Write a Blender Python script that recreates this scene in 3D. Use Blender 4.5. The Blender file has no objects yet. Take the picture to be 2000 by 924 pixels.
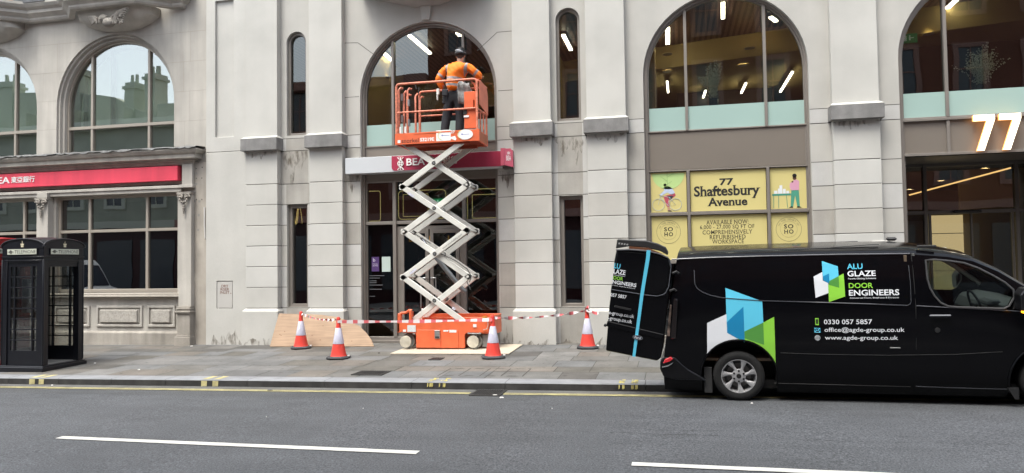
import bpy, bmesh, math, random
from math import sin, cos, pi, radians, sqrt, atan2
from mathutils import Vector, Matrix
from mathutils.geometry import tessellate_polygon
random.seed(7)
SC = bpy.context.scene
COL = SC.collection

# ------------------------------------------------------------------ camera
cam_d = bpy.data.cameras.new('camera'); cam = bpy.data.objects.new('camera', cam_d); COL.objects.link(cam)
YAW, PITCH, ROLL = 0.2181649, 0.0371396, -0.0145141
fw = Vector((-sin(YAW)*cos(PITCH), cos(YAW)*cos(PITCH), sin(PITCH)))
rt = Vector((cos(YAW), sin(YAW), 0)); up = rt.cross(fw)
r2 = rt*cos(ROLL)+up*sin(ROLL); u2 = up*cos(ROLL)-rt*sin(ROLL)
m = Matrix((r2, u2, -fw)).transposed().to_4x4()
m.translation = Vector((0, -14.2877, 1.6456))
cam.matrix_world = m
cam_d.sensor_width = 36; cam_d.lens = 36*1420.2/2000; cam_d.clip_start = .05; cam_d.clip_end = 1500
SC.camera = cam

# ------------------------------------------------------------------ world, sun, exposure
SUN_EL, SUN_AZ = radians(66), radians(205)      # azimuth clockwise from +Y
W = bpy.data.worlds.new('World'); SC.world = W; W.use_nodes = True
nt = W.node_tree; nt.nodes.clear()
sky = nt.nodes.new('ShaderNodeTexSky'); sky.sky_type = 'NISHITA'; sky.sun_disc = False
sky.sun_elevation = SUN_EL; sky.sun_rotation = SUN_AZ; sky.altitude = 50
sky.air_density = 1.0; sky.dust_density = 4.0; sky.ozone_density = 1.0
hsv = nt.nodes.new('ShaderNodeHueSaturation'); hsv.inputs['Saturation'].default_value = .55
bg = nt.nodes.new('ShaderNodeBackground'); bg.inputs[1].default_value = .15
wo = nt.nodes.new('ShaderNodeOutputWorld')
nt.links.new(sky.outputs[0], hsv.inputs['Color']); wb = nt.nodes.new('ShaderNodeVectorMath'); wb.operation = 'MULTIPLY'; wb.inputs[1].default_value = (.99, 1.015, .985)
nt.links.new(hsv.outputs[0], wb.inputs[0]); nt.links.new(wb.outputs[0], bg.inputs[0]); nt.links.new(bg.outputs[0], wo.inputs[0])
sl = bpy.data.lights.new('sun', 'SUN'); sl.energy = 1.0; sl.angle = radians(22); sl.color = (1, .985, .915)
so = bpy.data.objects.new('sun', sl); COL.objects.link(so)
sd = Vector((sin(SUN_AZ)*cos(SUN_EL), cos(SUN_AZ)*cos(SUN_EL), sin(SUN_EL)))
so.rotation_euler = sd.to_track_quat('Z', 'Y').to_euler()
SC.view_settings.view_transform = 'Standard'; SC.view_settings.look = 'None'
SC.view_settings.exposure = 1.66; SC.view_settings.gamma = 1.0
SC.render.engine = 'CYCLES'
SC.cycles.max_bounces = 8; SC.cycles.transparent_max_bounces = 16; SC.cycles.use_denoising = True
SC.cycles.sample_clamp_indirect = 6

# ------------------------------------------------------------------ materials
def lin(c):
    f = lambda v: (v/12.92 if v <= .04045 else ((v+.055)/1.055)**2.4)
    return tuple(f(v/255.) for v in c)+(1,)
MATS = {}
def P(name, col, rough=.6, metal=0., var=.0, scale=4., bump=0., bscale=60., coat=0., spec=.5, streak=0., speck=0., speckscale=300., dirt=0., ior=None):
    """procedural surface: base colour with soft noise, vertical streaks, fine speckles, blotchy wear and bump"""
    if name in MATS: return MATS[name]
    M = bpy.data.materials.new(name); M.use_nodes = True; MATS[name] = M
    n = M.node_tree.nodes; l = M.node_tree.links; b = n['Principled BSDF']
    c = lin(col) if max(col) > 1.01 else tuple(col)+(1,)
    b.inputs['Roughness'].default_value = rough; b.inputs['Metallic'].default_value = metal
    b.inputs['Specular IOR Level'].default_value = spec; b.inputs['Coat Weight'].default_value = coat
    b.inputs['Coat Roughness'].default_value = .04
    b.inputs['Base Color'].default_value = c
    tc = n.new('ShaderNodeTexCoord'); out = None
    def mul(prev, fac_socket, lo, hi):
        mr = n.new('ShaderNodeMapRange'); mr.inputs[1].default_value = .3; mr.inputs[2].default_value = .7
        mr.inputs[3].default_value = lo; mr.inputs[4].default_value = hi
        l.new(fac_socket, mr.inputs[0])
        vm = n.new('ShaderNodeVectorMath'); vm.operation = 'SCALE'
        if prev is None: vm.inputs[0].default_value = c[:3]
        else: l.new(prev, vm.inputs[0])
        l.new(mr.outputs[0], vm.inputs['Scale']); return vm.outputs[0]
    def noise(s, d=4, vec=None):
        t = n.new('ShaderNodeTexNoise'); t.inputs['Scale'].default_value = s; t.inputs['Detail'].default_value = d
        l.new(vec or tc.outputs['Object'], t.inputs['Vector']); return t.outputs[0]
    if var: out = mul(out, noise(scale), 1-var, 1+var)
    if streak:
        mp = n.new('ShaderNodeMapping'); mp.inputs['Scale'].default_value = (3.2, 3.2, .30); l.new(tc.outputs['Object'], mp.inputs[0])
        out = mul(out, noise(1.6, 5, mp.outputs[0]), 1-streak, 1+streak*.6)
    if dirt: 
        out = mul(out, noise(scale*.45, 8), 1-dirt, 1+dirt*.3)
    if speck: out = mul(out, noise(speckscale, 2), 1-speck, 1+speck)
    if out: l.new(out, b.inputs['Base Color'])
    if bump:
        bp = n.new('ShaderNodeBump'); bp.inputs['Strength'].default_value = min(1, bump); bp.inputs['Distance'].default_value = .01
        l.new(noise(bscale, 5), bp.inputs['Height']); l.new(bp.outputs[0], b.inputs['Normal'])
    if not var and not metal:
        rm = n.new('ShaderNodeMapRange'); rm.inputs[3].default_value = max(.02, rough-.05); rm.inputs[4].default_value = min(1, rough+.07)
        l.new(noise(7), rm.inputs[0]); l.new(rm.outputs[0], b.inputs['Roughness'])
    return M
def EM(name, col, s):
    if name in MATS: return MATS[name]
    M = bpy.data.materials.new(name); M.use_nodes = True; MATS[name] = M
    b = M.node_tree.nodes['Principled BSDF']; b.inputs['Base Color'].default_value = lin(col)
    b.inputs['Emission Color'].default_value = lin(col); b.inputs['Emission Strength'].default_value = s
    return M
def GLASS(name, tint=(.75, .8, .78), boost=1.6, add=.03, rough=.0):
    if name in MATS: return MATS[name]
    M = bpy.data.materials.new(name); M.use_nodes = True; MATS[name] = M
    n = M.node_tree.nodes; l = M.node_tree.links; n.remove(n['Principled BSDF'])
    tr = n.new('ShaderNodeBsdfTransparent'); tr.inputs[0].default_value = tint+(1,)
    gl = n.new('ShaderNodeBsdfGlossy'); gl.inputs['Roughness'].default_value = rough
    fr = n.new('ShaderNodeFresnel'); ge = n.new('ShaderNodeNewGeometry'); im = n.new('ShaderNodeMapRange')
    im.inputs[3].default_value = 1.5; im.inputs[4].default_value = 1/1.5; l.new(ge.outputs['Backfacing'], im.inputs[0]); l.new(im.outputs[0], fr.inputs[0])
    tx = n.new('ShaderNodeTexCoord'); no = n.new('ShaderNodeTexNoise'); no.inputs['Scale'].default_value = .9; no.inputs['Detail'].default_value = 1
    bu = n.new('ShaderNodeBump'); bu.inputs['Strength'].default_value = .12; bu.inputs['Distance'].default_value = .02
    l.new(tx.outputs['Object'], no.inputs[0]); l.new(no.outputs[0], bu.inputs['Height']); l.new(bu.outputs[0], gl.inputs['Normal'])
    ma = n.new('ShaderNodeMath'); ma.operation = 'MULTIPLY_ADD'; ma.inputs[1].default_value = boost; ma.inputs[2].default_value = add; ma.use_clamp = True
    mx = n.new('ShaderNodeMixShader')
    l.new(fr.outputs[0], ma.inputs[0]); l.new(ma.outputs[0], mx.inputs[0]); l.new(tr.outputs[0], mx.inputs[1]); l.new(gl.outputs[0], mx.inputs[2])
    l.new(mx.outputs[0], n['Material Output'].inputs[0]); return M

stone = P('portland_stone', (.452, .442, .412), .85, var=.09, scale=1.1, bump=.12, bscale=90, streak=.018, speck=.05, speckscale=120)
stone_b = P('portland_stone_paler', (.485, .477, .450), .85, var=.06, scale=1.3, bump=.12, bscale=90, streak=.02, speck=.05, speckscale=120)
stone_c = P('portland_stone_creamier', (.415, .400, .368), .85, var=.08, scale=1.4, bump=.12, bscale=90, streak=.03, speck=.05, speckscale=120)
stone2 = P('portland_stone_recess', (.415, .402, .372), .85, var=.07, scale=1.6, bump=.12, bscale=90, streak=.03, speck=.05, speckscale=120)
stone2_b = P('recess_stone_paler', (.445, .438, .422), .85, var=.07, scale=1.6, bump=.12, bscale=90, streak=.04, speck=.05, speckscale=120)
stone2_c = P('recess_stone_stained', (.345, .328, .298), .88, var=.13, scale=1.9, bump=.15, bscale=90, streak=.10, dirt=.10, speck=.05, speckscale=120)
stone_old = P('weathered_stone', (.425, .40, .36), .9, var=.13, scale=1.1, bump=.3, bscale=70, streak=.14, dirt=.12, speck=.06, speckscale=90)
stone_base = P('grimy_base_stone', (.35, .32, .28), .92, var=.16, scale=1.8, bump=.35, bscale=60, streak=.22, dirt=.25, speck=.08, speckscale=80)
stone_cap = P('grey_block_stone', (.215, .21, .205), .92, var=.16, scale=5., bump=.3, bscale=60, streak=.12, dirt=.2, speck=.10, speckscale=70)
stone_rough = P('vermiculated_stone', (.36, .335, .30), .95, var=.2, scale=25., bump=1., bscale=38)
joint = P('mortar_joint', (.085, .08, .072), .95)
lead = P('lead_flashing', (.10, .10, .105), .6, var=.3, scale=9, dirt=.4)
bronze = P('bronze_frame', (.235, .212, .19), .42, metal=.35, var=.05, scale=2)
bronze_panel = P('bronze_panel', (.215, .188, .160), .40, metal=.3, var=.05, scale=.7)
bronze_dark = P('dark_bronze_frame', (.10, .09, .08), .45, metal=.3)
frame_light = P('champagne_frame', (.36, .32, .27), .45, metal=.3)
glass = GLASS('window_glass', (.60, .64, .62), 1.5, .035)
glass_dark = GLASS('dark_window_glass', (.42, .46, .46), 1.8, .035)
glass_refl = GLASS('reflective_window_glass', (.70, .75, .71), 2.0, .20)
frost = P('frosted_mint_glass', (.31, .43, .395), .28, var=.03, scale=1.)
interior_dark = P('interior_dark', (.035, .028, .027), .8)
interior_brown = P('slatted_brown_ceiling', (.10, .060, .045), .7)
ochre = P('ochre_interior_paint', (.46, .345, .14), .7, var=.05, scale=1)
red_sign = P('red_sign_panel', (.62, .035, .065), .35, var=.05, scale=2)
white_paint = P('white_sign_panel', (.50, .52, .54), .35, var=.02)
white_letter = P('white_letters', (.82, .80, .78), .4)
black_letter = P('black_letters', (.012, .012, .012), .6)
poster_y = P('yellow_vinyl', (.56, .485, .205), .32, var=.03, scale=.8)

# ------------------------------------------------------------------ mesh building
class B:
    def __init__(s): s.v = []; s.f = []; s.mi = []; s.M = None; s.cm = 0
    def add(s, vs, fs, mi=None):
        o = len(s.v)
        for p in vs:
            p = Vector(p)
            if s.M is not None: p = s.M @ p
            s.v.append(tuple(p))
        for f in fs: s.f.append(tuple(i+o for i in f)); s.mi.append(s.cm if mi is None else mi)
        return s
    def box(s, x0, x1, y0, y1, z0, z1, mi=None):
        vs = [(x, y, z) for z in (z0, z1) for y in (y0, y1) for x in (x0, x1)]
        return s.add(vs, [(0, 2, 3, 1), (4, 5, 7, 6), (0, 1, 5, 4), (2, 6, 7, 3), (0, 4, 6, 2), (1, 3, 7, 5)], mi)
    def frustum(s, a, b, z0, z1, mi=None):   # a,b = (x0,x1,y0,y1) at z0 and z1
        vs = [(a[0], a[2], z0), (a[1], a[2], z0), (a[1], a[3], z0), (a[0], a[3], z0), (b[0], b[2], z1), (b[1], b[2], z1), (b[1], b[3], z1), (b[0], b[3], z1)]
        return s.add(vs, [(3, 2, 1, 0), (4, 5, 6, 7), (0, 1, 5, 4), (1, 2, 6, 5), (2, 3, 7, 6), (3, 0, 4, 7)], mi)
    def prism(s, loops, y0, y1, fn=None, mi=None, caps=True):
        """loops of (x,z), outer first, holes after; extruded from y0 to y1. fn(x,y,z)->3D"""
        fn = fn or (lambda x, y, z: (x, y, z))
        flat = [p for L in loops for p in L]; n = len(flat)
        tris = tessellate_polygon([[Vector((a, b, 0)) for a, b in L] for L in loops])
        vs = [fn(a, y0, b) for a, b in flat]+[fn(a, y1, b) for a, b in flat]
        fs = []
        for t in tris:
            a, b, c = [flat[i] for i in t]
            ar = (b[0]-a[0])*(c[1]-a[1])-(b[1]-a[1])*(c[0]-a[0])
            if abs(ar) < 1e-10: continue
            t = t if ar > 0 else t[::-1]
            if caps: fs.append(tuple(t)); fs.append(tuple(i+n for i in t[::-1]))
        o = 0
        for L in loops:
            k = len(L); area = sum(L[i][0]*L[(i+1) % k][1]-L[(i+1) % k][0]*L[i][1] for i in range(k))
            hole = L is not loops[0]
            for i in range(k):
                j = (i+1) % k; q = (o+i, o+i+n, o+j+n, o+j)
                if (area > 0) == hole: q = q[::-1]
                fs.append(q)
            o += k
        return s.add(vs, fs, mi)
    def sheet(s, loops, fn, mi=None):
        flat = [p for L in loops for p in L]
        fs = []
        for t in tessellate_polygon([[Vector((a, b, 0)) for a, b in L] for L in loops]):
            a, b, c = [flat[i] for i in t]
            ar = (b[0]-a[0])*(c[1]-a[1])-(b[1]-a[1])*(c[0]-a[0])
            if abs(ar) > 1e-12: fs.append(tuple(t) if ar > 0 else tuple(t[::-1]))
        return s.add([fn(*p) for p in flat], fs, mi)
    def tube(s, pts, r, n=8, closed=False, caps=True, mi=None):
        pts = [Vector(p) for p in pts]; k = len(pts); rs = r if isinstance(r, (list, tuple)) else [r]*k
        T = []
        for i in range(k):
            a = pts[(i-1) % k] if (closed or i > 0) else pts[i]; b = pts[(i+1) % k] if (closed or i < k-1) else pts[i]
            T.append((b-a).normalized())
        ref = Vector((0, 0, 1)) if abs(T[0].z) < .9 else Vector((1, 0, 0))
        N = (ref-T[0]*ref.dot(T[0])).normalized(); vs = []
        for i in range(k):
            N = (N-T[i]*N.dot(T[i])).normalized(); Bn = T[i].cross(N)
            for j in range(n):
                a = 2*pi*j/n; vs.append(pts[i]+(N*cos(a)+Bn*sin(a))*rs[i])
        fs = []
        for i in range(k if closed else k-1):
            for j in range(n):
                a = i*n+j; b = i*n+(j+1) % n; c = ((i+1) % k)*n+(j+1) % n; d = ((i+1) % k)*n+j
                fs.append((a, b, c, d))
        if caps and not closed: fs += [tuple(range(n))[::-1], tuple((k-1)*n+j for j in range(n))]
        return s.add(vs, fs, mi)
    def lathe(s, prof, c=(0, 0, 0), axis='z', n=24, mi=None, sx=1, sy=1):
        """prof = [(r,h)...]"""
        vs = []; c = Vector(c)
        for r, h in prof:
            for j in range(n):
                a = 2*pi*j/n; p = (r*cos(a)*sx, r*sin(a)*sy, h)
                if axis == 'y': p = (p[0], p[2], -p[1])
                if axis == 'x': p = (p[2], p[0], p[1])
                vs.append(c+Vector(p))
        fs = []
        for i in range(len(prof)-1):
            for j in range(n): fs.append((i*n+j, i*n+(j+1) % n, (i+1)*n+(j+1) % n, (i+1)*n+j))
        if prof[0][0] > 1e-5: fs.append(tuple(range(n))[::-1])
        if prof[-1][0] > 1e-5: fs.append(tuple((len(prof)-1)*n+j for j in range(n)))
        return s.add(vs, fs, mi)
    def ball(s, c, r, n=12, m=8, mi=None):
        rx, ry, rz = r if isinstance(r, (tuple, list)) else (r, r, r)
        vs = []; fs = []
        for i in range(m+1):
            t = pi*i/m
            for j in range(n): vs.append((c[0]+rx*sin(t)*cos(2*pi*j/n), c[1]+ry*sin(t)*sin(2*pi*j/n), c[2]-rz*cos(t)))
        for i in range(m):
            for j in range(n): fs.append((i*n+j, i*n+(j+1) % n, (i+1)*n+(j+1) % n, (i+1)*n+j))
        return s.add(vs, fs, mi)
    def text(s, body, x0, x1, z0, z1, fn, off=0., depth=.0, slab=0., mi=None, space=1., fit='xz', shear=0, cuts=()):
        """writing fitted to the box x0..x1, z0..z1 and laid on a surface through fn(x,z,out)"""
        cu = bpy.data.curves.new('t', 'FONT'); cu.body = body; cu.size = 1; cu.offset = off; cu.space_character = space; cu.align_x = 'CENTER'; cu.resolution_u = 3; cu.space_line = .82; cu.shear = shear
        ob = bpy.data.objects.new('t', cu); me = bpy.data.meshes.new_from_object(ob)
        bm = bmesh.new(); bm.from_mesh(me); bmesh.ops.remove_doubles(bm, verts=bm.verts, dist=1e-4)
        V = [(v.co.x, v.co.y) for v in bm.verts]; F = [[v.index for v in f.verts] for f in bm.faces]; extra = []
        if slab:
            ys = [v[1] for v in V]; cap = max(ys)
            for e in bm.edges:
                if len(e.link_faces) != 1: continue
                a, b = e.verts[0].co, e.verts[1].co
                if abs(a.y-b.y) < 1e-3 and .04 < abs(a.x-b.x) < .24:
                    fc = e.link_faces[0].calc_center_median(); upw = fc.y > a.y; y = a.y
                    xa, xb = min(a.x, b.x)-slab, max(a.x, b.x)+slab
                    extra.append((xa, xb, y, y+.045) if upw else (xa, xb, y-.045, y))
        bm.free()
        for (xa, xb, ya, yb) in extra:
            o = len(V); V += [(xa, ya), (xb, ya), (xb, yb), (xa, yb)]; F.append([o, o+1, o+2, o+3])
        bpy.data.objects.remove(ob); bpy.data.curves.remove(cu); bpy.data.meshes.remove(me)
        if not V: return s
        ax, bx = min(v[0] for v in V), max(v[0] for v in V); az, bz = min(v[1] for v in V), max(v[1] for v in V)
        if fit == 'z': w = (z1-z0)/(bz-az)*(bx-ax); xm = (x0+x1)/2; x0, x1 = xm-w/2, xm+w/2
        Q = [(x0+(v[0]-ax)/(bx-ax)*(x1-x0), z0+(v[1]-az)/(bz-az)*(z1-z0)) for v in V]
        if cuts:
            bm = bmesh.new(); bv = [bm.verts.new((q[0], q[1], 0)) for q in Q]
            for f in F:
                try: bm.faces.new([bv[i] for i in f])
                except ValueError: pass
            for zc in cuts:
                bmesh.ops.bisect_plane(bm, geom=bm.verts[:]+bm.edges[:]+bm.faces[:], plane_co=(0, zc, 0), plane_no=(0, 1, 0))
            bm.verts.index_update(); Q = [(v.co.x, v.co.y) for v in bm.verts]; F = [[v.index for v in f.verts] for f in bm.faces]; bm.free()
        FF = []
        for f in F:
            a = sum(Q[f[i]][0]*Q[f[(i+1) % len(f)]][1]-Q[f[(i+1) % len(f)]][0]*Q[f[i]][1] for i in range(len(f)))
            FF.append(f if a > 0 else f[::-1])
        if depth:
            n = len(Q); vs = [fn(x, z, depth) for x, z in Q]+[fn(x, z, 0) for x, z in Q]
            fs = list(FF); cnt = {}
            for f in FF:
                for i in range(len(f)): cnt[(f[i], f[(i+1) % len(f)])] = 1
            for (a, b) in list(cnt):
                if (b, a) not in cnt: fs.append((b, a, a+n, b+n)[::1])
            return s.add(vs, fs, mi)
        return s.add([fn(x, z, 0) for x, z in Q], FF, mi)
    def obj(s, name, mats, parent=None, bevel=0., smooth=0., label=None, seg=1, weld=False):
        me = bpy.data.meshes.new(name); me.from_pydata(s.v, [], s.f)
        if not isinstance(mats, (list, tuple)): mats = [mats]
        for mm in mats: me.materials.append(mm)
        if len(mats) > 1: me.polygons.foreach_set('material_index', s.mi)
        me.update()
        if weld:
            bm = bmesh.new(); bm.from_mesh(me); bmesh.ops.remove_doubles(bm, verts=bm.verts, dist=1e-5); bm.to_mesh(me); bm.free()
        if smooth:
            me.polygons.foreach_set('use_smooth', [True]*len(me.polygons)); me.set_sharp_from_angle(angle=radians(smooth))
        o = bpy.data.objects.new(name, me); COL.objects.link(o)
        if parent is not None: o.parent = parent
        if bevel:
            md = o.modifiers.new('bevel', 'BEVEL'); md.width = bevel; md.segments = seg; md.limit_method = 'ANGLE'; md.angle_limit = radians(35)
        if label: o['label'] = label
        return o
def thing(name, label, cat, group=None, loc=(0, 0, 0), rot=(0, 0, 0)):
    o = bpy.data.objects.new(name, None); COL.objects.link(o); o.location = loc; o.rotation_euler = rot
    o.empty_display_size = .2
    return tag(o, label, cat, group)
def tag(o, label, cat, group=None, kind=None):
    o['label'] = label; o['category'] = cat
    if group: o['group'] = group
    if kind: o['kind'] = kind
    return o
def struct(o, label=None):
    o['kind'] = 'structure'
    if label: o['label'] = label
    return o
def cut(o, cutter):
    cutter_o = cutter.obj('cutter', joint); md = o.modifiers.new('b', 'BOOLEAN'); md.operation = 'DIFFERENCE'; md.object = cutter_o; md.solver = 'EXACT'
    dg = bpy.context.evaluated_depsgraph_get(); me = bpy.data.meshes.new_from_object(o.evaluated_get(dg))
    o.modifiers.clear(); old = o.data; o.data = me; bpy.data.meshes.remove(old); bpy.data.objects.remove(cutter_o)
    return o
def grooved(b, loops, y0, y1, zs, pick=None, g=.006):
    """wall slab whose face is cut by horizontal joints; material 1 shows in the joints"""
    b.prism(loops, y0, y0+.010, caps=False)
    n0 = len(b.f); b.prism(loops, y0+.010, y1)
    for i in range(n0, len(b.f)):
        if all(abs(b.v[j][1]-(y0+.010)) < 1e-6 for j in b.f[i]): b.mi[i] = 1
    flat = [p for L in loops for p in L]; bm = bmesh.new(); vv = [bm.verts.new((p[0], p[1], 0)) for p in flat]
    for t in tessellate_polygon([[Vector((p[0], p[1], 0)) for p in L] for L in loops]):
        try: bm.faces.new([vv[i] for i in t])
        except ValueError: pass
    for z in zs:
        for zz in (z-g, z+g): bmesh.ops.bisect_plane(bm, geom=bm.verts[:]+bm.edges[:]+bm.faces[:], plane_co=(0, zz, 0), plane_no=(0, 1, 0))
    bm.verts.index_update(); fs = []
    for f in bm.faces:
        c = f.calc_center_median()
        if any(abs(c.y-z) < g for z in zs): continue
        q_ = [v.index for v in f.verts]; k = len(q_); a = sum(f.verts[i].co.x*f.verts[(i+1) % k].co.y-f.verts[(i+1) % k].co.x*f.verts[i].co.y for i in range(k))
        if abs(a) > 1e-10: fs.append((q_ if a > 0 else q_[::-1], c.x, c.y))
    n0 = len(b.f); b.add([(v.co.x, y0, v.co.y) for v in bm.verts], [f[0] for f in fs])
    if pick:
        for i, (f, x, z) in enumerate(fs): b.mi[n0+i] = pick(x, z)
    bm.free(); return b
def seam(b, pts, y, w=.012, mi=1):
    for (x0, z0), (x1, z1) in zip(pts, pts[1:]):
        d = Vector((x1-x0, z1-z0)).normalized(); n = Vector((-d.y, d.x))*w/2
        b.add([(x0-n.x, y, z0-n.y), (x1-n.x, y, z1-n.y), (x1+n.x, y, z1+n.y), (x0+n.x, y, z0+n.y)], [(0, 1, 2, 3)], mi)
def split_by(o, key=None):
    """one object per loose piece (or per group of pieces that share key(centre))"""
    me = o.data; bm = bmesh.new(); bm.from_mesh(me); bm.faces.ensure_lookup_table(); seen = set(); groups = {}
    for f in bm.faces:
        if f.index in seen: continue
        st = [f]; isl = []; seen.add(f.index)
        while st:
            g = st.pop(); isl.append(g.index)
            for v in g.verts:
                for h in v.link_faces:
                    if h.index not in seen: seen.add(h.index); st.append(h)
        c = Vector((0, 0, 0)); n = 0
        for i in isl:
            for v in bm.faces[i].verts: c += v.co; n += 1
        c /= n; k = key(c) if key else len(groups); groups.setdefault(k, set()).update(isl)
    bm.free(); out = []
    for k in sorted(groups):
        m2 = me.copy(); bm = bmesh.new(); bm.from_mesh(m2); bm.faces.ensure_lookup_table()
        bmesh.ops.delete(bm, geom=[f for f in bm.faces if f.index not in groups[k]], context='FACES'); bm.to_mesh(m2); bm.free()
        if not out: o.data = m2; out.append(o)
        else:
            c = o.copy(); c.data = m2; COL.objects.link(c); out.append(c)
    return out
def skin(name, verts, edges, radii, mat, parent=None, sub=2, extra=None):
    me = bpy.data.meshes.new(name); me.from_pydata(verts, edges, [])
    o = bpy.data.objects.new(name, me); COL.objects.link(o)
    md = o.modifiers.new('skin', 'SKIN'); md.use_smooth_shade = True; md.branch_smoothing = .5
    for i, r in enumerate(radii):
        r = r if isinstance(r, (tuple, list)) else (r, r)
        me.skin_vertices[0].data[i].radius = r
    me.skin_vertices[0].data[0].use_root = True
    ms = o.modifiers.new('sub', 'SUBSURF'); ms.levels = sub; ms.render_levels = sub
    dg = bpy.context.evaluated_depsgraph_get(); m2 = bpy.data.meshes.new_from_object(o.evaluated_get(dg))
    o.modifiers.clear(); o.data = m2; bpy.data.meshes.remove(me)
    m2.materials.clear(); m2.materials.append(mat); m2.polygons.foreach_set('use_smooth', [True]*len(m2.polygons))
    if parent is not None: o.parent = parent
    return o
def FY(y): return lambda x, z, d: (x, y-d, z)       # lay writing on a plane facing -Y
def rect(x0, x1, z0, z1): return [(x0, z0), (x1, z0), (x1, z1), (x0, z1)]
def arch(xc, hw, zb, zs, n=28, rz=None):
    rz = rz or hw
    return [(xc-hw, zb), (xc+hw, zb)]+[(xc+hw*cos(pi*i/n), zs+rz*sin(pi*i/n)) for i in range(n+1)]
def circ(xc, zc, r, n=24): return [(xc+r*cos(2*pi*i/n), zc+r*sin(2*pi*i/n)) for i in range(n)]
pav = lambda x, y: .0116*(x+5.9)+.0225*min(0, y)
road = lambda x, y: .0116*(x+5.9)-.2025
# ================================================================== THE STREET
asphalt = bpy.data.materials.new('asphalt'); asphalt.use_nodes = True
def _asphalt(M, base, amp=1.):
    n = M.node_tree.nodes; l = M.node_tree.links; b = n['Principled BSDF']; b.inputs['Roughness'].default_value = .78
    tc = n.new('ShaderNodeTexCoord')
    def noise(s, d=3): 
        t = n.new('ShaderNodeTexNoise'); t.inputs['Scale'].default_value = s; t.inputs['Detail'].default_value = d; l.new(tc.outputs['Object'], t.inputs[0]); return t.outputs[0]
    def mr(sk, a, c, lo, hi):
        t = n.new('ShaderNodeMapRange'); t.inputs[1].default_value = a; t.inputs[2].default_value = c; t.inputs[3].default_value = lo; t.inputs[4].default_value = hi; l.new(sk, t.inputs[0]); return t.outputs[0]
    def vor(s):
        t = n.new('ShaderNodeTexVoronoi'); t.inputs['Scale'].default_value = s; l.new(tc.outputs['Object'], t.inputs[0]); return t
    cur = None
    facs = [mr(noise(.35, 5), .3, .7, .88, 1.10), mr(noise(2.2, 6), .3, .7, .90, 1.10), mr(noise(55, 4), .32, .68, 1-.42*amp, 1+.45*amp), mr(noise(140, 2), .3, .7, 1-.30*amp, 1+.35*amp)]
    v = vor(30); facs.append(mr(v.outputs['Distance'], .0, .16, 1+.55*amp, 1.0))
    m2 = n.new('ShaderNodeMapping'); m2.inputs['Scale'].default_value = (.22, 2.4, 1); l.new(tc.outputs['Object'], m2.inputs[0])
    t = n.new('ShaderNodeTexNoise'); t.inputs['Scale'].default_value = 1.4; t.inputs['Detail'].default_value = 5; l.new(m2.outputs[0], t.inputs[0]); facs.append(mr(t.outputs[0], .3, .7, .90, 1.08))
    for f in facs:
        vm = n.new('ShaderNodeVectorMath'); vm.operation = 'SCALE'
        if cur is None: vm.inputs[0].default_value = base
        else: l.new(cur, vm.inputs[0])
        l.new(f, vm.inputs['Scale']); cur = vm.outputs[0]
    # random chips: only some voronoi cells are bright
    l.new(cur, b.inputs['Base Color'])
    bp = n.new('ShaderNodeBump'); bp.inputs['Strength'].default_value = .6; bp.inputs['Distance'].default_value = .008; l.new(noise(90, 4), bp.inputs['Height']); l.new(bp.outputs[0], b.inputs['Normal'])
_asphalt(asphalt, (.055, .058, .064), 1.35)
asphalt_edge = P('gutter_asphalt', (.10, .098, .094), .9, var=.2, scale=4, bump=.5, bscale=120, speck=.3, speckscale=150, dirt=.2)
def slope_sheet(b, x0, x1, y0, y1, zf, n=1):
    vs = []; fs = []
    for i in range(n+1):
        x = x0+(x1-x0)*i/n
        vs += [(x, y0, zf(x, y0)), (x, y1, zf(x, y1))]
    for i in range(n): fs.append((2*i, 2*i+2, 2*i+3, 2*i+1))
    return b.add(vs, fs)
b = B(); slope_sheet(b, -160, 160, -160, 160, lambda x, y: road(x, y)-.6); struct(b.obj('ground', asphalt), 'distant ground beyond the street')
b = B(); slope_sheet(b, -90, 80, -11.3, -4.1, road); struct(b.obj('road', asphalt), 'grey asphalt road')
b = B(); slope_sheet(b, -90, 80, -4.33, -4.1, lambda x, y: road(x, y)+.004); struct(b.obj('gutter', asphalt_edge), 'paler gutter strip along the kerb')
# pavement of sawn and riven flags
pm_ = bpy.data.materials.new('paving_flags'); pm_.use_nodes = True
n_ = pm_.node_tree.nodes; l_ = pm_.node_tree.links; pb = n_['Principled BSDF']; pb.inputs['Roughness'].default_value = .8
at = n_.new('ShaderNodeAttribute'); at.attribute_name = 'flag'
tc = n_.new('ShaderNodeTexCoord')
def nz(s, d): 
    t = n_.new('ShaderNodeTexNoise'); t.inputs['Scale'].default_value = s; t.inputs['Detail'].default_value = d; l_.new(tc.outputs['Object'], t.inputs[0]); return t.outputs[0]
def mr(sock, lo, hi, a=.3, c=.7):
    t = n_.new('ShaderNodeMapRange'); t.inputs[1].default_value = a; t.inputs[2].default_value = c; t.inputs[3].default_value = lo; t.inputs[4].default_value = hi; l_.new(sock, t.inputs[0]); return t.outputs[0]
cur = at.outputs['Color']
for s_, d_, lo, hi, a_, c_ in ((2.2, 6, .78, 1.16, .3, .7), (70, 2, .86, 1.12, .3, .7), (9, 8, .55, 1.0, .27, .40)):
    v_ = n_.new('ShaderNodeVectorMath'); v_.operation = 'SCALE'; l_.new(cur, v_.inputs[0]); l_.new(mr(nz(s_, d_), lo, hi, a_, c_), v_.inputs['Scale']); cur = v_.outputs[0]
l_.new(cur, pb.inputs['Base Color'])
bp_ = n_.new('ShaderNodeBump'); bp_.inputs['Strength'].default_value = .35; bp_.inputs['Distance'].default_value = .01; l_.new(nz(35, 6), bp_.inputs['Height']); l_.new(bp_.outputs[0], pb.inputs['Normal'])
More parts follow.
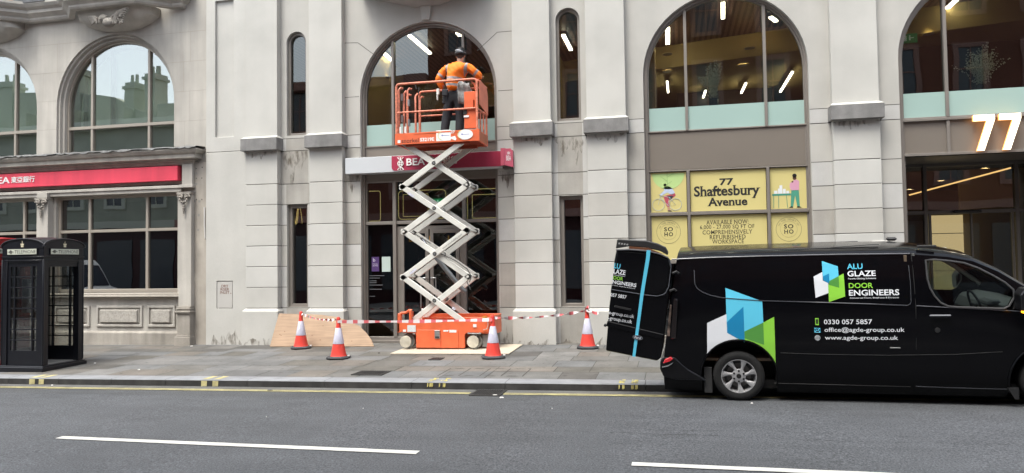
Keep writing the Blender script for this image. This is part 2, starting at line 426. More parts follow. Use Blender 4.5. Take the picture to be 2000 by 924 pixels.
def paving(name, x0, x1, rows, lab):
    rnd = random.Random(5); vs = []; fs = []; cols = []
    pal = [tuple(q*.42+.13*(c[0]+c[1]+c[2])/3*k_ for q, k_ in zip(c, (1.03, 1, .95))) for c in [(.215, .205, .19), (.235, .235, .235), (.20, .185, .165), (.245, .24, .23), (.19, .175, .15), (.26, .255, .25), (.215, .22, .225), (.23, .20, .17), (.20, .20, .20), (.15, .14, .13)]]
    y = rows[0]
    for r in range(len(rows)-1):
        ya, yb = rows[r], rows[r+1]; x = x0-rnd.random()
        while x < x1:
            w = rnd.choice([.55, .7, .8, .95, 1.1, .65])
            xa, xb = x+.005, x+w-.005; o = len(vs); h = rnd.uniform(-.0015, .0015)
            vs += [(a, c, pav(a, c)+h) for a, c in ((xa, ya-.005), (xb, ya-.005), (xb, yb+.005), (xa, yb+.005))]
            fs.append((o+3, o+2, o+1, o)); k = rnd.choice(pal); g = rnd.uniform(.9, 1.1); cols.append((k[0]*g, k[1]*g, k[2]*g, 1)); x += w
    me = bpy.data.meshes.new(name); me.from_pydata(vs, [], fs); me.materials.append(pm_)
    ca = me.color_attributes.new('flag', 'FLOAT_COLOR', 'CORNER')
    for p_ in me.polygons:
        for li in p_.loop_indices: ca.data[li].color = cols[p_.index]
    o = bpy.data.objects.new(name, me); COL.objects.link(o); return struct(o, lab)
paving('pavement', -60, 45, [.3, -.12, -.62, -1.05, -1.6, -2.1, -2.72, -3.2, -3.8], 'pavement of grey and brown stone flags')
b = B(); slope_sheet(b, -60, 45, .4, -3.85, lambda x, y: pav(x, y)-.006); struct(b.obj('pavement_bed', P('dark_jointing', (.055, .05, .045), .9)), 'dark mortar bed between the flags')
kerb_top = P('granite_kerb', (.21, .215, .228), .8, var=.12, scale=5, bump=.3, bscale=90, speck=.12, speckscale=150, dirt=.15)
kerb_face = P('dirty_kerb_face', (.035, .034, .033), .85, var=.3, scale=6, bump=.5, bscale=50, dirt=.5)
b = B(); x = -60.
cuts_ = [-10.97, -9.98, -8.96, -7.95, -6.5, -5.2, -3.8, -2.39, -.42, .9]
xs = [-60+i*1. for i in range(49)]+cuts_+[1.9+i*1. for i in range(40)]
for xa, xb in zip(xs, xs[1:]):
    xa += .004; xb -= .004
    for (ya, yb, mi) in ((-4.085, -3.803, 0),):
        za, zb = pav(xa, -4.1), pav(xb, -4.1)
        z0a, z0b = pav(xa, -3.8), pav(xb, -3.8)
        b.add([(xa, -4.09, za), (xb, -4.09, zb), (xb, -3.803, z0b), (xa, -3.803, z0a), (xa, -4.102, za-.014), (xb, -4.102, zb-.014), (xa, -4.106, za-.16), (xb, -4.106, zb-.16)],
              [(0, 1, 2, 3), (4, 5, 1, 0)], 0)
        b.add([(xa, -4.102, za-.014), (xb, -4.102, zb-.014), (xa, -4.106, za-.16), (xb, -4.106, zb-.16), (xa, -3.9, za-.16), (xa, -3.9, za-.01), (xb, -3.9, zb-.16), (xb, -3.9, zb-.01)],
              [(2, 3, 1, 0), (0, 5, 4, 2), (1, 3, 6, 7)], 1)
struct(b.obj('kerb', [kerb_top, kerb_face]), 'granite kerb with a blackened face')
# far side of the street (behind the photographer)
b = B(); b.add([(-90, -11.3, road(-90, 0)+.11), (80, -11.3, road(80, 0)+.11), (80, -17.2, road(80, 0)+.16), (-90, -17.2, road(-90, 0)+.16), (-90, -11.3, road(-90, 0)-.1), (80, -11.3, road(80, 0)-.1)], [(3, 2, 1, 0), (0, 1, 5, 4)])
struct(b.obj('opposite_pavement', P('far_paving', (.24, .235, .225), .85, var=.12, scale=1.5, bump=.2, speck=.08)), 'pavement on the other side of the road')
# painted lines
yel = P('yellow_road_paint', (.46, .41, .20), .7, var=.18, scale=14, dirt=.35, speck=.15, speckscale=150, bump=.3)
yel2 = P('worn_yellow_paint', (.50, .43, .14), .75, var=.25, scale=20, dirt=.7, bump=.3)
whi = P('white_road_paint', (.50, .49, .455), .6, var=.06, scale=10, dirt=.12, speck=.08, speckscale=200, bump=.3)
def line(name, x0, x1, ya0, yb0, ya1, yb1, mat, lab, lift=.008, rough=.004, seedv=1):
    rnd = random.Random(seedv); n = max(2, int((x1-x0)/.12)); b = B(); vs = []; fs = []
    for i in range(n+1):
        t = i/n; x = x0+(x1-x0)*t; a = ya0+(ya1-ya0)*t+rnd.uniform(-rough, rough); c = yb0+(yb1-yb0)*t+rnd.uniform(-rough, rough)
        vs += [(x, a, road(x, a)+lift), (x, c, road(x, c)+lift)]
    for i in range(n): fs.append((2*i+2, 2*i, 2*i+1, 2*i+3))
    b.add(vs, fs); return struct(b.obj(name, mat), lab)
for k, (ya, yb) in enumerate(((-4.352, -4.392), (-4.425, -4.470))):
    line('yellow_line', -60, -2.82, ya, yb, ya, yb, yel, 'double yellow line along the kerb', seedv=k+3)
    line('yellow_line', -2.34, 45, ya, yb, ya, yb, yel, 'double yellow line along the kerb', seedv=k+9)
line('white_line', -6.69, -2.44, -7.50, -7.39, -7.66, -7.54, whi, 'white centre line dash', seedv=20)
line('white_line', -.40, 4.0, -7.80, -7.69, -7.95, -7.84, whi, 'white centre line dash', seedv=21)
line('white_line', -13.2, -9.0, -7.37, -7.26, -7.46, -7.35, whi, 'white centre line dash', seedv=22)
# yellow kerb dashes (no loading)
def kmark(xa, xb, mat, seedv, worn=False):
    b = B(); rnd = random.Random(seedv); cells = 5 if worn else 1
    for i in range(cells):
        for j in range(cells):
            if worn and rnd.random() < .35: continue
            x0 = xa+(xb-xa)*i/cells; x1 = xa+(xb-xa)*(i+1)/cells; y0 = -4.088+.27*j/cells; y1 = -4.088+.27*(j+1)/cells
            b.add([(x0, y0, pav(x0, y0)+.004), (x1, y0, pav(x1, y0)+.004), (x1, y1, pav(x1, y1)+.004), (x0, y1, pav(x0, y1)+.004)], [(0, 1, 2, 3)])
    for i in range(cells):
        if worn and rnd.random() < .3: continue
        x0 = xa+(xb-xa)*i/cells; x1 = xa+(xb-xa)*(i+1)/cells; z = pav(x0, -4.1)
        b.add([(x0, -4.106, z-.018), (x1, -4.106, z-.018), (x1, -4.112, z-(.10 if not worn else .06)), (x0, -4.112, z-(.105 if not worn else .08))], [(0, 3, 2, 1)])
    struct(b.obj('kerb_marking', mat), 'yellow loading dash painted over the kerb')
for k, (xa, xb, w) in enumerate(((-10.55, -10.44, 0), (-10.36, -10.26, 0), (-7.30, -7.20, 0), (-7.10, -7.00, 0), (-3.56, -3.47, 1), (-3.38, -3.28, 1), (-.78, -.70, 1), (-.61, -.52, 1))):
    kmark(xa, xb, yel2 if w else yel, 40+k, bool(w))
iron = P('cast_iron', (.035, .033, .032), .65, metal=.3, bump=.3, bscale=80)
def grate(name, x0, x1, y0, y1, zf, nb, lab, cat, skew=0., grp=None):
    r = thing(name, lab, cat, grp, loc=((x0+x1)/2, (y0+y1)/2, 0)); xm, ym = (x0+x1)/2, (y0+y1)/2
    b = B(); f = .03
    b.box(x0-xm, x1-xm, y0-ym, y0-ym+f, -.02, .008); b.box(x0-xm, x1-xm, y1-ym-f, y1-ym, -.02, .008); b.box(x0-xm, x0-xm+f, y0-ym+f, y1-ym-f, -.02, .008); b.box(x1-xm-f, x1-xm, y0-ym+f, y1-ym-f, -.02, .008)
    b.obj('rim', iron, r, bevel=.002)
    b = B(); w = (x1-x0-2*f)/nb
    for i in range(nb): b.box(x0-xm+f+w*(i+.25), x0-xm+f+w*(i+.75), y0-ym+f, y1-ym-f, -.02, .006)
    b.obj('bars', iron, r)
    b = B(); b.box(x0-xm+.005, x1-xm-.005, y0-ym+.005, y1-ym-.005, -.03, -.003); b.obj('pit', P('pit_dark', (.008, .008, .008), .9), r)
    r.location.z = zf(xm, ym)+.004; r.rotation_euler = (0, -.0116, 0); return r
grate('drain_grate', -4.99, -4.47, -3.63, -3.22, pav, 12, 'square iron grate in the pavement left of the cellar flaps', 'drain grate')
grate('drain_cover', -4.24, -4.02, -2.10, -1.82, pav, 4, 'small rusty iron cover in the flags before the scissor lift', 'drain cover')
grate('road_gully', -2.79, -2.35, -4.60, -4.13, lambda x, y: road(x, y)+.004, 11, 'iron gully grate in the road breaking the yellow lines', 'gully grate')
# cellar flaps: slabs with dark gaps beside the kerb
b = B()
for x in (-3.56, -3.23, -2.90, -2.57, -2.24):
    vs = [(x-.008, -3.62, 0), (x+.008, -3.62, 0), (x+.008, -2.93, 0), (x-.008, -2.93, 0)]
    b.add([(p[0], p[1], pav(p[0], p[1])+.004) for p in vs], [(0, 1, 2, 3)])
for i in range(4):
    xm = -3.40+.33*i
    for y, s_ in ((-3.615, 1), (-2.94, -1)):
        pts = [(xm-.1, y), (xm+.1, y), (xm+.05, y+.03*s_), (xm-.05, y+.03*s_)]
        if s_ < 0: pts = pts[::-1]
        b.add([(p[0], p[1], pav(p[0], p[1])+.0045) for p in pts], [(0, 1, 2, 3)])
struct(b.obj('pavement_joints', P('open_joint', (.05, .045, .04), .9)), 'dark open joints round five small slabs')
# specks of litter
rnd = random.Random(31); lit = [(-10.62, -2.62, .05), (-9.1, -3.3, .035), (-10.28, -.28, .06), (-5.92, -4.42, .07), (-2.3, -4.72, .05), (-2.42, -4.55, .06), (-3.9, -5.6, .014), (-4.9, -6.2, .012), (-1.5, -5.4, .012), (.9, -4.85, .03), (-5.5, -1.3, .04), (-10.0, -4.2, .04)]
for i, (x, y, s_) in enumerate(lit):
    zf = pav if y > -4.1 else road
    pts = [(cos(a)*s_*rnd.uniform(.3, 1), sin(a)*s_*.45*rnd.uniform(.5, 1)) for a in [k*2*pi/6 for k in range(6)]]
    b = B(); k = 6; b.add([(p[0], p[1], 0) for p in pts]+[(p[0]*.7, p[1]*.7, .012) for p in pts], [tuple(range(6, 12))]+[(j, (j+1) % 6, 6+(j+1) % 6, 6+j) for j in range(6)])
    dark = i in (3, 10)
    o = b.obj('litter', P('dark_litter', (.02, .018, .016), .8) if dark else P('paper_litter', (.62, .60, .58), .8)); o.location = (x, y, zf(x, y)+.006)
    L_ = ['white scrap of paper beside the black telephone box', 'tiny white scrap on the flags below the left shop window', 'crumpled white tissue at the foot of the stone pilaster', 'dark scrap lying on the yellow lines', 'white scrap on the road just past the gully grate', 'pale scrap on the corner of the gully grate', 'small pale fleck in mid road below the gully', 'small pale fleck in mid road left of the gully', 'small pale fleck in mid road between gully and van', 'white scrap on the road under the van rear wheel', 'dark scrap on the flags left of the scissor lift', 'white scrap in the gutter near the telephone box']
    tag(o, L_[i], 'litter', 'scraps of litter')

# ================================================================== OFFICE BUILDING (pale stone, arched bays)
HB = thing('office_building', 'pale stone building with tall arched bays and flat pilasters behind the lift and van', 'building', loc=(-10.16, .15, 0))
HB.matrix_world = Matrix.Translation((-10.16, .15, 0))
ORG = Matrix.Translation((10.16, -.15, 0))     # world -> building space
def part(b, name, mats, parent=HB, org=ORG, **k):
    b.v = [tuple(org @ Vector(p)) for p in b.v]; return b.obj(name, mats, parent, **k)
PIL = [(-9.15, -8.38), (-7.62, -6.85), (-3.11, -2.34), (-1.62, -.85), (2.92, 3.72), (7.50, 8.27)]
rows = [.755+.45*i for i in range(7)]
bays = [(-4.99, 1.51, -.4, 5.27), (1.02, 1.53, -.4, 5.30), (5.63, 1.53, -.4, 5.30)]
slits_up = [(-8.0, .235, 4.52, 6.58), (-1.99, .245, 4.50, 6.555)]
slits_lo = [(-8.235, -7.745, .765, 3.0), (-2.22, -1.74, .765, 2.99)]
b = B(); holes = [arch(*q) for q in bays]+[arch(*q) for q in slits_up]+[rect(q[0], q[1], q[2], q[3]) for q in slits_lo]
def pick_(x, z):
    if z > 4.46: return 0
    if -7.8 < x < -7.0 or -8.4 < x < -7.6: 
        if 3.0 < z < 4.46: return 3
    r_ = random.Random(int((z+.145)/.45)*31+int((x+20)/.9)*7).random()
    return 0 if r_ < .45 else 2 if r_ < .72 else 3
for xz in (-8.38, -7.62, -6.5, -3.45, -3.11, -2.34, -1.62, -.85, -.5, 2.55, 2.92, 3.72, 4.1): pass
grooved(b, [rect(-9.3, 9.2, -.5, 9.6)]+holes, .15, .42, rows+[4.18, 4.455], lambda x, z: 0)
seam(b, [(-6.86, 5.28), (-6.52, 5.28)], .149); seam(b, [(-3.45, 5.20), (-3.10, 5.20)], .149)
seam(b, [(-6.864, 6.47), (-6.54, 6.45), (-6.08, 6.09)], .149); seam(b, [(-3.10, 6.42), (-3.45, 6.42), (-3.88, 6.07)], .149)
# separate facing blocks laid on the recessed wall so neighbouring stones differ a little
wall = part(b, 'wall', [stone2, joint])
rb = random.Random(12); zr = [-.3]+rows+[4.18, 4.455]
for (xa, xb) in ((-8.375, -8.25), (-7.735, -7.625), (-6.845, -6.51), (-3.455, -3.115), (-2.335, -2.235), (-1.73, -1.625), (-.845, -.52), (2.56, 2.915), (3.725, 4.09), (-8.25, -7.735), (-2.235, -1.73)):
    for za, zb in zip(zr, zr[1:]):
        if xb-xa > .4 and .7 < za < 3.0: continue
        k = rb.random(); 
        if xb-xa > .4 and za > 2.9: k = .95
        if k < .35: continue
        b = B(); b.box(xa, xb, .147, .152, za+.008, zb-.008); part(b, 'facing_block', stone2_b if k < .72 else stone2_c, parent=wall)
# left end: flat wall with a sunk panel and the riser plate
b = B(); b.prism([rect(-10.155, -9.10, -.5, 4.212), rect(-9.885, -9.49, .745, 1.352)], .03, .42)
b.prism([rect(-10.155, -9.10, 4.224, 9.6), rect(-9.925, -9.465, 4.55, 7.63)], .03, .42)
b.box(-9.93, -9.46, .085, .3, 4.54, 7.64); b.box(-9.89, -9.48, .075, .3, .74, 1.36)
b.box(-10.155, -9.10, .045, .2, 4.20, 4.235)
part(b, 'end_wall', stone, bevel=.006)
b = B(); b.box(-9.872, -9.503, .035, .06, .762, 1.338); b.text('DRY\nRISER\nINLET', -9.80, -9.57, 1.07, 1.27, FY(.0335), off=.01, mi=1)
b.lathe([(.0, 0), (.012, 0), (.012, .01), (0, .012)], (-9.535, .033, 1.08), 'y', 8, mi=1)
part(b, 'inlet_plate', [P('painted_plate', (.44, .425, .40), .6, var=.03), P('brown_lettering', (.16, .07, .05), .7)], label='small hinged plate reading DRY RISER INLET')
capi = 0
for (xa, xb) in PIL:
    b = B()
    b.box(xa, xb, 0, .2, rows[-1]+.007, 4.19)
    for z0, z1 in zip(rows, rows[1:]): b.box(xa, xb, 0, .2, z0+.0058, z1-.0058, mi=rb.choice([0, 0, 2, 3]))
    b.box(xa, xb, 0, .2, 4.50, 9.6)
    b.box(xa+.012, xb-.012, .014, .2, .70, 9.5, mi=1)
    for z0, z1 in ((-.5, .69),): b.box(xa-.05, xb+.05, -.08, .2, z0, z1)
    b.frustum((xa-.05, xb+.05, -.08, .2), (xa, xb, 0, .2), .69, .748)
    p_ = part(b, 'pilaster', [stone, joint, stone_b, stone_c], bevel=.005)
    b = B(); b.box(xa-.055, xb+.055, -.12, .2, 4.185, 4.452)
    part(b, 'block_course', stone_cap, parent=p_, bevel=.008)
    b = B(); b.frustum((xa-.055, xb+.055, -.12, .2), (xa, xb, -.002, .2), 4.454, 4.512); part(b, 'weathering', stone, parent=p_)
def stain(x0, x1, y, z0, h, seedv, mat, n=26, down=False):
    r_ = random.Random(seedv); b = B(); vs = []; hh = [abs(r_.gauss(0, 1))*.5 for _ in range(n+1)]; hh = [(hh[max(0, i-1)]+2*hh[i]+hh[min(n, i+1)])/4 for i in range(n+1)]
    for i in range(n+1):
        x = x0+(x1-x0)*i/n; e = min(1, 4*min(i, n-i)/n+.1); t = h*min(1, hh[i]+.12)*e
        vs += [(x, y, z0), (x, y, z0+(-t if down else t))]
    f = [(2*i, 2*i+2, 2*i+3, 2*i+1) for i in range(n)]; b.add(vs, [q_[::-1] for q_ in f] if down else f)
    return part(b, 'stain', mat)
dirt_m = bpy.data.materials.new('splash_dirt'); dirt_m.use_nodes = True
n_ = dirt_m.node_tree.nodes; l_ = dirt_m.node_tree.links; d_ = n_['Principled BSDF']; d_.inputs['Base Color'].default_value = (.16, .13, .095, 1); d_.inputs['Roughness'].default_value = .95
tc_ = n_.new('ShaderNodeTexCoord'); no_ = n_.new('ShaderNodeTexNoise'); no_.inputs['Scale'].default_value = 14; no_.inputs['Detail'].default_value = 8; mp_ = n_.new('ShaderNodeMapping'); mp_.inputs['Scale'].default_value = (1, 1, .35)
l_.new(tc_.outputs['Object'], mp_.inputs[0]); l_.new(mp_.outputs[0], no_.inputs[0]); mr_ = n_.new('ShaderNodeMapRange'); mr_.inputs[1].default_value = .46; mr_.inputs[2].default_value = .66; mr_.inputs[4].default_value = .55; l_.new(no_.outputs[0], mr_.inputs[0]); l_.new(mr_.outputs[0], d_.inputs['Alpha'])
for k_, (xa, xb, y, z0, h_) in enumerate(((-10.1, -9.22, .0285, -.1, .42), (-9.19, -8.34, -.0815, -.1, .35), (-3.15, -2.30, -.0815, -.05, .42), (-2.28, -1.70, .1465, -.05, .34), (-1.66, -.82, -.0815, -.05, .30), (-3.44, -3.16, .1465, -.05, .5), (2.88, 3.76, -.0815, 0, .3))):
    stain(xa, xb, y, z0, h_, 50+k_, dirt_m)
for k_, (xa, xb, y, z0, h_) in enumerate(((-8.36, -7.64, .1455, 4.17, .75), (-2.32, -1.64, .1455, 4.17, .6), (-9.14, -8.39, -.0015, 4.17, .25), (-3.10, -2.35, -.0015, 4.17, .22), (-1.61, -.86, -.0015, 4.17, .2), (2.93, 3.71, -.0015, 4.17, .22), (-6.84, -6.54, .1455, 3.58, .5), (-3.44, -3.14, .1455, 3.54, .55))):
    stain(xa, xb, y, z0, h_, 80+k_, dirt_m, down=True)
# keystone and corbel over the bank bay
b = B(); b.prism([[(-5.07, 6.80), (-4.90, 6.80), (-4.86, 7.12), (-5.11, 7.12)]], .09, .2); part(b, 'keystone', stone, bevel=.005)
b = B(); prof = []
vs = []; fs = []; ring = 13
for k, (hw, z, d) in enumerate(((.30, 7.10, .12), (.62, 7.20, .45), (1.05, 7.32, .8), (1.45, 7.45, 1.05), (1.5, 7.75, 1.1), (1.5, 9.6, 1.1))):
    for j in range(ring):
        a = pi*j/(ring-1); vs.append((-4.98-hw*cos(a), .16-d*sin(a), z))
for k in range(5):
    for j in range(ring-1): fs.append((k*ring+j, k*ring+j+1, (k+1)*ring+j+1, (k+1)*ring+j))
fs.append(tuple(range(ring))[::-1]); fs.append(tuple(5*ring+j for j in range(ring)))
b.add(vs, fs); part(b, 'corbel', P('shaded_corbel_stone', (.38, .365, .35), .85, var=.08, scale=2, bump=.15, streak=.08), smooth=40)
# parapet, roof and enclosing shell
b = B(); b.box(-10.155, 9.2, -.2, .5, 9.61, 9.95); b.box(-10.155, 9.2, .3, 11, 9.96, 10.1); part(b, 'parapet', stone, bevel=.02)
dk = interior_dark
b = B(); b.box(-10.14, -10.0, .43, 11, -.5, 9.6); b.box(9.05, 9.2, .43, 11, -.5, 9.6); b.box(-10.0, 9.05, 10.9, 11, -.5, 9.6); part(b, 'side_wall', stone2)
# --- rooms
slat = bpy.data.materials.new('slatted_ceiling'); slat.use_nodes = True
n_ = slat.node_tree.nodes; l_ = slat.node_tree.links; q_ = n_['Principled BSDF']; wv = n_.new('ShaderNodeTexWave'); wv.inputs['Scale'].default_value = 2.6; wv.bands_direction = 'X'; tcc = n_.new('ShaderNodeTexCoord')
rp = n_.new('ShaderNodeValToRGB'); rp.color_ramp.elements[0].color = (.03, .018, .014, 1); rp.color_ramp.elements[1].color = (.15, .085, .065, 1); rp.color_ramp.elements[0].position = .35; rp.color_ramp.elements[1].position = .5
l_.new(tcc.outputs['Object'], wv.inputs[0]); l_.new(wv.outputs[0], rp.inputs[0]); l_.new(rp.outputs[0], q_.inputs['Base Color'])
b = B(); b.add([(-9.9, .43, 6.78), (9.0, .43, 6.78), (9.0, 1.0, 6.78), (-9.9, 5.8, 6.78)], [(0, 1, 2, 3)]); part(b, 'slatted_ceiling', slat)
b = B()
for (x, y0) in ((-9.9, 5.8), (9.0, 1.0)): pass
A_, C_ = (-9.9, 5.8), (9.0, 1.0)
b.add([(A_[0], A_[1], 6.78), (C_[0], C_[1], 6.78), (C_[0], C_[1], 6.25), (A_[0], A_[1], 6.25), (A_[0], 10.8, 6.25), (C_[0], 10.8, 6.25)], [(0, 1, 2, 3), (3, 2, 5, 4)])
b.box(-2.9, -2.6, 1.2, 4, 4.0, 6.7); b.box(-.45, -.30, .8, 2.5, 4.0, 6.5); b.box(-9.9, -9.8, .6, 9, 4.0, 6.7); b.box(-6.95, -6.75, .46, 3.4, 4.1, 6.7)
b.box(4.0, 4.25, .55, 2.6, 4.1, 6.7)
part(b, 'ochre_bulkhead', ochre)
b = B(); b.add([(-9.5, 5.68, 6.76), (-3.2, 4.06, 6.76), (-3.2, 4.06, 5.85), (-9.5, 5.68, 5.85)], [(0, 1, 2, 3)]); part(b, 'ochre_beam', P('pale_ochre_paint', (.78, .60, .26), .7))  # the bulkhead ochre painted brighter, in place of lamplight the room lacks
b = B(); b.box(-9.98, 9.03, .43, 10.9, 3.72, 4.0); part(b, 'floor_slab', P('dark_floor', (.05, .045, .042), .5))
b = B(); b.box(5.0, 9.0, 3.0, 3.2, 4.0, 6.25); b.box(-9.8, -3.3, 8.0, 8.2, 4, 6.25); b.box(3.0, 5.0, 8, 8.2, 4, 6.25); b.box(.2, 2.7, 6.0, 6.2, 4.0, 6.24)
b.box(-10, 9, .5, 10, -.3, .02); b.box(-10, 3.9, 4.5, 4.6, .02, 3.7); b.box(-2.5, -2.4, .43, 4.5, .02, 3.7); b.box(-6.9, -6.8, .43, 4.5, .02, 3.7); b.box(3.4, 3.9, .43, 4.5, .02, 3.7)
part(b, 'inner_wall', dk)
# --- glazed bays
def bay(kind, xc, hw, lab, mulls):
    yf = .24
    b = B(); zs = 5.27 if kind == 'bank' else 5.30
    # outer ring frame
    b.prism([arch(xc, hw+.02, .0, zs), arch(xc, hw-.055, .06, zs)], yf, yf+.16)
    b.prism([arch(xc, hw-.05, .06, zs), arch(xc, hw-.085, .1, zs)], yf+.05, yf+.15)
    for mx in mulls:
        zt = zs+sqrt(max(0, (hw-.05)**2-(mx+.03-xc)**2))
        b.box(mx, mx+.055, yf+.02, yf+.15, 4.2, zt-.005)
    lo, hi = xc-hw+.054, xc+hw-.054
    b.box(lo, hi, yf+.03, yf+.15, 4.185, 4.215)
    if kind == 'bank':
        b.box(lo, hi, yf+.03, yf+.15, 2.515, 2.585); b.box(lo, hi, yf+.03, yf+.15, 3.42, 3.45); b.box(lo, hi, yf+.02, yf+.15, .05, .13)
        for mx in (-5.82, -4.28): b.box(mx, mx+.075, yf+.01, yf+.15, .13, 3.42)
    if kind == 'poster':
        b.box(lo, hi, yf+.02, yf+.15, 2.54, 2.60); b.box(lo, hi, yf+.03, yf+.15, 3.405, 3.43); b.box(lo, hi, yf+.02, yf+.15, .05, .2); b.box(lo, hi, yf+.02, yf+.15, 1.60, 1.66)
        for mx in mulls: b.box(mx, mx+.055, yf+.015, yf+.15, .2, 3.405)
    if kind == 'entrance':
        b.box(lo, hi, yf, yf+.15, 4.14, 4.186); b.box(lo, hi, yf, yf+.15, 3.50, 3.55)
        for mx in mulls: b.box(mx, mx+.055, yf+.015, yf+.15, 3.55, 4.14)
    win = part(b, 'arched_window', bronze, bevel=.004, label=lab)
    b = B(); b.prism([arch(xc, hw-.07, 4.2, zs)], yf+.085, yf+.095); part(b, 'pane', glass, parent=win)
    b = B(); 
    b.box(lo+.01, hi-.01, yf+.06, yf+.08, 4.21, 4.67)
    part(b, 'frosted_band', frost, parent=win)
    b = B(); z0 = 3.44 if kind != 'entrance' else 3.55; z1 = 4.187 if kind != 'entrance' else 4.142
    b.box(lo+.003, hi-.003, yf+.055, yf+.075, z0, z1); part(b, 'spandrel_panel', bronze_panel, parent=win, bevel=.003)
    return win
bank_win = bay('bank', -4.99, 1.51, 'arched bank bay with frosted band and bronze spandrel', (-5.83, -4.255))
post_win = bay('poster', 1.035, 1.53, 'arched bay with frosted band over yellow vinyl', (.285, 1.765))
ent_win = bay('entrance', 5.65, 1.53, 'arched bay above the recessed entrance', (4.90, 6.36))
b = B(); b.box(-6.44, -3.54, .325, .335, 2.585, 3.42); b.box(-6.44, -5.80, .325, .335, .13, 2.515); b.box(-4.22, -3.54, .325, .335, .13, 2.515); part(b, 'shopfront_pane', glass_dark, parent=bank_win)
b = B(); b.box(-.43, 2.51, .322, .330, .2, 3.41); part(b, 'shopfront_pane', glass_dark, parent=post_win)
# bank double door
bd = B(); bd.box(-5.745, -5.665, .30, .36, .08, 2.47); bd.box(-4.36, -4.281, .30, .36, .08, 2.47); bd.box(-5.665, -4.36, .30, .36, 2.40, 2.47)
for xa, xb in ((-5.66, -5.035), (-5.005, -4.365)):
    bd.box(xa, xa+.075, .285, .345, .09, 2.395); bd.box(xb-.075, xb, .285, .345, .09, 2.395); bd.box(xa+.075, xb-.075, .285, .345, 2.31, 2.395); bd.box(xa+.075, xb-.075, .285, .345, .09, .20)
door = part(bd, 'bank_door', bronze, bevel=.003, label='double glazed bronze door with steel pulls')
b = B(); b.box(-5.585, -5.11, .31, .318, .2, 2.31); b.box(-4.93, -4.44, .31, .318, .2, 2.31); part(b, 'pane', glass_dark, parent=door)
steel = P('brushed_steel', (.55, .55, .54), .28, metal=.9)
for xm in (-5.075, -4.965):
    s_ = -1 if xm < -5.02 else 1
    b = B(); xo = xm+s_*.11
    b.tube([(xm, .29, 1.36), (xm, .21, 1.37), (xo, .20, 1.37), (xo, .20, 1.30), (xo, .20, .78), (xo, .20, .72), (xm, .21, .71), (xm, .29, .72)], .013, 8)
    part(b, 'handle', steel, parent=door, smooth=50)
# slit windows
for (xc, hw, zb, zs) in slits_up:
    b = B(); b.prism([arch(xc, hw+.01, zb-.01, zs, 16), arch(xc, hw-.055, zb+.06, zs, 16)], .225, .34)
    for dx in (-.09, .07): b.box(xc+dx, xc+dx+.03, .219, .226, zb+.018, zb+.03)
    w_ = part(b, 'slit_window', frame_light if False else bronze, bevel=.003, label='narrow round-headed upper window')
    b = B(); b.prism([arch(xc, hw-.04, zb+.04, zs, 16)], .29, .298); part(b, 'pane', glass, parent=w_)
for (xa, xb, za, zb) in slits_lo:
    b = B(); b.prism([rect(xa-.01, xb+.01, za-.01, zb+.01), rect(xa+.085, xb-.06, za+.07, zb-.07)], .225, .34); 
    w_ = part(b, 'slit_window', bronze, bevel=.003, label='narrow square-headed lower window')
    b = B(); b.box(xa+.07, xb-.045, .30, .308, za+.06, zb-.06); part(b, 'pane', GLASS('slit_glass', (.30, .32, .32), 2.2, .10), parent=w_)
# entrance recess and lobby
b = B(); b.box(4.10, 4.17, .26, 1.6, .02, 3.5); b.box(7.10, 7.17, .26, 1.6, .02, 3.5); b.box(4.12, 7.15, .27, 1.6, 3.50, 3.54)
part(b, 'entrance_reveal', P('entrance_soffit', (.16, .145, .13), .35, metal=.3))
b = B(); yE = 1.5
for x in (4.17, 4.86, 6.47, 7.05): b.box(x, x+.065, yE, yE+.12, .05, 3.5)
b.box(4.235, 7.05, yE+.01, yE+.11, 2.50, 2.57); b.box(4.235, 7.05, yE+.01, yE+.11, 3.44, 3.5)
b.box(4.95, 4.99, yE+.02, yE+.08, .05, 2.5); b.box(6.40, 6.44, yE+.02, yE+.08, .05, 2.5); b.box(5.69, 5.72, yE+.02, yE+.08, .05, 2.5)
ent = part(b, 'entrance_screen', bronze_dark, bevel=.003, label='glazed entrance screen with sliding doors')
b = B(); b.box(4.2, 7.08, yE+.05, yE+.056, .05, 3.45); part(b, 'pane', GLASS('entrance_glass', (.7, .72, .7), 1.4, .04), parent=ent)
b = B(); b.box(5.35, 5.86, yE-.10, yE+.005, 2.50, 2.56); part(b, 'door_sensor', P('black_plastic', (.01, .01, .01), .4), parent=ent, bevel=.02)
b = B(); b.box(4.0, 9.0, 8.7, 8.8, .05, 2.7, mi=0); b.box(3.95, 4.0, .5, 8.8, .05, 3.7, mi=1); b.box(4.0, 9.0, 8.78, 8.82, 2.7, 3.7, mi=1); b.box(4.0, 9.0, 1.7, 8.7, 3.55, 3.6, mi=2); b.box(4, 9, .6, 8.7, .02, .05, mi=2)
b.box(6.1, 9, 3.2, 3.3, .05, 3.55, mi=1)
part(b, 'lobby', [P('lobby_wall', (.50, .42, .26), .6), P('lobby_ochre', (.34, .26, .13), .6), P('lobby_ceiling', (.10, .085, .07), .6)])

b = B(); b.box(5.40, 6.07, 3.0, 3.06, .1, 2.55); lw = part(b, 'lit_wall_panel', EM('lit_panel', (232, 203, 150), .42))  # wall made to glow by itself, standing in for lamplight falling on it
b = B(); b.box(5.40, 6.07, 2.994, 2.999, 2.15, 2.165); b.box(5.40, 6.07, 2.994, 2.999, 1.35, 1.36); part(b, 'panel_shadow_gap', bronze_dark, parent=lw)
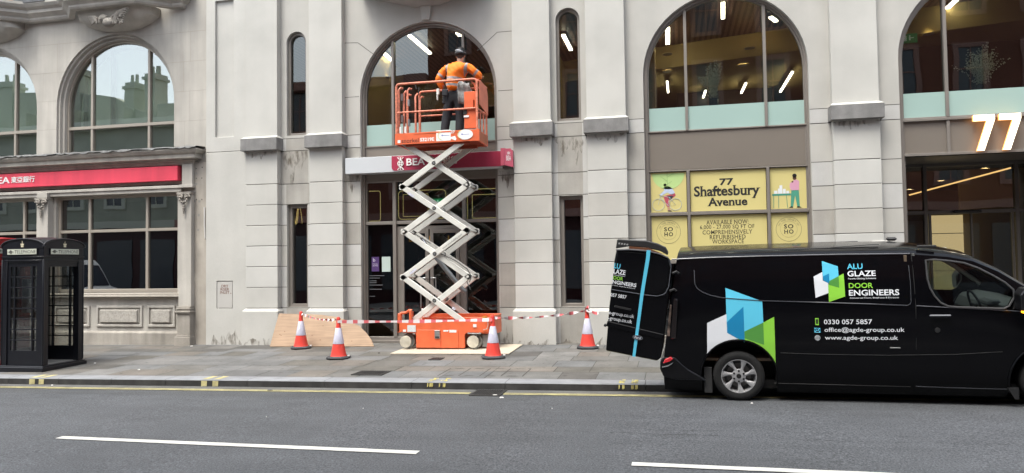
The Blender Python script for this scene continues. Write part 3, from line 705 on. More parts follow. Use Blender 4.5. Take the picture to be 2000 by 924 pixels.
# road wear: hairline cracks and a trench patch
rc = random.Random(77)
def crack(x0, x1, y0, seedv, w=.012, dash=False):
    r_ = random.Random(seedv); b = B(); x = x0; y = y0; prev = None
    while x < x1:
        x += r_.uniform(.03, .08); y += r_.uniform(-.018, .018); ww = w*r_.uniform(.3, 1.2); cur = (x, y, ww)
        if prev and not (dash and r_.random() < .35): b.add([(prev[0], prev[1]-prev[2]/2, road(prev[0], 0)+.003), (cur[0], cur[1]-cur[2]/2, road(cur[0], 0)+.003), (cur[0], cur[1]+cur[2]/2, road(cur[0], 0)+.003), (prev[0], prev[1]+prev[2]/2, road(prev[0], 0)+.003)], [(0, 1, 2, 3)])
        prev = cur
    struct(b.obj('road_crack', P('crack_dark', (.028, .028, .030), .9)), 'fine dark crack along the asphalt')
crack(-1.2, 3.6, -6.55, 1, .012, True); crack(-.4, 2.4, -6.42, 2, .008, True); crack(-9.5, -6.0, -5.2, 4, .007, True); crack(-3.2, -.6, -5.35, 6, .007, True)
tm = bpy.data.materials.new('asphalt_patch'); tm.use_nodes = True; _asphalt(tm, (.052, .054, .058), 1.2)
b = B(); slope_sheet(b, -20, -1.9, -4.86, -4.52, lambda x, y: road(x, y)+.002); struct(b.obj('road_patch', tm), 'darker strip of relaid asphalt beside the yellow lines')
# ------------------------------------------------------------------ lamps inside the office building
warm = EM('led_white', (255, 236, 205), 9); warm2 = EM('downlight_white', (255, 228, 180), 14)
def tube_light(pa, pb, w, lab):
    pa, pb = Vector(pa), Vector(pb); mid = (pa+pb)/2
    r = thing('strip_light', lab, 'strip light', 'linear lights on the upper floor', loc=mid)
    d = (pb-pa)/2; b = B(); side = d.cross(Vector((0, 0, 1))).normalized()*w/2
    for s_, z0, z1, nm, mt in ((1.0, -.035, -.001, 'diffuser', warm), (1.25, 0, .04, 'housing', P('light_housing', (.05, .05, .05), .5))):
        b = B(); q = [-d-side*s_, d-side*s_, d+side*s_, -d+side*s_]
        b.add([(p.x, p.y, p.z+z0) for p in q]+[(p.x, p.y, p.z+z1) for p in q], [(3, 2, 1, 0), (4, 5, 6, 7), (0, 1, 5, 4), (1, 2, 6, 5), (2, 3, 7, 6), (3, 0, 4, 7)])
        b.obj(nm, mt, r)
import numpy as np
def unp(u, v, z=None, y=None):
    d = fw*1420.2+r2*(u-1000)+u2*(462-v); c = Vector((0, -14.2877, 1.6456))
    t = (z-c.z)/d.z if z is not None else (y-c.y)/d.y
    return c+d*t
for (a, c_, z, w, lab) in (
    ((800, 68), (840, 103), 6.72, .075, 'bright strip light left of the worker, in the central pane of the bank arch'),
    ((750, 103), (766, 117), 6.72, .075, 'strip light in the left pane of the bank arch'),
    ((893, 62), (898, 68), 6.72, .075, 'short strip light above the worker helmet'),
    ((1100, 67), (1115, 96), 6.72, .075, 'strip light seen through the right narrow arched window'),
    ((1304, 53), (1304, 84), 6.72, .09, 'strip light high in the left pane over the yellow posters'),
    ((1412, 4), (1412, 34), 6.72, .075, 'strip light at the crown of the arch over the yellow posters'),
    ((1505, 32), (1516, 40), 6.72, .075, 'short strip light in the right pane over the yellow posters'),
    ((1838, 26), (1868, -2), 6.72, .075, 'strip light at the crown of the entrance arch'),
    ((1303, 158), (1305, 179), 6.1, .045, 'dim hanging strip light in the left pane beside the ochre wall'),
    ((1378, 176), (1371, 197), 6.1, .045, 'hanging strip light just left of the vase of branches'),
    ((1457, 161), (1448, 180), 6.1, .045, 'hanging strip light right of the vase of branches'),
    ((1548, 139), (1524, 178), 6.1, .045, 'longest hanging strip light in the right pane over the posters'),
    ((1815, 150), (1862, 118), 6.1, .07, 'diagonal strip light left of the second vase'),
    ((1870, 128), (1876, 121), 6.1, .05, 'thin strip light stub close to the second vase')):
    tube_light(unp(*a, z=z), unp(*c_, z=z), w, lab)
def downlight(u, v, z, r_, lab, grp='round downlights'):
    p_ = unp(u, v, z=z); o = thing('downlight', lab, 'downlight', grp, loc=p_)
    b = B(); b.lathe([(0, -.004), (r_, -.004), (r_, .0)], n=14); b.obj('lens', warm2, o)
    b = B(); b.lathe([(r_, -.008), (r_*1.25, -.008), (r_*1.3, 0), (r_, 0)], n=14); b.obj('trim', P('white_trim', (.5, .5, .48), .5), o)
for (u, v, lab) in ((1303, 106, 'downlight in the left pane over the posters'), (1303, 139, 'lower downlight in the left pane over the posters'), (1464, 94, 'bright downlight right of the vase'), (1451, 127, 'lower downlight right of the vase'), (752, 151, 'downlight in the left pane of the bank arch'),
    (1813, 66, 'upper downlight left in the entrance arch'), (1771, 102, 'lower downlight left in the entrance arch')):
    downlight(u, v, 6.24, .09, lab)
for (u, v, lab) in ((1923, 330, 'nearest downlight over the lobby'), (1878, 343, 'second downlight over the lobby'), (1838, 354, 'third downlight over the lobby'), (1776, 371, 'farthest downlight over the lobby behind the narrow pane')):
    downlight(u, v, 3.54, .07, lab, 'downlights over the lobby')
a_, c_ = unp(1776, 381, y=3.9), unp(1974, 328, y=2.2)
tl = thing('cove_light', 'long warm line of light rising across the lobby glass', 'cove light', loc=(a_+c_)/2)
b = B(); d_ = (c_-a_)/2; b.tube([-d_, d_], .016, 6); b.obj('tube', EM('warm_cove', (225, 178, 112), 1.0), tl); b = B(); b.tube([-d_+Vector((0, .03, .02)), d_+Vector((0, .03, .02))], .018, 6); b.obj('channel', bronze_dark, tl)
# glowing gold tubes added behind the glass in place of reflected street signs
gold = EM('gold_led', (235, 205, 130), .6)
def reflection_loop(pts, lab, r_=.008, closed=True):
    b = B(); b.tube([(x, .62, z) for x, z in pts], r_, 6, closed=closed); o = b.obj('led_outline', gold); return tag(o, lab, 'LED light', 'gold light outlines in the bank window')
def rr(x0, x1, z0, z1, r_=.08):
    o = []
    for cx, cz, a0 in ((x1-r_, z1-r_, 0), (x0+r_, z1-r_, 90), (x0+r_, z0+r_, 180), (x1-r_, z0+r_, 270)):
        for k in range(4): a = radians(a0+30*k); o.append((cx+r_*cos(a), cz+r_*sin(a)))
    return o
reflection_loop(rr(-6.60, -6.25, 2.62, 3.28, .05), 'gold light outline in the upper left bank pane')
reflection_loop(rr(-5.83, -4.75, 2.64, 3.26), 'gold rounded outline in the upper middle bank pane'); reflection_loop(rr(-5.72, -5.15, 2.70, 3.18, .02), 'inner gold outline in the upper middle bank pane', .006)
reflection_loop(rr(-4.27, -3.45, 2.55, 3.24), 'gold outline in the upper right bank pane'); reflection_loop(rr(-4.16, -3.3, 2.62, 3.12, .02), 'inner gold outline in the upper right bank pane', .006)
z0_, z1_ = 2.61, 2.97; xs_ = [(-8.31, 0), (-8.30, .55), (-8.26, 1), (-8.22, .6), (-8.20, 0)]  # glowing double arch added in place of a sign reflected from across the street
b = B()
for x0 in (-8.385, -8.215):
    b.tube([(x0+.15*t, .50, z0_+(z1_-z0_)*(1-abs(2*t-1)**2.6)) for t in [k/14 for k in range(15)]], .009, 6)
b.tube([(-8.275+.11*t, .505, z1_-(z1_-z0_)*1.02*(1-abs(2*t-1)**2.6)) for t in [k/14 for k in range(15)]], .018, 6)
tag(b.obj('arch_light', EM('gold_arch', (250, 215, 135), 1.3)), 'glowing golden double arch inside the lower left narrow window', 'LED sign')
b = B()
b.text('DINNI', -5.70, -5.20, 2.16, 2.28, FY(.9), off=.01); b.text('L O', -4.80, -4.45, 2.16, 2.28, FY(.9), off=.01)  # glowing letters added in place of street lettering reflected in the glass
tag(b.obj('lettering', EM('amber_letters', (215, 150, 60), .35)), 'amber capital letters glowing behind the bank door glass', 'lettering')
# green exit signs
def exit_sign(u, v, y, w, lab, fac=1):
    p_ = unp(u, v, y=y); o = thing('exit_sign', lab, 'exit sign', loc=p_)
    b = B(); b.box(-w/2, w/2, 0, .03, -w*.28, w*.28); b.obj('case', EM('exit_green' if fac == 1 else 'exit_green_dim', (40, 150, 90), .8*fac), o)
    b = B(); b.box(-w*.38, -w*.1, -.004, -.001, -w*.16, w*.16); b.ball((w*.08, -.003, w*.13), (w*.05, .002, w*.05), 8, 6); b.box(w*.04, w*.12, -.004, -.001, -w*.12, w*.07); b.box(w*.12, w*.3, -.004, -.001, -w*.0, w*.05); b.obj('running_figure', EM('exit_white' if fac == 1 else 'exit_white_dim', (220, 240, 225), 1.0*fac), o)
exit_sign(853, 396, .9, .32, 'green exit sign glowing behind the scissor arms')
exit_sign(1774, 75, 2.0, .34, 'dim green exit sign in the left pane of the entrance arch', .06)
# vases of dried branches on the sill
def vase(x, y, z, h, spread, seedv, lab):
    rnd = random.Random(seedv); r = thing('branch_vase', lab, 'vase', 'vases of dried branches', loc=(x, y, z))
    b = B(); b.lathe([(.0, 0), (.095, 0), (.10, .02), (.10, h*.33), (.092, h*.33), (.09, .03), (0, .03)], n=20); b.obj('vase', P('smoked_vase', (.035, .032, .03), .15, coat=.6), r, smooth=40)
    st = B(); bu = B()
    for i in range(64):
        a = rnd.uniform(0, 2*pi); k = rnd.random()**.6*spread; top = h*rnd.uniform(.62, 1.0)
        if i > 58: k = spread*1.7; top = h*rnd.uniform(.6, .85)
        p0 = Vector((rnd.uniform(-.05, .05), rnd.uniform(-.05, .05), h*.2)); p1 = Vector((cos(a)*k*.45, sin(a)*k*.3, h*.55)); p2 = Vector((cos(a)*k, sin(a)*k*.5, top))
        pts = [p0, p0.lerp(p1, .6), p1, p1.lerp(p2, .5), p2]; st.tube(pts, .0022, 3, caps=False)
        for j in range(26):
            t = .25+.75*j/26; q = p0.lerp(p1, t*2) if t < .5 else p1.lerp(p2, t*2-1); q = q+Vector([rnd.uniform(-.025, .025) for _ in range(3)])
            s_ = rnd.uniform(.009, .017); bu.ball(q, s_, 4, 2)
    st.obj('stems', P('dry_stem', (.10, .075, .05), .8), r); bu.obj('buds', P('pale_buds', (.80, .74, .56), .7), r)
vase(.855, .80, 4.50, 1.2, .18, 3, 'dark vase of budded branches standing over the posters')
vase(5.69, .80, 4.45, 1.2, .29, 8, 'dark vase of spreading branches above the glowing 77')
vase(-5.22, .85, 4.42, 1.28, .26, 14, 'vase of budded branches in the bank arch, left of the worker legs')
# glowing house number
nr = thing('number_sign', 'glowing white number 77 over the entrance', 'number sign', loc=(5.3, .22, 3.54))
for x0 in (0, .415):
    b = B(); w = .34; h = .64
    L7 = [(0, h), (0, h-.105), (.215, h-.105), (.045, 0), (.155, 0), (w, h-.09), (w, h)]
    L7 = [(x0+p[0], p[1]) for p in L7][::-1]
    b.prism([L7], -.075, -.068); n = b.obj('numeral', EM('numeral_glow', (255, 244, 214), 1.05), nr)
    b = B(); 
    b.prism([L7], -.068, -.005); b.obj('numeral_side', EM('numeral_orange', (240, 170, 100), .5), nr if False else n)
# ------------------------------------------------------------------ signs on the stone building
BS = thing('bank_fascia_sign', 'white and red fascia sign with globe emblem behind the scissor arms', 'sign', loc=(-4.98, 0, 3.6))
def q(b, name, mats, parent, loc, **k):
    b.v = [(p[0]-loc[0], p[1]-loc[1], p[2]-loc[2]) for p in b.v]; return b.obj(name, mats, parent, **k)
bl = (-4.98, 0, 3.6)
b = B(); b.box(-6.775, -3.12, -.02, .22, 3.595, 3.935); q(b, 'panel', white_paint, BS, bl, bevel=.006)
b = B(); lp = [(-5.64, 3.622), (-3.27, 3.622), (-3.27, 3.928), (-5.72, 3.928), (-5.72, 3.70)]+[(-5.64-.08*sin(radians(a)), 3.70-.078*cos(radians(a))) for a in (75, 60, 45, 30, 15)]
b.prism([lp], -.032, -.0205); q(b, 'red_band', P('red_band', (.36, .035, .075), .35, var=.10, scale=1.5, streak=.12), BS, bl)
def emblem(b, xc, zc, s, y):
    f = lambda pts, r_=.06: b.tube([(xc+p[0]*s, y, zc+p[1]*s) for p in pts], r_*s, 6)
    b.tube([(xc+.42*s*cos(2*pi*k/24), y, zc+.42*s*sin(2*pi*k/24)) for k in range(24)], .06*s, 6, closed=True)
    b.tube([(xc+.18*s*cos(2*pi*k/16), y, zc+.42*s*sin(2*pi*k/16)) for k in range(16)], .05*s, 6, closed=True)
    f([(-.4, .14), (0, .11), (.4, .14)]); f([(-.4, -.14), (0, -.11), (.4, -.14)])
    for s_ in (1, -1):
        f([(0, .42*s_), (0, .95*s_)]); f([(-.45, .92*s_), (-.3, .68*s_), (0, .58*s_), (.3, .68*s_), (.45, .92*s_)], .07); f([(-.32, .95*s_), (.32, .95*s_)], .03)
b = B(); emblem(b, -5.515, 3.762, .145, -.05); q(b, 'globe_emblem', white_letter, BS, bl, smooth=60)
b = B(); b.text('BEA', -5.385, -4.98, 3.715, 3.862, FY(-.034), off=.012, depth=.014); b.text('東亞銀行', -4.93, -4.27, 3.71, 3.87, FY(-.034), off=.008, depth=.014); q(b, 'letters', white_letter, BS, bl)
PB = thing('projecting_sign', 'small red box sign projecting at the right end of the fascia', 'sign', loc=(-3.2, -.15, 3.77))
b = B(); b.add([(-.14, -.0, .19), (-.07, -.0, .19), (-.07, 0, -.15), (-.14, 0, -.15)], [(0, 1, 2, 3)]); b.box(-.14, .05, .06, .14, -.15, .19); b.prism([[(-.14, -.15), (-.07, -.15), (-.07, .19), (-.14, .19)]], -.02, .06)
b.add([(-.065, -.02, .19), (.09, .06, .155), (.09, .06, -.19), (-.065, -.02, -.15), (-.065, .14, .19), (.09, .14, .155), (.09, .14, -.19), (-.065, .14, -.15)], [(3, 2, 1, 0), (0, 1, 5, 4), (1, 2, 6, 5), (2, 3, 7, 6), (4, 5, 6, 7)])
b.obj('box', P('faded_red_box', (.52, .10, .15), .4, var=.1, scale=4), PB)
fn = lambda x, z, d: (-.065+(x)*.155, -.024+(x)*.08, z)
b = B(); b.text('BEA', .25, .8, -.06, .04, fn, off=.01); b.text('東', .3, .75, .06, .12, fn); b.obj('letters', white_letter, PB)
b = B(); b.box(-.12, .06, .05, .25, -.21, -.16); b.obj('bracket', bronze_dark, PB)
# yellow vinyl posters on the glass
def poster(x0, x1, z0, z1, lab):
    o = thing('window_poster', lab, 'window poster', 'yellow vinyl sheets in the shop window', loc=((x0+x1)/2, .235, z0))
    b = B(); b.box(x0, x1, .312, .318, z0, z1); q(b, 'sheet', poster_y, o, ((x0+x1)/2, .235, z0)); return o, ((x0+x1)/2, .235, z0)
xA, xB_, xC, xD, xE, xF = -.42, .275, .35, 1.755, 1.83, 2.505
yP = .310
def PF(x, z, d): return (x, yP-d, z)
o, l0 = poster(xB_+.075, xD, 2.61, 3.395, 'yellow poster reading 77 Shaftesbury Avenue')
b = B(); b.text('77', .90, 1.16, 3.10, 3.235, PF, off=.03, slab=.045); b.text('Shaftesbury', .415, 1.65, 2.835, 3.10, PF, off=.028, slab=.05); b.text('Avenue', .665, 1.41, 2.70, 2.865, PF, off=.028, slab=.05); q(b, 'lettering', black_letter, o, l0)
o, l0 = poster(xB_+.075, xD, 1.67, 2.53, 'yellow poster announcing available workspace')
b = B()
for t, (x0, x1, z0, z1) in (('AVAILABLE NOW:', (.635, 1.42, 2.345, 2.43)), ('6,000 - 27,000 SQ FT OF', (.515, 1.525, 2.245, 2.335)), ('COMPREHENSIVELY', (.56, 1.485, 2.155, 2.235)), ('REFURBISHED', (.69, 1.36, 2.06, 2.14)), ('WORKSPACE', (.735, 1.325, 1.97, 2.05))):
    b.text(t, x0, x1, z0, z1, PF, off=.004, slab=.03, space=1.06)
b.box(.62, 1.45, yP-.001, yP, 1.895, 1.91)
q(b, 'lettering', black_letter, o, l0)
thin = P('thin_grey_ink', (.16, .145, .08), .6)
for (x0, x1, xc, side) in ((xA, xB_, -.085, 'left'), (xE, xF, 2.145, 'right')):
    o, l0 = poster(x0, x1, 1.67, 2.53, 'yellow poster with the round SOHO roundel, %s of the workspace notice' % side)
    b = B(); b.text('SO', xc-.085, xc+.085, 2.235, 2.315, PF, off=.02, slab=.03, space=1.15); b.text('HO', xc-.085, xc+.085, 2.135, 2.215, PF, off=.02, slab=.03, space=1.15); q(b, 'lettering', black_letter, o, l0)
    b = B()
    b.prism([circ(xc, 2.222, .232, 40), circ(xc, 2.222, .226, 40)[::-1]], yP-.001, yP); b.prism([circ(xc, 2.222, .155, 36), circ(xc, 2.222, .152, 36)[::-1]], yP-.001, yP)
    for k, ch in enumerate('IN THE HEART OF'):
        if ch == ' ': continue
        a = radians(158-136*k/14); ca, sa = cos(a-pi/2), sin(a-pi/2); px, pz = xc+.188*cos(a), 2.222+.188*sin(a)
        b.text(ch, -.011, .011, -.015, .015, lambda x, z, d: (px+x*ca-z*sa, yP, pz+x*sa+z*ca), fit='z')
    q(b, 'roundel', thin, o, l0)
# cyclist poster
o, l0 = poster(xA, xB_, 2.61, 3.395, 'yellow poster with a cyclist under a green leaf disc')
def flat(name, col, loops, l0, o, tubes=(), r_=.006):
    b = B()
    for k, L in enumerate(loops): b.sheet([L], lambda x, z: (x, yP-.0015*(k+1)*.3-.0006, z))
    for t in tubes: b.tube([(x, yP-.003, z) for x, z in t], r_, 5)
    q(b, name, P(name+'_ink', col, .5), o, l0)
dc = [(-.07+.31*cos(a), 3.37+.31*sin(a)) for a in [pi+pi*k/20 for k in range(21)]]
dc = [(x, min(z, 3.393)) for x, z in dc]
flat('leaf_disc', (.40, .55, .22), [dc], l0, o)
flat('leaf_veins', (.22, .38, .14), [], l0, o, [[(-.09, 3.38), (-.09, 3.08)], [(-.09, 3.30), (.05, 3.38)], [(-.09, 3.22), (-.22, 3.32)], [(-.09, 3.16), (.0, 3.22)]], .003)
flat('bicycle', (.45, .50, .50), [], l0, o, [circ(-.27, 2.76, .115, 20)+[(-.155, 2.76)], circ(.06, 2.76, .115, 20)+[(.175, 2.76)], [(-.27, 2.76), (-.23, 2.94), (-.05, 2.9), (.06, 2.76), (-.09, 2.74), (-.23, 2.92)], [(-.05, 2.9), (-.09, 2.74)], [(-.26, 2.96), (-.20, 2.95)]], .004)
flat('rider_shirt', (.42, .48, .62), [[(-.16, 3.10), (-.08, 3.13), (.0, 3.08), (.05, 2.99), (.0, 2.94), (-.09, 3.0), (-.22, 2.93), (-.24, 2.96), (-.15, 3.04)]], l0, o)
flat('rider_trousers', (.38, .06, .09), [[(.05, 2.98), (-.02, 2.96), (-.17, 2.93), (-.15, 2.86), (-.11, 2.72), (-.05, 2.72), (-.07, 2.84), (.03, 2.90), (.07, 2.94)]], l0, o)
flat('rider_head', (.42, .24, .16), [circ(-.135, 3.145, .028, 10), [(-.10, 2.72), (-.06, 2.72), (-.04, 2.64), (-.02, 2.63), (-.09, 2.625)]], l0, o)
flat('rider_details', (.03, .03, .04), [[(-.165, 3.165), (-.11, 3.175), (-.105, 3.145), (-.14, 3.15)], [(-.10, 2.93), (.03, 2.93), (-.02, 2.86), (-.06, 2.86)], [(-.08, 2.65), (-.015, 2.64), (-.02, 2.62), (-.09, 2.625)]], l0, o)
# person by the model table
o, l0 = poster(xE, xF, 2.61, 3.395, 'yellow poster with a standing figure beside a model table')
flat('table', (.05, .24, .17), [[(1.865, 2.90), (2.20, 2.90), (2.20, 2.865), (1.865, 2.865)]], l0, o, [[(1.89, 2.865), (1.885, 2.63)], [(1.98, 2.865), (1.975, 2.63)], [(2.12, 2.865), (2.135, 2.63)]], .005)
flat('model_blocks', (.62, .64, .66), [rect(1.90, 1.96, 2.902, 2.96), rect(1.97, 2.03, 2.902, 3.0), rect(2.0, 2.05, 2.902, 3.06), rect(2.06, 2.11, 2.902, 2.99), rect(2.12, 2.17, 2.902, 2.95)], l0, o)
flat('figure_trousers', (.06, .26, .18), [[(2.21, 2.96), (2.345, 2.96), (2.355, 2.65), (2.31, 2.65), (2.275, 2.86), (2.235, 2.65), (2.19, 2.65)]], l0, o)
flat('figure_jumper', (.55, .28, .38), [[(2.21, 2.955), (2.35, 2.955), (2.355, 3.13), (2.31, 3.16), (2.26, 3.15), (2.19, 3.09), (2.18, 3.02)]], l0, o)
flat('figure_head', (.10, .05, .03), [circ(2.275, 3.19, .035, 12), circ(2.235, 3.12, .018, 8)], l0, o)
flat('figure_dark', (.012, .01, .01), [circ(2.275, 3.235, .04, 12), [(2.15, 2.625), (2.235, 2.625), (2.23, 2.65), (2.20, 2.655)], [(2.30, 2.625), (2.39, 2.625), (2.35, 2.65), (2.31, 2.655)]], l0, o)
# notices on the bank glass
def notice(x0, x1, z0, z1, mat, lab, txt):
    c = ((x0+x1)/2, .318, z0); o = thing('window_notice', lab, 'notice', loc=c); b = B(); b.box(x0, x1, .318, .323, z0, z1); q(b, 'sheet', mat, o, c)
    b = B()
    for t, a in txt: b.text(t, *a, FY(.3165), off=.005)
    if txt: q(b, 'print', P('notice_print', (.62, .60, .66), .6), o, c)
notice(-6.335, -6.165, 1.52, 1.83, P('purple_notice', (.07, .035, .13), .4), 'purple notice on the left bank pane', [('b', (-6.30, -6.25, 1.73, 1.80)), ('Protecting', (-6.31, -6.20, 1.66, 1.69)), ('your money', (-6.31, -6.19, 1.62, 1.65))])
notice(-6.10, -5.905, 1.51, 1.83, P('pale_notice', (.42, .50, .47), .6), 'pale paper notice beside the purple one', [])
notice(-5.245, -5.17, 2.33, 2.43, P('small_notice', (.6, .62, .66), .6), 'small white sticker at the top of the left bank door', []) if False else None
wt = B()
for i, (w, z) in enumerate(((.34, 1.42), (.24, 1.37), (.16, 1.31), (.16, 1.27), (.30, 1.22), (.28, 1.13), (.12, .98))):
    wt.box(-6.39, -6.39+w, .3235, .324, z, z+.014)
tag(wt.obj('window_lettering', P('white_vinyl', (.10, .105, .115), .6)), 'rows of fine white lettering under the notices on the bank glass', 'lettering')

# ================================================================== LEFT BUILDING
LB = thing('corner_building', 'weathered stone building with arched windows and a red bank fascia on the left', 'building', loc=(-17, .1, 0))
LO = Matrix.Translation((17, -.1, 0))
def lp_(b, name, mats, parent=LB, **k): return part(b, name, mats, parent, LO, **k)
LARCH = [(-12.61, 1.60), (-16.37, 1.60), (-20.13, 1.60)]
b = B(); b.prism([rect(-24, -10.165, 4.0, 12)]+[arch(xc, hw, 4.30, 5.53) for xc, hw in LARCH], .10, .46)
g = b
rj = random.Random(2)
for z in (4.98, 5.66, 6.34, 7.02):
    for xa, xb in ((-24, -21.73), (-18.53, -17.97), (-14.77, -14.21), (-11.01, -10.17)):
        k = 0 if z < 5.6 else (1.6-sqrt(max(0, 1.6**2-(z-5.53)**2)))
        seam(g, [(xa-k, z), (xb+k, z)], .0985, .006)
for x, za, zb in ((-10.75, 4.3, 4.98), (-10.62, 4.98, 5.66), (-10.78, 5.66, 6.34), (-14.45, 4.98, 5.66), (-14.6, 5.66, 6.34), (-14.2, 6.34, 7.02), (-10.6, 6.34, 7.02), (-18.2, 5.66, 6.34)):
    seam(g, [(x, za), (x, zb)], .0985, .006)
up_ = lp_(g, 'upper_wall', [stone_old, P('faint_joint', (.30, .27, .23), .9)])
b = B()   # ring moulding round each arch
for xc, hw in LARCH:
    for (ra, rb, y0, y1) in ((hw-.001, hw-.05, .15, .3), (hw-.05, hw-.11, .22, .35)):
        b.prism([arch(xc, ra, 4.3, 5.53), arch(xc, rb, 4.31, 5.53)], y0, y1)
lp_(b, 'arch_moulding', stone_old, bevel=.008)
# glazing of the arches
for k_, (xc, hw) in enumerate(LARCH):
    b = B(); b.prism([arch(xc, hw-.09, 4.3, 5.53), arch(xc, hw-.16, 4.36, 5.53)], .30, .42)
    for mx in (xc-.84, xc+.72):
        zt = 5.53+sqrt((hw-.12)**2-(mx+.03-xc)**2); b.box(mx, mx+.06, .31, .40, 4.34, zt)
    b.box(xc-hw+.12, xc+hw-.12, .305, .40, 4.98, 5.05)
    w_ = lp_(b, 'arched_window', frame_light, bevel=.004)
    b = B(); b.prism([arch(xc, hw-.13, 4.33, 5.53)], .36, .37); lp_(b, 'pane', glass_refl, parent=w_)
    b = B(); b.prism([arch(xc, hw-.2, 5.13, 5.5)], .62, .63); lp_(b, 'roller_blind', P('mint_blind', (.80, .86, .80), .8), parent=w_)
    b = B(); b.box(xc-.44, xc-.40, .48, .6, 5.10, 6.95); b.box(xc-1.2, xc-1.17, .48, .6, 5.1, 6.3); lp_(b, 'blind_edge', P('dark_edge', (.02, .02, .02), .6), parent=w_)
b = B(); b.box(-24, -10.17, .46, 8, 3.55, 4.25); b.box(-24, -10.17, 7.9, 8, -.5, 12); b.box(-24, -10.17, .46, 8, 7.6, 7.7); b.box(-10.3, -10.17, .46, 8, -.5, 12); b.box(-24, -23.9, .46, 8, -.5, 12); b.box(-24, -10.17, .46, 8, -.1, 0); b.box(-24, -10.3, 3.5, 3.6, 0, 7.6)
lp_(b, 'inner_shell', interior_dark)
# upper projecting moulding with canted bay and winged carving
def cornice(b, path, prof, mi=0):
    """sweep a profile [(out,z)] along a plan path [(x,y)] with mitres"""
    n = len(path); vs = []; k = len(prof)
    for i in range(n):
        p = Vector(path[i]); d0 = (Vector(path[i])-Vector(path[i-1])).normalized() if i > 0 else None; d1 = (Vector(path[i+1])-Vector(path[i])).normalized() if i < n-1 else None
        d0 = d0 or d1; d1 = d1 or d0; t = (d0+d1).normalized(); nn = Vector((t.y, -t.x)); m_ = 1/max(.4, nn.dot(Vector((d0.y, -d0.x))))
        for (o_, z) in prof: vs.append((p.x+nn.x*o_*m_, p.y+nn.y*o_*m_, z))
    fs = []
    for i in range(n-1):
        for j in range(k-1): fs.append((i*k+j, (i+1)*k+j, (i+1)*k+j+1, i*k+j+1))
    fs.append(tuple(range(k))); fs.append(tuple((n-1)*k+j for j in range(k))[::-1])
    b.add(vs, fs, mi)
prof_up = [(-.1, 7.56), (.02, 7.56), (.05, 7.60), (.05, 7.64), (.12, 7.70), (.15, 7.72), (.15, 7.79), (.22, 7.84), (.26, 7.90), (.26, 7.96), (-.1, 8.0)]
bayp = lambda xc: [(xc-1.95, .0), (xc-1.35, -.0), (xc-.85, -.5), (xc+.85, -.5), (xc+1.35, -.0), (xc+1.95, .0)]
b = B(); cornice(b, [(-24, 0)]+bayp(-19.9)+[(-18.0, 0)]+[(-17.3, 0), (-16.8, -.35), (-15.3, -.35), (-14.85, -.02), (-13.75, -.02), (-13.25, -.5), (-11.55, -.5), (-11.0, -.02), (-10.75, -.02), (-10.75, .3)], prof_up)
lp_(b, 'string_course', P('string_stone', (.40, .375, .34), .88, var=.1, bump=.25, streak=.15, dirt=.1, scale=2))
b = B()
for xc, hwt in ((-12.4, 1.02), (-16.1, .95)):
    vs = []; fs = []; rr_ = 15; lv = ((.18, 7.17, .03), (.50, 7.20, .16), (.80, 7.30, .32), (.98, 7.42, .44), (hwt, 7.56, .48), (hwt, 7.60, .48))
    for hw, z, d in lv:
        for j in range(rr_):
            a = pi*j/(rr_-1); ca, sa = cos(a), sin(a); ca = math.copysign(abs(ca)**.6, ca); sa = sa**.5
            vs.append((xc-hw*ca, .11-d*sa, z))
    for k in range(5):
        for j in range(rr_-1): fs.append((k*rr_+j, k*rr_+j+1, (k+1)*rr_+j+1, (k+1)*rr_+j))
    fs.append(tuple(range(rr_))[::-1]); b.add(vs, fs)
split_by(lp_(b, 'bay_corbel', stone_old, smooth=35))
b = B(); b.box(-15.6, -14.2, -.1, .1, 7.98, 8.6); lp_(b, 'brick_panel', P('orange_brick', (.38, .14, .07), .9, var=.2, scale=8))
b = B(); b.prism([[(-24, 8.0), (-15.9, 8.0), (-15.5, 8.06), (-15.1, 8.02), (-14.7, 8.05), (-14.2, 8.0), (-14.2, 7.93), (-24, 7.93)]], -.30, -.15); lp_(b, 'lead_capping', lead)
# winged bird carving
bird = P('carved_stone', (.28, .255, .225), .92, var=.2, scale=12, bump=.8, bscale=40, dirt=.4)
b = B(); b.ball((-12.42, -.45, 7.29), (.11, .10, .10), 12, 8); b.ball((-12.30, -.44, 7.20), (.15, .11, .11), 12, 8); b.add([(-12.47, -.53, 7.30), (-12.41, -.53, 7.27), (-12.44, -.60, 7.24)], [(0, 1, 2)])
for s_ in (-1, 1):
    for k in range(9):
        t = k/8; r0 = Vector((-12.40+s_*.08, -.42, 7.26)); 
        tip = Vector((-12.40+s_*(.50-.10*t), -.40, 7.40-.20*t)) if s_ < 0 else Vector((-12.40+s_*(.62-.22*t), -.42, 7.52-.38*t))
        b.tube([r0, r0.lerp(tip, .5)+Vector((0, -.03, .035)), tip], [.03, .032, .014], 6)
    for k in range(26):
        b.ball((-12.3+s_*rj.uniform(.05, .36)+.04, -.46, 7.24+rj.uniform(-.08, .12)), rj.uniform(.018, .034), 6, 4)
lp_(b, 'winged_carving', bird, smooth=40)
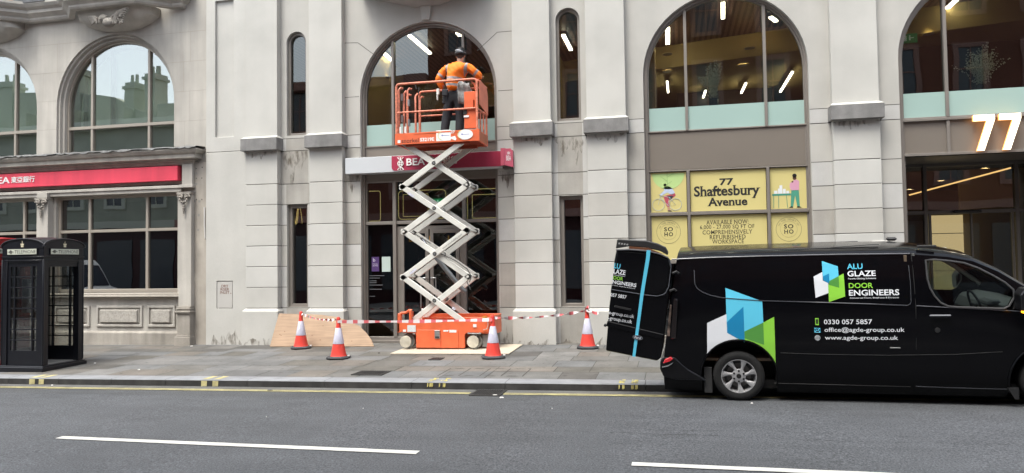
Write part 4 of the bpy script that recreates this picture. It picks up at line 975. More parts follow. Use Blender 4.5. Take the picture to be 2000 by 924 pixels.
# ground floor of the left building
b = B(); b.prism([rect(-24, -10.77, -.5, 3.56)]+[rect(-14.21, -10.93, 1.10, 3.37), rect(-17.9, -14.68, 1.10, 3.37), rect(-21.6, -18.4, 1.1, 3.37)], .10, .40); lp_(b, 'shopfront_wall', stone_old, bevel=.006)
b = B(); b.box(-10.78, -10.165, .06, .4, -.5, 4.02); 
lp_(b, 'end_pier', P('patched_stone', (.37, .335, .29), .92, var=.16, scale=2.4, bump=.3, streak=.15, dirt=.15), bevel=.006)
b = B()
for (x, z) in ((-10.42, 3.88), (-10.27, 3.9), (-10.42, 3.66), (-10.28, 3.66), (-10.42, 3.18), (-10.28, 3.18)): b.lathe([(0, -.004), (.014, -.004), (.014, .01)], (x, .06, z), 'y', 8)
lp_(b, 'fixing_holes', joint)
b = B()
bj = b
for (x, z, s_) in ((-10.42, 3.77, .05), (-10.42, 3.53, .045), (-10.34, 3.14, .05), (-10.46, 3.15, .05), (-10.48, 2.83, .05), (-10.36, 2.83, .05), (-10.37, 2.5, .045)): b.box(x-s_/2, x+s_/2, .057, .07, z-s_/2, z+s_/2)
split_by(lp_(b, 'stone_patch', P('grey_patch', (.25, .24, .22), .9)))
b = B(); b.tube([(-10.20, .04, 3.0), (-10.20, .04, 2.6), (-10.19, .055, 2.3)], .012, 6); lp_(b, 'white_streak', P('lime_streak', (.66, .65, .62), .8))
# main cornice over the shopfront
b = B(); prof_m = [(-.1, 3.98), (.03, 3.98), (.05, 4.03), (.09, 4.06), (.09, 4.09), (.20, 4.10), (.20, 4.19), (.24, 4.21), (.28, 4.27), (.28, 4.30), (-.1, 4.33)]
cornice(b, [(-24, .05), (-10.50, .05), (-10.50, .5)], prof_m); lp_(b, 'cornice', P('cornice_stone', (.36, .335, .295), .9, var=.12, bump=.3, streak=.18, dirt=.15, scale=2))
b = B(); rk = random.Random(4); pts = [(-24, .05)]
vs = []; fs = []; n = 150
for i in range(n+1):
    x = -24+(24-10.22)*i/n; vs += [(x, -.25-rk.uniform(0, .02), 4.318+rk.uniform(-.03, .012)), (x, -.22, 4.345+rk.uniform(-.008, .012)), (x, .12, 4.37)]
for i in range(n): fs += [(3*i, 3*i+3, 3*i+4, 3*i+1), (3*i+1, 3*i+4, 3*i+5, 3*i+2)]
b.add(vs, fs); lp_(b, 'lead_flashing', P('weathered_lead', (.12, .12, .12), .7, var=.5, scale=9, dirt=.6, bump=.5))
# architrave and frieze recess
b = B(); b.box(-24, -10.76, -.03, .15, 3.45, 3.515); b.box(-24, -10.76, 0.0, .15, 3.37, 3.45); b.box(-24, -10.76, .10, .15, 3.52, 4.0); lp_(b, 'architrave', stone_old, bevel=.006)
LS = thing('bank_wall_sign', 'long red fascia sign with white lettering on the left building', 'sign', loc=(-15, .05, 3.78))
b = B(); b.box(-23.8, -10.815, -.06, .09, 3.618, 3.948); q(b, 'panel', P('bright_red_panel', (.68, .06, .10), .4, var=.12, scale=.6, streak=.10), LS, (-15, .05, 3.78), bevel=.004)
b = B(); b.text('BEA', -15.86, -15.36, 3.725, 3.875, FY(-.0605), off=.012, depth=.012); b.text('東亞銀行', -15.31, -14.64, 3.725, 3.875, FY(-.0605), off=.01, depth=.012); emblem(b, -16.0, 3.80, .14, -.07); q(b, 'letters', white_letter, LS, (-15, .05, 3.78))
# pilasters of the shopfront
for (xa, xb, full) in ((-10.79, -10.47, 1), (-14.60, -14.28, 0), (-18.36, -18.04, 0)):
    b = B(); b.box(xa, xb, -.05, .2, .80, 3.35 if full else 3.35)
    if full: b.box(xa+.06, xb-.0, -.02, .2, 3.52, 3.98); b.box(xa, xb+.03, -.05, .2, 3.45, 3.52)
    else: b.box(xa+.03, xb, -.08, .2, 3.30, 3.46)
    p_ = lp_(b, 'pilaster', stone_old, bevel=.006)
    b = B(); xm = (xa+xb)/2; hw = (xb-xa)/2
    for (e, z0, z1) in ((.0, .755, .80), (.03, .74, .755), (.01, .70, .74), (.055, .665, .70), (.03, .63, .66), (.0, .17, .63), (.02, .13, .17), (.05, -.5, .13)): b.box(xa-e, xb+e*.6, -.09-e*.8, .2, z0, z1-.001)
    lp_(b, 'pedestal', stone_base, parent=p_, bevel=.006)
    b = B()                                     # scrolled capital with a hanging drop
    for s_ in (-1, 1):
        pts = [(xm+s_*(hw*.45+(.085-.011*k)*cos(k*.75)*1.0), -.09, 3.235+(.085-.011*k)*sin(k*.75)) for k in range(8)]
        b.tube(pts, .022, 6)
        b.ball((xm+s_*hw*.45, -.10, 3.235), .028, 8, 6)
    b.box(xa-.02, xb+.02, -.10, .1, 3.30, 3.35)
    for k in range(7): a = pi+pi*k/6; b.ball((xm+.10*cos(a), -.10, 3.24+.13*sin(a)), .028, 8, 6)
    for k, r_ in enumerate((.024, .03, .034, .028, .020, .014)): b.ball((xm, -.09, 3.08-.05*k), (r_, r_*.8, r_*1.1), 8, 6)
    lp_(b, 'capital', bird, parent=p_, smooth=50)
# stall riser with panels, sill
b = B(); b.box(-24, -10.80, .0, .25, 1.065, 1.10); b.box(-24, -10.80, -.03, .25, 1.01, 1.06); b.box(-24, -10.8, .05, .2, .96, 1.005); lp_(b, 'sill', P('sill_stone', (.42, .385, .335), .88, var=.12, bump=.25, streak=.1, scale=2, dirt=.1), bevel=.008)
b = B(); b.box(-24, -10.8, .045, .2, -.5, .19); b.frustum((-24, -10.8, .045, .2), (-24, -10.8, .085, .2), .19, .23); lp_(b, 'plinth', stone_base, bevel=.006)
b = B(); bb = B()
for (xa, xb) in ((-13.05, -11.82), (-11.69, -10.97), (-14.2, -13.23), (-17.6, -16.5), (-16.4, -15.5)):
    b.prism([rect(xa, xb, .33, .812), rect(xa+.055, xb-.055, .385, .757)], .065, .12)
    b.box(xa+.09, xb-.09, .085, .12, .415, .73)
    bb.box(xa+.12, xb-.12, .045, .12, .43, .715)
split_by(lp_(b, 'panel_frame', stone_old, bevel=.008), lambda c: round(c.x/.9)); split_by(lp_(bb, 'rusticated_panel', stone_rough, bevel=.012))
b = B(); b.prism([rect(-10.9, -10.80, -.1, 1)], .06, .1); lp_(b, 'quoin', stone_base)
# shop windows of the left building
for k_, (xa, xb) in enumerate(((-14.22, -10.92), (-17.9, -14.68), (-21.6, -18.4))):
    b = B(); b.prism([rect(xa, xb, 1.10, 3.38), rect(xa+.07, xb-.07, 1.19, 3.30)], .18, .3)
    mx = (-13.38, -11.83) if k_ == 0 else (xa+.8, xb-.55)
    for m_ in mx: b.box(m_, m_+.065, .185, .29, 1.19, 3.30)
    b.box(xa+.07, xb-.07, .19, .285, 2.51, 2.575)
    w_ = lp_(b, 'shop_window', frame_light, bevel=.004)
    b = B(); b.box(xa+.03, xb-.03, .23, .24, 1.13, 3.35); lp_(b, 'pane', GLASS('shop_glass', (.30, .32, .31), 2.2, .09), parent=w_)
# ================================================================== TELEPHONE BOXES
def phone_box(col, name, lab, loc, rotz, open_side):
    """square kiosk 0.92 m wide; local x right, y away from the street, origin at ground centre"""
    paint = P(name+'_gloss', col, .35, var=.10, scale=6, bump=.06, bscale=30, coat=.08, spec=.35, dirt=.12)
    r = thing('telephone_box', lab, 'telephone box', 'telephone boxes', loc=loc, rot=(0, 0, rotz)); H = .445
    b = B(); b.box(-H-.05, H+.05, -H-.05, H+.05, -.12, .055); b.box(-H-.035, H+.035, -H-.035, H+.035, .055, .075); b.obj('plinth', paint, r, bevel=.01)
    # frame posts, rails
    b = B()
    for sx in (-1, 1):
        for sy in (-1, 1):
            x, y = sx*(H-.055), sy*(H-.055); b.box(x-.055, x+.055, y-.055, y+.055, .075, 2.0)
            b.lathe([(.018, .1), (.018, 1.95)], (sx*(H-.005), sy*(H-.005), 0), n=8)
    for k in range(4):
        b.M = Matrix.Rotation(k*pi/2, 4, 'Z')
        b.box(-H+.11, H-.11, -H+.005, -H+.1, 1.90, 2.0)
        b.box(-H-.01, H+.01, -H-.012, -H+.04, 1.985, 2.01)
        b.box(-H+.04, H-.04, -H-.006, -H+.04, 1.925, 1.945)
    b.M = None
    b.box(-H, H, -H, H, 2.01, 2.17)
    # segmental pediments on every side
    for k in range(4):
        b.M = Matrix.Rotation(k*pi/2, 4, 'Z')
        seg = [(-H-.005, 2.15), (H+.005, 2.15)]+[((H+.005)*cos(pi*(.0+1.0*i/14)), 2.17+.135*sin(pi*i/14)**.9) for i in range(15)]
        b.prism([seg], -H-.008, -H+.06)
        rim = [((H+.02)*cos(pi*i/14), 2.175+.145*sin(pi*i/14)**.9) for i in range(15)]
        b.tube([(x, -H-.01, z) for x, z in rim], .016, 6)
    b.M = None
    b.obj('frame', paint, r, bevel=.004, smooth=35)
    # domed roof: crossing barrel shapes
    n = 12; vs = []; fs = []
    f1 = lambda t: 2.185+.14*max(0, 1-(t/(H+.01))**2)**.5
    for i in range(n+1):
        for j in range(n+1):
            x = -H+2*H*i/n; y = -H+2*H*j/n; vs.append((x, y, max(f1(x), f1(y))+.04*(1-(x/H)**2)*(1-(y/H)**2)))
    for i in range(n):
        for j in range(n): a = i*(n+1)+j; fs.append((a, a+n+1, a+n+2, a+1))
    b = B(); b.add(vs, fs); b.obj('roof', paint, r, smooth=40)
    # glazed sides
    for k in range(4):
        M_ = Matrix.Rotation(k*pi/2, 4, 'Z')
        # sign and crown on every pediment
        b = B(); b.M = M_; b.box(-.325, .325, -H-.018, -H, 2.035, 2.15); o = b.obj('sign_frame', paint, r, bevel=.003)
        b = B(); b.M = M_; b.box(-.31, .31, -H-.022, -H-.018, 2.045, 2.14); s_ = b.obj('sign_panel', P('opal_sign', (.50, .52, .44), .4, var=.08, scale=9), r)
        fn = lambda x, z, d: M_ @ Vector((x, -H-.0235, z))
        b = B(); b.text('TELEPHONE', -.155, .295, 2.062, 2.122, fn, off=-.004, slab=.03); b.tube([fn(x, z, 0) for x, z in circ(-.235, 2.092, .026, 12)], .005, 5, closed=True); b.tube([fn(-.295, 2.09, 0), fn(-.235, 2.095, 0), fn(-.175, 2.092, 0)], .0045, 5); b.tube([fn(-.235, 2.118, 0), fn(-.245, 2.066, 0)], .004, 5); b.obj('lettering', black_letter, r if False else s_)
        b = B(); fc = lambda x, z: tuple(M_ @ Vector((x, -H-.014, z)))
        b.sheet([[(-.028, 2.175), (.028, 2.175), (.028, 2.195), (-.028, 2.195)]], fc); b.sheet([[(-.026, 2.20), (.026, 2.20), (.043, 2.245), (.022, 2.228), (.012, 2.25), (0, 2.232), (-.012, 2.25), (-.022, 2.228), (-.043, 2.245)]], fc); b.sheet([circ(0, 2.264, .011, 8)], fc); b.sheet([rect(-.004, .004, 2.25, 2.285)], fc)
        b.obj('crown', P('gilt_crown', (.55, .50, .36), .5), r)
        if k == open_side:
            b = B(); b.M = M_; b.box(-H+.11, H-.11, -H+.02, -H+.09, 1.82, 1.90); b.obj('door_head', paint, r); continue
        b = B(); b.M = M_; W_ = H-.11
        b.box(-W_, W_, -H+.02, -H+.06, .075, .34); b.box(-W_, W_, -H+.02, -H+.06, 1.83, 1.90)
        b.box(-W_, -W_+.06, -H+.02, -H+.06, .34, 1.83); b.box(W_-.06, W_, -H+.02, -H+.06, .34, 1.83)
        for x in (-.19, .19): b.box(x-.015, x+.015, -H+.015, -H+.055, .34, 1.83)
        for i in range(1, 8): z = .34+1.49*i/8; b.box(-W_+.06, W_-.06, -H+.018, -H+.052, z-.010, z+.010)
        gf = b.obj('glazed_door' if k == (open_side+3) % 4 else 'glazed_side', paint, r, bevel=.002)
        b = B(); b.M = M_; b.box(-W_+.05, W_-.05, -H+.034, -H+.038, .33, 1.84); b.obj('pane', GLASS('kiosk_glass', (.68, .69, .67), 1.6, .06, .05), gf)
    b = B(); b.box(-.41, -.28, -.08, .26, .98, 1.60); b.box(-.28, -.25, .02, .16, 1.2, 1.45); b.obj('telephone_housing', P('kiosk_steel', (.30, .31, .32), .4, metal=.2), r, bevel=.01)
    b = B(); b.box(-.275, -.255, -.06, .0, 1.15, 1.52); b.obj('notice_board', P('kiosk_notice', (.55, .56, .56), .5), r); b = B(); b.tube([(-.25, .20, 1.15), (-.22, .21, 1.27), (-.25, .20, 1.36)], .022, 7); b.tube([(-.25, .2, 1.15), (-.2, .18, .9), (-.28, .1, 1.0)], .008, 5); b.obj('handset', P('black_plastic', (.01, .01, .01), .4), r)
    b = B(); b.box(-H+.06, H-.06, -H+.06, H-.06, .055, .08); b.obj('floor', P('kiosk_floor', (.16, .155, .15), .8, var=.15), r)
    return r
def _z(x, y): return pav(x, y)+.02
phone_box((.006, .0065, .010), 'black', 'glossy black telephone box with gilt crowns and an open side, before the left shop window', (-11.31, -3.09, _z(-11.31, -3.09)), 0, 1)
phone_box((.33, .015, .02), 'red', 'red telephone box cut by the left edge of the photo', (-12.60, -3.02, _z(-12.6, -3.0)+.05), 0, 1)

# ================================================================== TRAFFIC CONES AND TAPE
cone_red = P('cone_red', (.62, .045, .03), .5, var=.08, scale=9, bump=.05, coat=.05, dirt=.08)
cone_black = P('cone_rubber', (.035, .036, .04), .7, var=.2, scale=20, bump=.2)
sleeve_m = P('reflective_sleeve', (.56, .55, .66), .35, var=.10, scale=18, metal=.1, streak=.12)
def cone_mesh():
    r = thing('traffic_cone', 'red and white traffic cone', 'traffic cone', 'traffic cones round the lift')
    b = B(); o8 = [(-.20, -.11), (-.11, -.20), (.11, -.20), (.20, -.11), (.20, .11), (.11, .20), (-.11, .20), (-.20, .11)]
    b.add([(x, y, 0) for x, y in o8]+[(x*1.02, y*1.02, .022) for x, y in o8]+[(x*.9, y*.9, .045) for x, y in o8], [tuple(range(8))[::-1], tuple(range(16, 24))]+[(i, (i+1) % 8, 8+(i+1) % 8, 8+i) for i in range(8)]+[(8+i, 8+(i+1) % 8, 16+(i+1) % 8, 16+i) for i in range(8)])
    b.obj('base', cone_black, r, bevel=.006)
    b = B(); b.lathe([(.150, .04), (.143, .055), (.138, .07), (.128, .12), (.100, .262), (.045, .55), (.034, .70), (.032, .735), (.022, .752), (.012, .75), (.0, .74)], n=32); b.obj('cone_body', cone_red, r, smooth=50)
    b = B(); b.lathe([(.102, .266), (.1035, .272), (.0505, .548), (.047, .554)], n=32); b.obj('sleeve', sleeve_m, r, smooth=50)
    b = B(); b.lathe([(.0, 0), (.022, 0), (.022, .02), (0, .022)], (.19, -.03, .04), n=10); b.obj('reflector_stud', white_letter, r)
    return r
def dup(r, loc, rotz, label):
    c = r.copy(); COL.objects.link(c); c.location = loc; c.rotation_euler = (0, 0, rotz); c['label'] = label
    for ch in list(r.children):
        k = ch.copy(); COL.objects.link(k); k.parent = c
    return c
c0 = cone_mesh(); cones = []
CP = [(-7.50, -.60, .5, 'red and white cone nearest the wall before the plywood, with a paper label'), (-6.02, -1.93, .2, 'red and white cone in front of the plywood, nearest the road'), (-3.13, -1.83, .35, 'red and white cone at the right end of the orange lift'), (-1.61, -.60, .1, 'red and white cone with knotted tape on top, between lift and van door')]
for i, (x, y, a, lab) in enumerate(CP):
    loc = (x, y, pav(x, y)+.006)
    if i == 0: c0.location = loc; c0.rotation_euler = (0, 0, a); c0['label'] = lab; cones.append(c0)
    else: cones.append(dup(c0, loc, a, lab))
paper = P('cone_label', (.72, .72, .72), .6, var=.05)
for i, (ang, z0, z1, w, tilt) in ((0, (-1.75, .38, .50, .35, .01)), (1, (-2.35, .46, .555, .35, .0)), (2, (-1.25, .40, .52, .4, -.02)), (3, (-2.3, .46, .53, .4, .0))):
    b = B(); n = 5; vs = []
    for k in range(n):
        for z in (z0, z1):
            a = ang-CP[i][2]-w+2*w*k/(n-1)+tilt*(z-z0)*30; rr0 = .1035-(z-.272)*.192+.0015; vs.append((rr0*cos(a), rr0*sin(a), z+(k-2)*tilt))
    b.add(vs, [(2*k, 2*k+2, 2*k+3, 2*k+1) for k in range(n-1)]); b.obj('paper_label', paper, cones[i])
# red and white tape: ribbon with chequered stripes in the mesh
tape_m = [P('tape_white', (.56, .51, .51), .4), P('tape_red', (.50, .10, .11), .4)]
def tape(segs, name, lab):
    b = B(); tdist = 0.
    for pa, pb, sag, tw in segs:
        pa, pb = Vector(pa), Vector(pb); L = (pb-pa).length; n = max(6, int(L/.03)); prev = None
        for i in range(n+1):
            t = i/n; c = pa.lerp(pb, t); c.z -= sag*4*t*(1-t); a = tw*t; w = .032*(.75+.25*sin(t*L*5))
            n_v = Vector((0, sin(a)*w, cos(a)*w)) ; cur = (c-n_v, c+n_v, tdist+L*t)
            if prev: b.add([prev[0], cur[0], cur[1], prev[1]], [(0, 1, 2, 3)], 1 if int((cur[2]+1e-4)/.105) % 2 else 0)
            prev = cur
        tdist += L
    o = b.obj(name, tape_m); md = o.modifiers.new('thick', 'SOLIDIFY'); md.thickness = .0015; return tag(o, lab, 'tape', 'red and white barrier tape')
tp = [(x, y, pav(x, y)+.006+.70) for x, y, a, l in CP]
tape([(tp[0], tp[1], .05, 26.0)], 'barrier_tape', 'twisted red and white tape between the two cones before the plywood')
tape([((tp[1][0], tp[1][1]-.04, tp[1][2]-.03), (tp[2][0], tp[2][1]-.04, tp[2][2]-.03), .012, .35)], 'barrier_tape', 'straight red and white tape stretched across the front of the lift')
tape([(tp[2], tp[3], .05, 19.0)], 'barrier_tape', 'twisted red and white tape from the lift to the right hand cone')
kx, ky, kz = tp[3]
tape([((kx, ky-.05, kz-.01), (kx+.05, ky-.06, kz+.06), 0, 2), ((kx+.05, ky-.06, kz+.06), (kx-.03, ky-.05, kz+.03), -.03, 2), ((kx-.03, ky-.06, kz+.03), (kx+.10, ky-.06, kz-.02), .01, 1.5), ((kx+.10, ky-.06, kz-.02), (kx+.22, ky-.06, kz-.04), .015, .5)], 'tape_knot', 'loose knot of tape with a free end on the right hand cone')

# ================================================================== TIMBER
ply_m = P('plywood', (.37, .255, .170), .75, var=.08, scale=3, bump=.1, bscale=120, speck=.05, dirt=.06)
_n = ply_m.node_tree.nodes; _l = ply_m.node_tree.links; _b = _n['Principled BSDF']; _prev = _b.inputs['Base Color'].links[0].from_socket
_tc = _n.new('ShaderNodeTexCoord'); _mp = _n.new('ShaderNodeMapping'); _mp.inputs['Scale'].default_value = (1.2, 1, 26); _no = _n.new('ShaderNodeTexNoise'); _no.inputs['Scale'].default_value = 1.5; _no.inputs['Detail'].default_value = 6
_l.new(_tc.outputs['Object'], _mp.inputs[0]); _l.new(_mp.outputs[0], _no.inputs[0]); _mr = _n.new('ShaderNodeMapRange'); _mr.inputs[1].default_value = .3; _mr.inputs[2].default_value = .7; _mr.inputs[3].default_value = .78; _mr.inputs[4].default_value = 1.15; _l.new(_no.outputs[0], _mr.inputs[0])
_vm = _n.new('ShaderNodeVectorMath'); _vm.operation = 'SCALE'; _l.new(_prev, _vm.inputs[0]); _l.new(_mr.outputs[0], _vm.inputs['Scale']); _l.new(_vm.outputs[0], _b.inputs['Base Color'])
nn_ = ply_m.node_tree; 
pb_ = thing('plywood_board', 'pinkish plywood offcut with a curved right edge leaning on the wall', 'plywood board', loc=(-7.2, -.36, pav(-7.2, -.36)+.006))
b = B(); ox = -7.2; pts = [(-8.35, .0), (-6.00, .0), (-6.07, .13), (-6.20, .28), (-6.38, .43), (-6.60, .53), (-6.93, .63), (-7.28, .68), (-7.70, .70), (-8.27, .72)]
b.prism([[(x-ox, z) for x, z in pts]], -.009, .009); o = b.obj('board', ply_m, pb_, bevel=.001); pb_.rotation_euler = (radians(-20), -.0116, 0)
b = B(); rk = random.Random(9)
for k in range(10):
    x, z = rk.uniform(-1.0, .7), rk.uniform(.05, .55); b.sheet([[(x+.02*cos(a)*rk.uniform(.6, 1), z+.008*sin(a)) for a in [j*pi/4 for j in range(8)]]], lambda x, z: (x, -.0105, z))
b.obj('knots', P('wood_knot', (.20, .11, .06), .8), pb_)
b = B(); b.box(-8.2, -8.0, -.2, -.09, 0, .03); 
mb = thing('floor_board', 'cream plywood sheet lying flat under the orange lift', 'plywood sheet', loc=(-4.1, -.8, pav(-4.1, -.8)+.005))
b = B(); b.box(-1.12, 1.16, -.62, .62, 0, .018); b.obj('sheet', P('cream_plywood', (.48, .42, .33), .6, var=.05, scale=2, streak=.03, dirt=.08), mb, bevel=.002); mb.rotation_euler = (.0225, -.0116, 0)

# ================================================================== SCISSOR LIFT
orange = P('orange_paint', (.66, .125, .045), .42, var=.08, scale=5, bump=.05, coat=.12, dirt=.12, speck=.03, speckscale=60)
orange_d = P('orange_underside', (.30, .05, .02), .6, var=.15)  # lift orange darkened in its colour for the shade underneath
arm_m = P('cream_arm_paint', (.62, .61, .565), .42, var=.07, scale=5, dirt=.16, bump=.06, speck=.03, speckscale=60)
tyre_m = P('grey_tyre', (.22, .215, .20), .85, var=.2, scale=30, bump=.3, dirt=.3)
hub_m = P('cream_hub', (.55, .51, .42), .6, var=.12, scale=10, dirt=.35)
grey_st = P('grey_steel', (.30, .30, .30), .4, metal=.6, var=.1)
dark_m = P('dark_steel', (.03, .03, .03), .5)
SL = thing('scissor_lift', 'orange and white scissor lift raised to the arched window', 'scissor lift', loc=(-4.42, -.5, .005)); so_ = (-4.42, -.5, .005)
def sl_(b, name, mats, parent=SL, **k): return q(b, name, mats, parent, so_, **k)
yn, yf = -.90, -.12
b = B()
body = [(-5.22, .345), (-5.22, .545), (-3.44, .575), (-3.44, .36), (-3.56, .345), (-3.88, .345), (-3.92, .30), (-3.92, .052), (-4.90, .045), (-4.90, .30), (-4.95, .335)]
b.prism([body], yn, yn+.05); b.prism([body], yf-.05, yf)
b.box(-4.90, -3.93, yn+.05, yf-.05, .07, .30); b.box(-5.20, -3.46, yn+.05, yf-.05, .32, .53)
b.box(-5.285, -5.22, yn+.02, yn+.12, .33, .70); b.box(-5.285, -5.22, yf-.12, yf-.02, .33, .70); b.box(-5.285, -5.24, yn+.02, yf-.02, .34, .52)
b.box(-3.44, -3.36, yn+.08, yf-.08, .30, .66); b.tube([(-5.25, yn+.07, .70), (-5.12, yn+.07, .72), (-5.06, yn+.07, .76), (-5.00, yn+.07, .76)], .028, 8); b.box(-5.05, -5.0, yn+.03, yn+.1, .56, .77)
b.box(-4.85, -3.40, yf-.12, yf-.03, .575, .66); b.box(-4.85, -3.42, yn+.20, yn+.24, .575, .62)
sc_body = sl_(b, 'chassis', orange, bevel=.008)
for (xa, xb) in ((-4.875, -4.40), (-4.375, -4.04)):
    b = B(); b.box(xa, xb, yn-.012, yn-.001, .052, .392); d_ = sl_(b, 'battery_door', orange, bevel=.004)
b = B(); b.box(-4.515, -4.41, yn-.025, yn-.013, .225, .385); l_a = sl_(b, 'latch', grey_st, parent=SL, bevel=.004)
b = B(); b.box(-4.50, -4.425, yn-.03, yn-.026, .235, .27); sl_(b, 'latch_slot', dark_m, parent=l_a)
b = B(); b.box(-4.90, -3.95, yn+.02, yf-.02, .012, .05); sl_(b, 'pothole_guard', P('rusty_bar', (.30, .10, .05), .7, var=.2, scale=12, dirt=.4))
for (x, z, hw, hh, nm) in ((-4.985, .415, .085, .065, 'plate'), (-5.13, .372, .03, .022, 'l'), (-4.29, .375, .05, .014, 'w'), (-4.15, .370, .07, .025, 'w2'), (-3.715, .475, .032, .028, 'r')):
    b = B(); b.box(x-hw, x+hw, yn-.0155, yn-.0135 if x in (-4.29, -4.15) else yn-.002, z-hh, z+hh); sl_(b, 'sticker', P('sticker_white', (.68, .68, .67), .5) if nm != 'plate' else P('data_plate', (.55, .57, .58), .4, var=.15, scale=60))
for k, (x, y) in enumerate(((-5.10, yn-.02), (-3.74, yn-.045), (-5.10, yf+.02), (-3.74, yf+.045))):
    s_ = -1 if y < -.5 else 1; zc = .165+.012*(k % 2); 
    r_ = .145
    b = B(); y0 = y if s_ < 0 else y-.11
    b.lathe([(0, .03), (r_*.78, .03), (r_*.82, .0), (r_*.94, .0), (r_, .012), (r_, .10), (r_*.94, .112), (0, .112)], (x, y0+.112, zc), 'y', 32); w_ = sl_(b, 'wheel', tyre_m, smooth=40)
    if s_ < 0:
        b = B(); b.lathe([(0, 0), (.022, 0), (.03, .006), (.03, .016), (r_*.5, .018), (r_*.72, .006), (r_*.79, .002), (r_*.79, .03), (0, .03)][::-1], (x, y0+.03, zc), 'y', 28)
        b.v = [(vx, 2*(y0+.015)-vy, vz) for vx, vy, vz in b.v]
        sl_(b, 'hub', hub_m, parent=w_, smooth=40); b = B(); b.lathe([(0, -.012), (.02, -.012), (.024, 0)], (x, y0-.002, zc), 'y', 12); b.v = [(vx, 2*y0-vy-.01, vz) for vx, vy, vz in b.v]; sl_(b, 'hub_cap', P('rusty_hub', (.16, .13, .09), .7), parent=w_)
b = B(); b.box(-3.86, -3.60, yn-.01, yn+.14, .315, .335); b.tube([(-3.84, yn+.0, .315), (-3.84, yn+.0, .35)], .012, 6); b.tube([(-3.62, yn+.0, .315), (-3.62, yn+.0, .35)], .012, 6); b.box(-3.77, -3.70, yn+.03, yn+.12, .2, .34); b.box(-3.60, -3.45, yn+.1, yn+.25, .06, .30)
sl_(b, 'steering_yoke', grey_st, bevel=.004)
b = B(); b.tube([(-3.52, yn-.01, .60), (-3.46, yn-.03, .60), (-3.45, yn-.03, .50), (-3.47, yn-.03, .42), (-3.55, yn-.02, .40)], .007, 6); sl_(b, 'hose', P('hose_grey', (.35, .34, .32), .5)); b = B(); b.box(-3.58, -3.50, yn+.05, yn+.13, .60, .65); sl_(b, 'beacon', P('amber_beacon', (.45, .20, .03), .4))
# scissor arms
XL, XR = -5.165, -3.865; nodes = [.50, 1.405, 2.30, 3.18, 4.06]
def arm(x0, z0, x1, z1, y, w=.108, d=.05, name='scissor_arm'):
    d2 = Vector((x1-x0, z1-z0)); L = d2.length; d2.normalize(); n2 = Vector((-d2.y, d2.x)); e = .075
    pr = [(-e, -w*.18), (-e*.35, -w*.5), (L+e*.35, -w*.5), (L+e, -w*.18), (L+e, w*.18), (L+e*.35, w*.5), (-e*.35, w*.5), (-e, w*.18)]
    b = B(); b.prism([[(x0+d2.x*a+n2.x*c, z0+d2.y*a+n2.y*c) for a, c in pr]], y-d/2, y+d/2); a_ = sl_(b, name, arm_m, bevel=.006)
    b = B(); gr = B()
    for t in (0, .5, 1):
        c = (x0+(x1-x0)*t, y-d/2-.004, z0+(z1-z0)*t)
        gr.lathe([(0, 0), (.040, 0)], (c[0], y-d/2-.0015, c[2]), 'y', 14); b.lathe([(0, -.014), (.018, -.014), (.022, -.004), (.022, 0)], c, 'y', 12); b.v = b.v[:-48]+[(vx, 2*c[1]-vy, vz) for vx, vy, vz in b.v[-48:]]
    sl_(b, 'pivot_pin', grey_st, parent=a_, smooth=40); split_by(sl_(gr, 'grease_mark', P('grease', (.20, .18, .15), .5, var=.5, scale=40), parent=a_)); return a_
for side, yo, yi in ((-1, -.84, -.775), (1, -.18, -.245)):
    for k in range(4):
        lo_x = (XL+.09 if k == 0 else XL); hi_x = (XR-.03 if k == 0 else XR)
        fw_front = k % 2 == 0      # alternate which diagonal lies outside
        za, zb = nodes[k], nodes[k+1]
        sl = (lo_x if k == 0 else XL, za, XR, zb); bs = (XL, zb, hi_x if k == 0 else XR, za)
        y1, y2 = (yo, yi) if not fw_front else (yi, yo)
        arm(*sl, y1); arm(*bs, y2)
b = B()
for z in nodes[1:4]:
    for x in (XL, XR): b.tube([(x, -.86, z), (x, -.16, z)], .024, 10)
for za, zb in zip(nodes, nodes[1:]): b.tube([((XL+XR)/2, -.86, (za+zb)/2), ((XL+XR)/2, -.16, (za+zb)/2)], .024, 10)
split_by(sl_(b, 'cross_tube', arm_m, smooth=40))
b = B(); b.tube([(-4.92, -.5, 2.18), (-4.62, -.5, 1.78)], .034, 12); c1 = sl_(b, 'cylinder_rod', P('chrome', (.7, .7, .7), .12, metal=1.), smooth=40)
b = B(); b.tube([(-4.72, -.5, 1.92), (-4.50, -.5, 1.66), (-4.10, -.5, 1.18), (-4.0, -.5, 1.10)], [.046, .05, .05, .04], 12); sl_(b, 'hydraulic_cylinder', P('cylinder_grey', (.20, .21, .215), .4, metal=.5), smooth=40)
b = B()
for pts in ([(-3.90, -.87, 3.30), (-3.80, -.89, 3.20), (-3.84, -.88, 3.08)], [(-4.42, -.8, 1.86), (-4.10, -.86, 1.72), (-3.86, -.87, 1.55), (-3.78, -.88, 1.42), (-3.82, -.87, 1.30)], [(-4.95, -.8, 2.26), (-4.62, -.8, 2.06)], [(-3.88, -.86, 1.32), (-3.80, -.88, 1.16)], [(-3.90, -.8, 2.38), (-3.80, -.88, 2.30), (-3.86, -.86, 2.2)]):
    b.tube(pts, .009, 6)
split_by(sl_(b, 'hydraulic_hose', P('black_hose', (.03, .03, .03), .5), smooth=60))
fnarm = lambda x, z, d: (-4.45+(x*.814-z*.581), -.868, 1.98+(x*.581+z*.814)) 
b = B(); b.text('www.snorkellifts.com', -.02, .46, -.052, -.012, lambda x, z, d: (-4.36+x*.822-z*.569, -.8665, 1.99+x*.569+z*.822), off=.005); sl_(b, 'arm_lettering', P('grey_ink', (.12, .12, .12), .6))
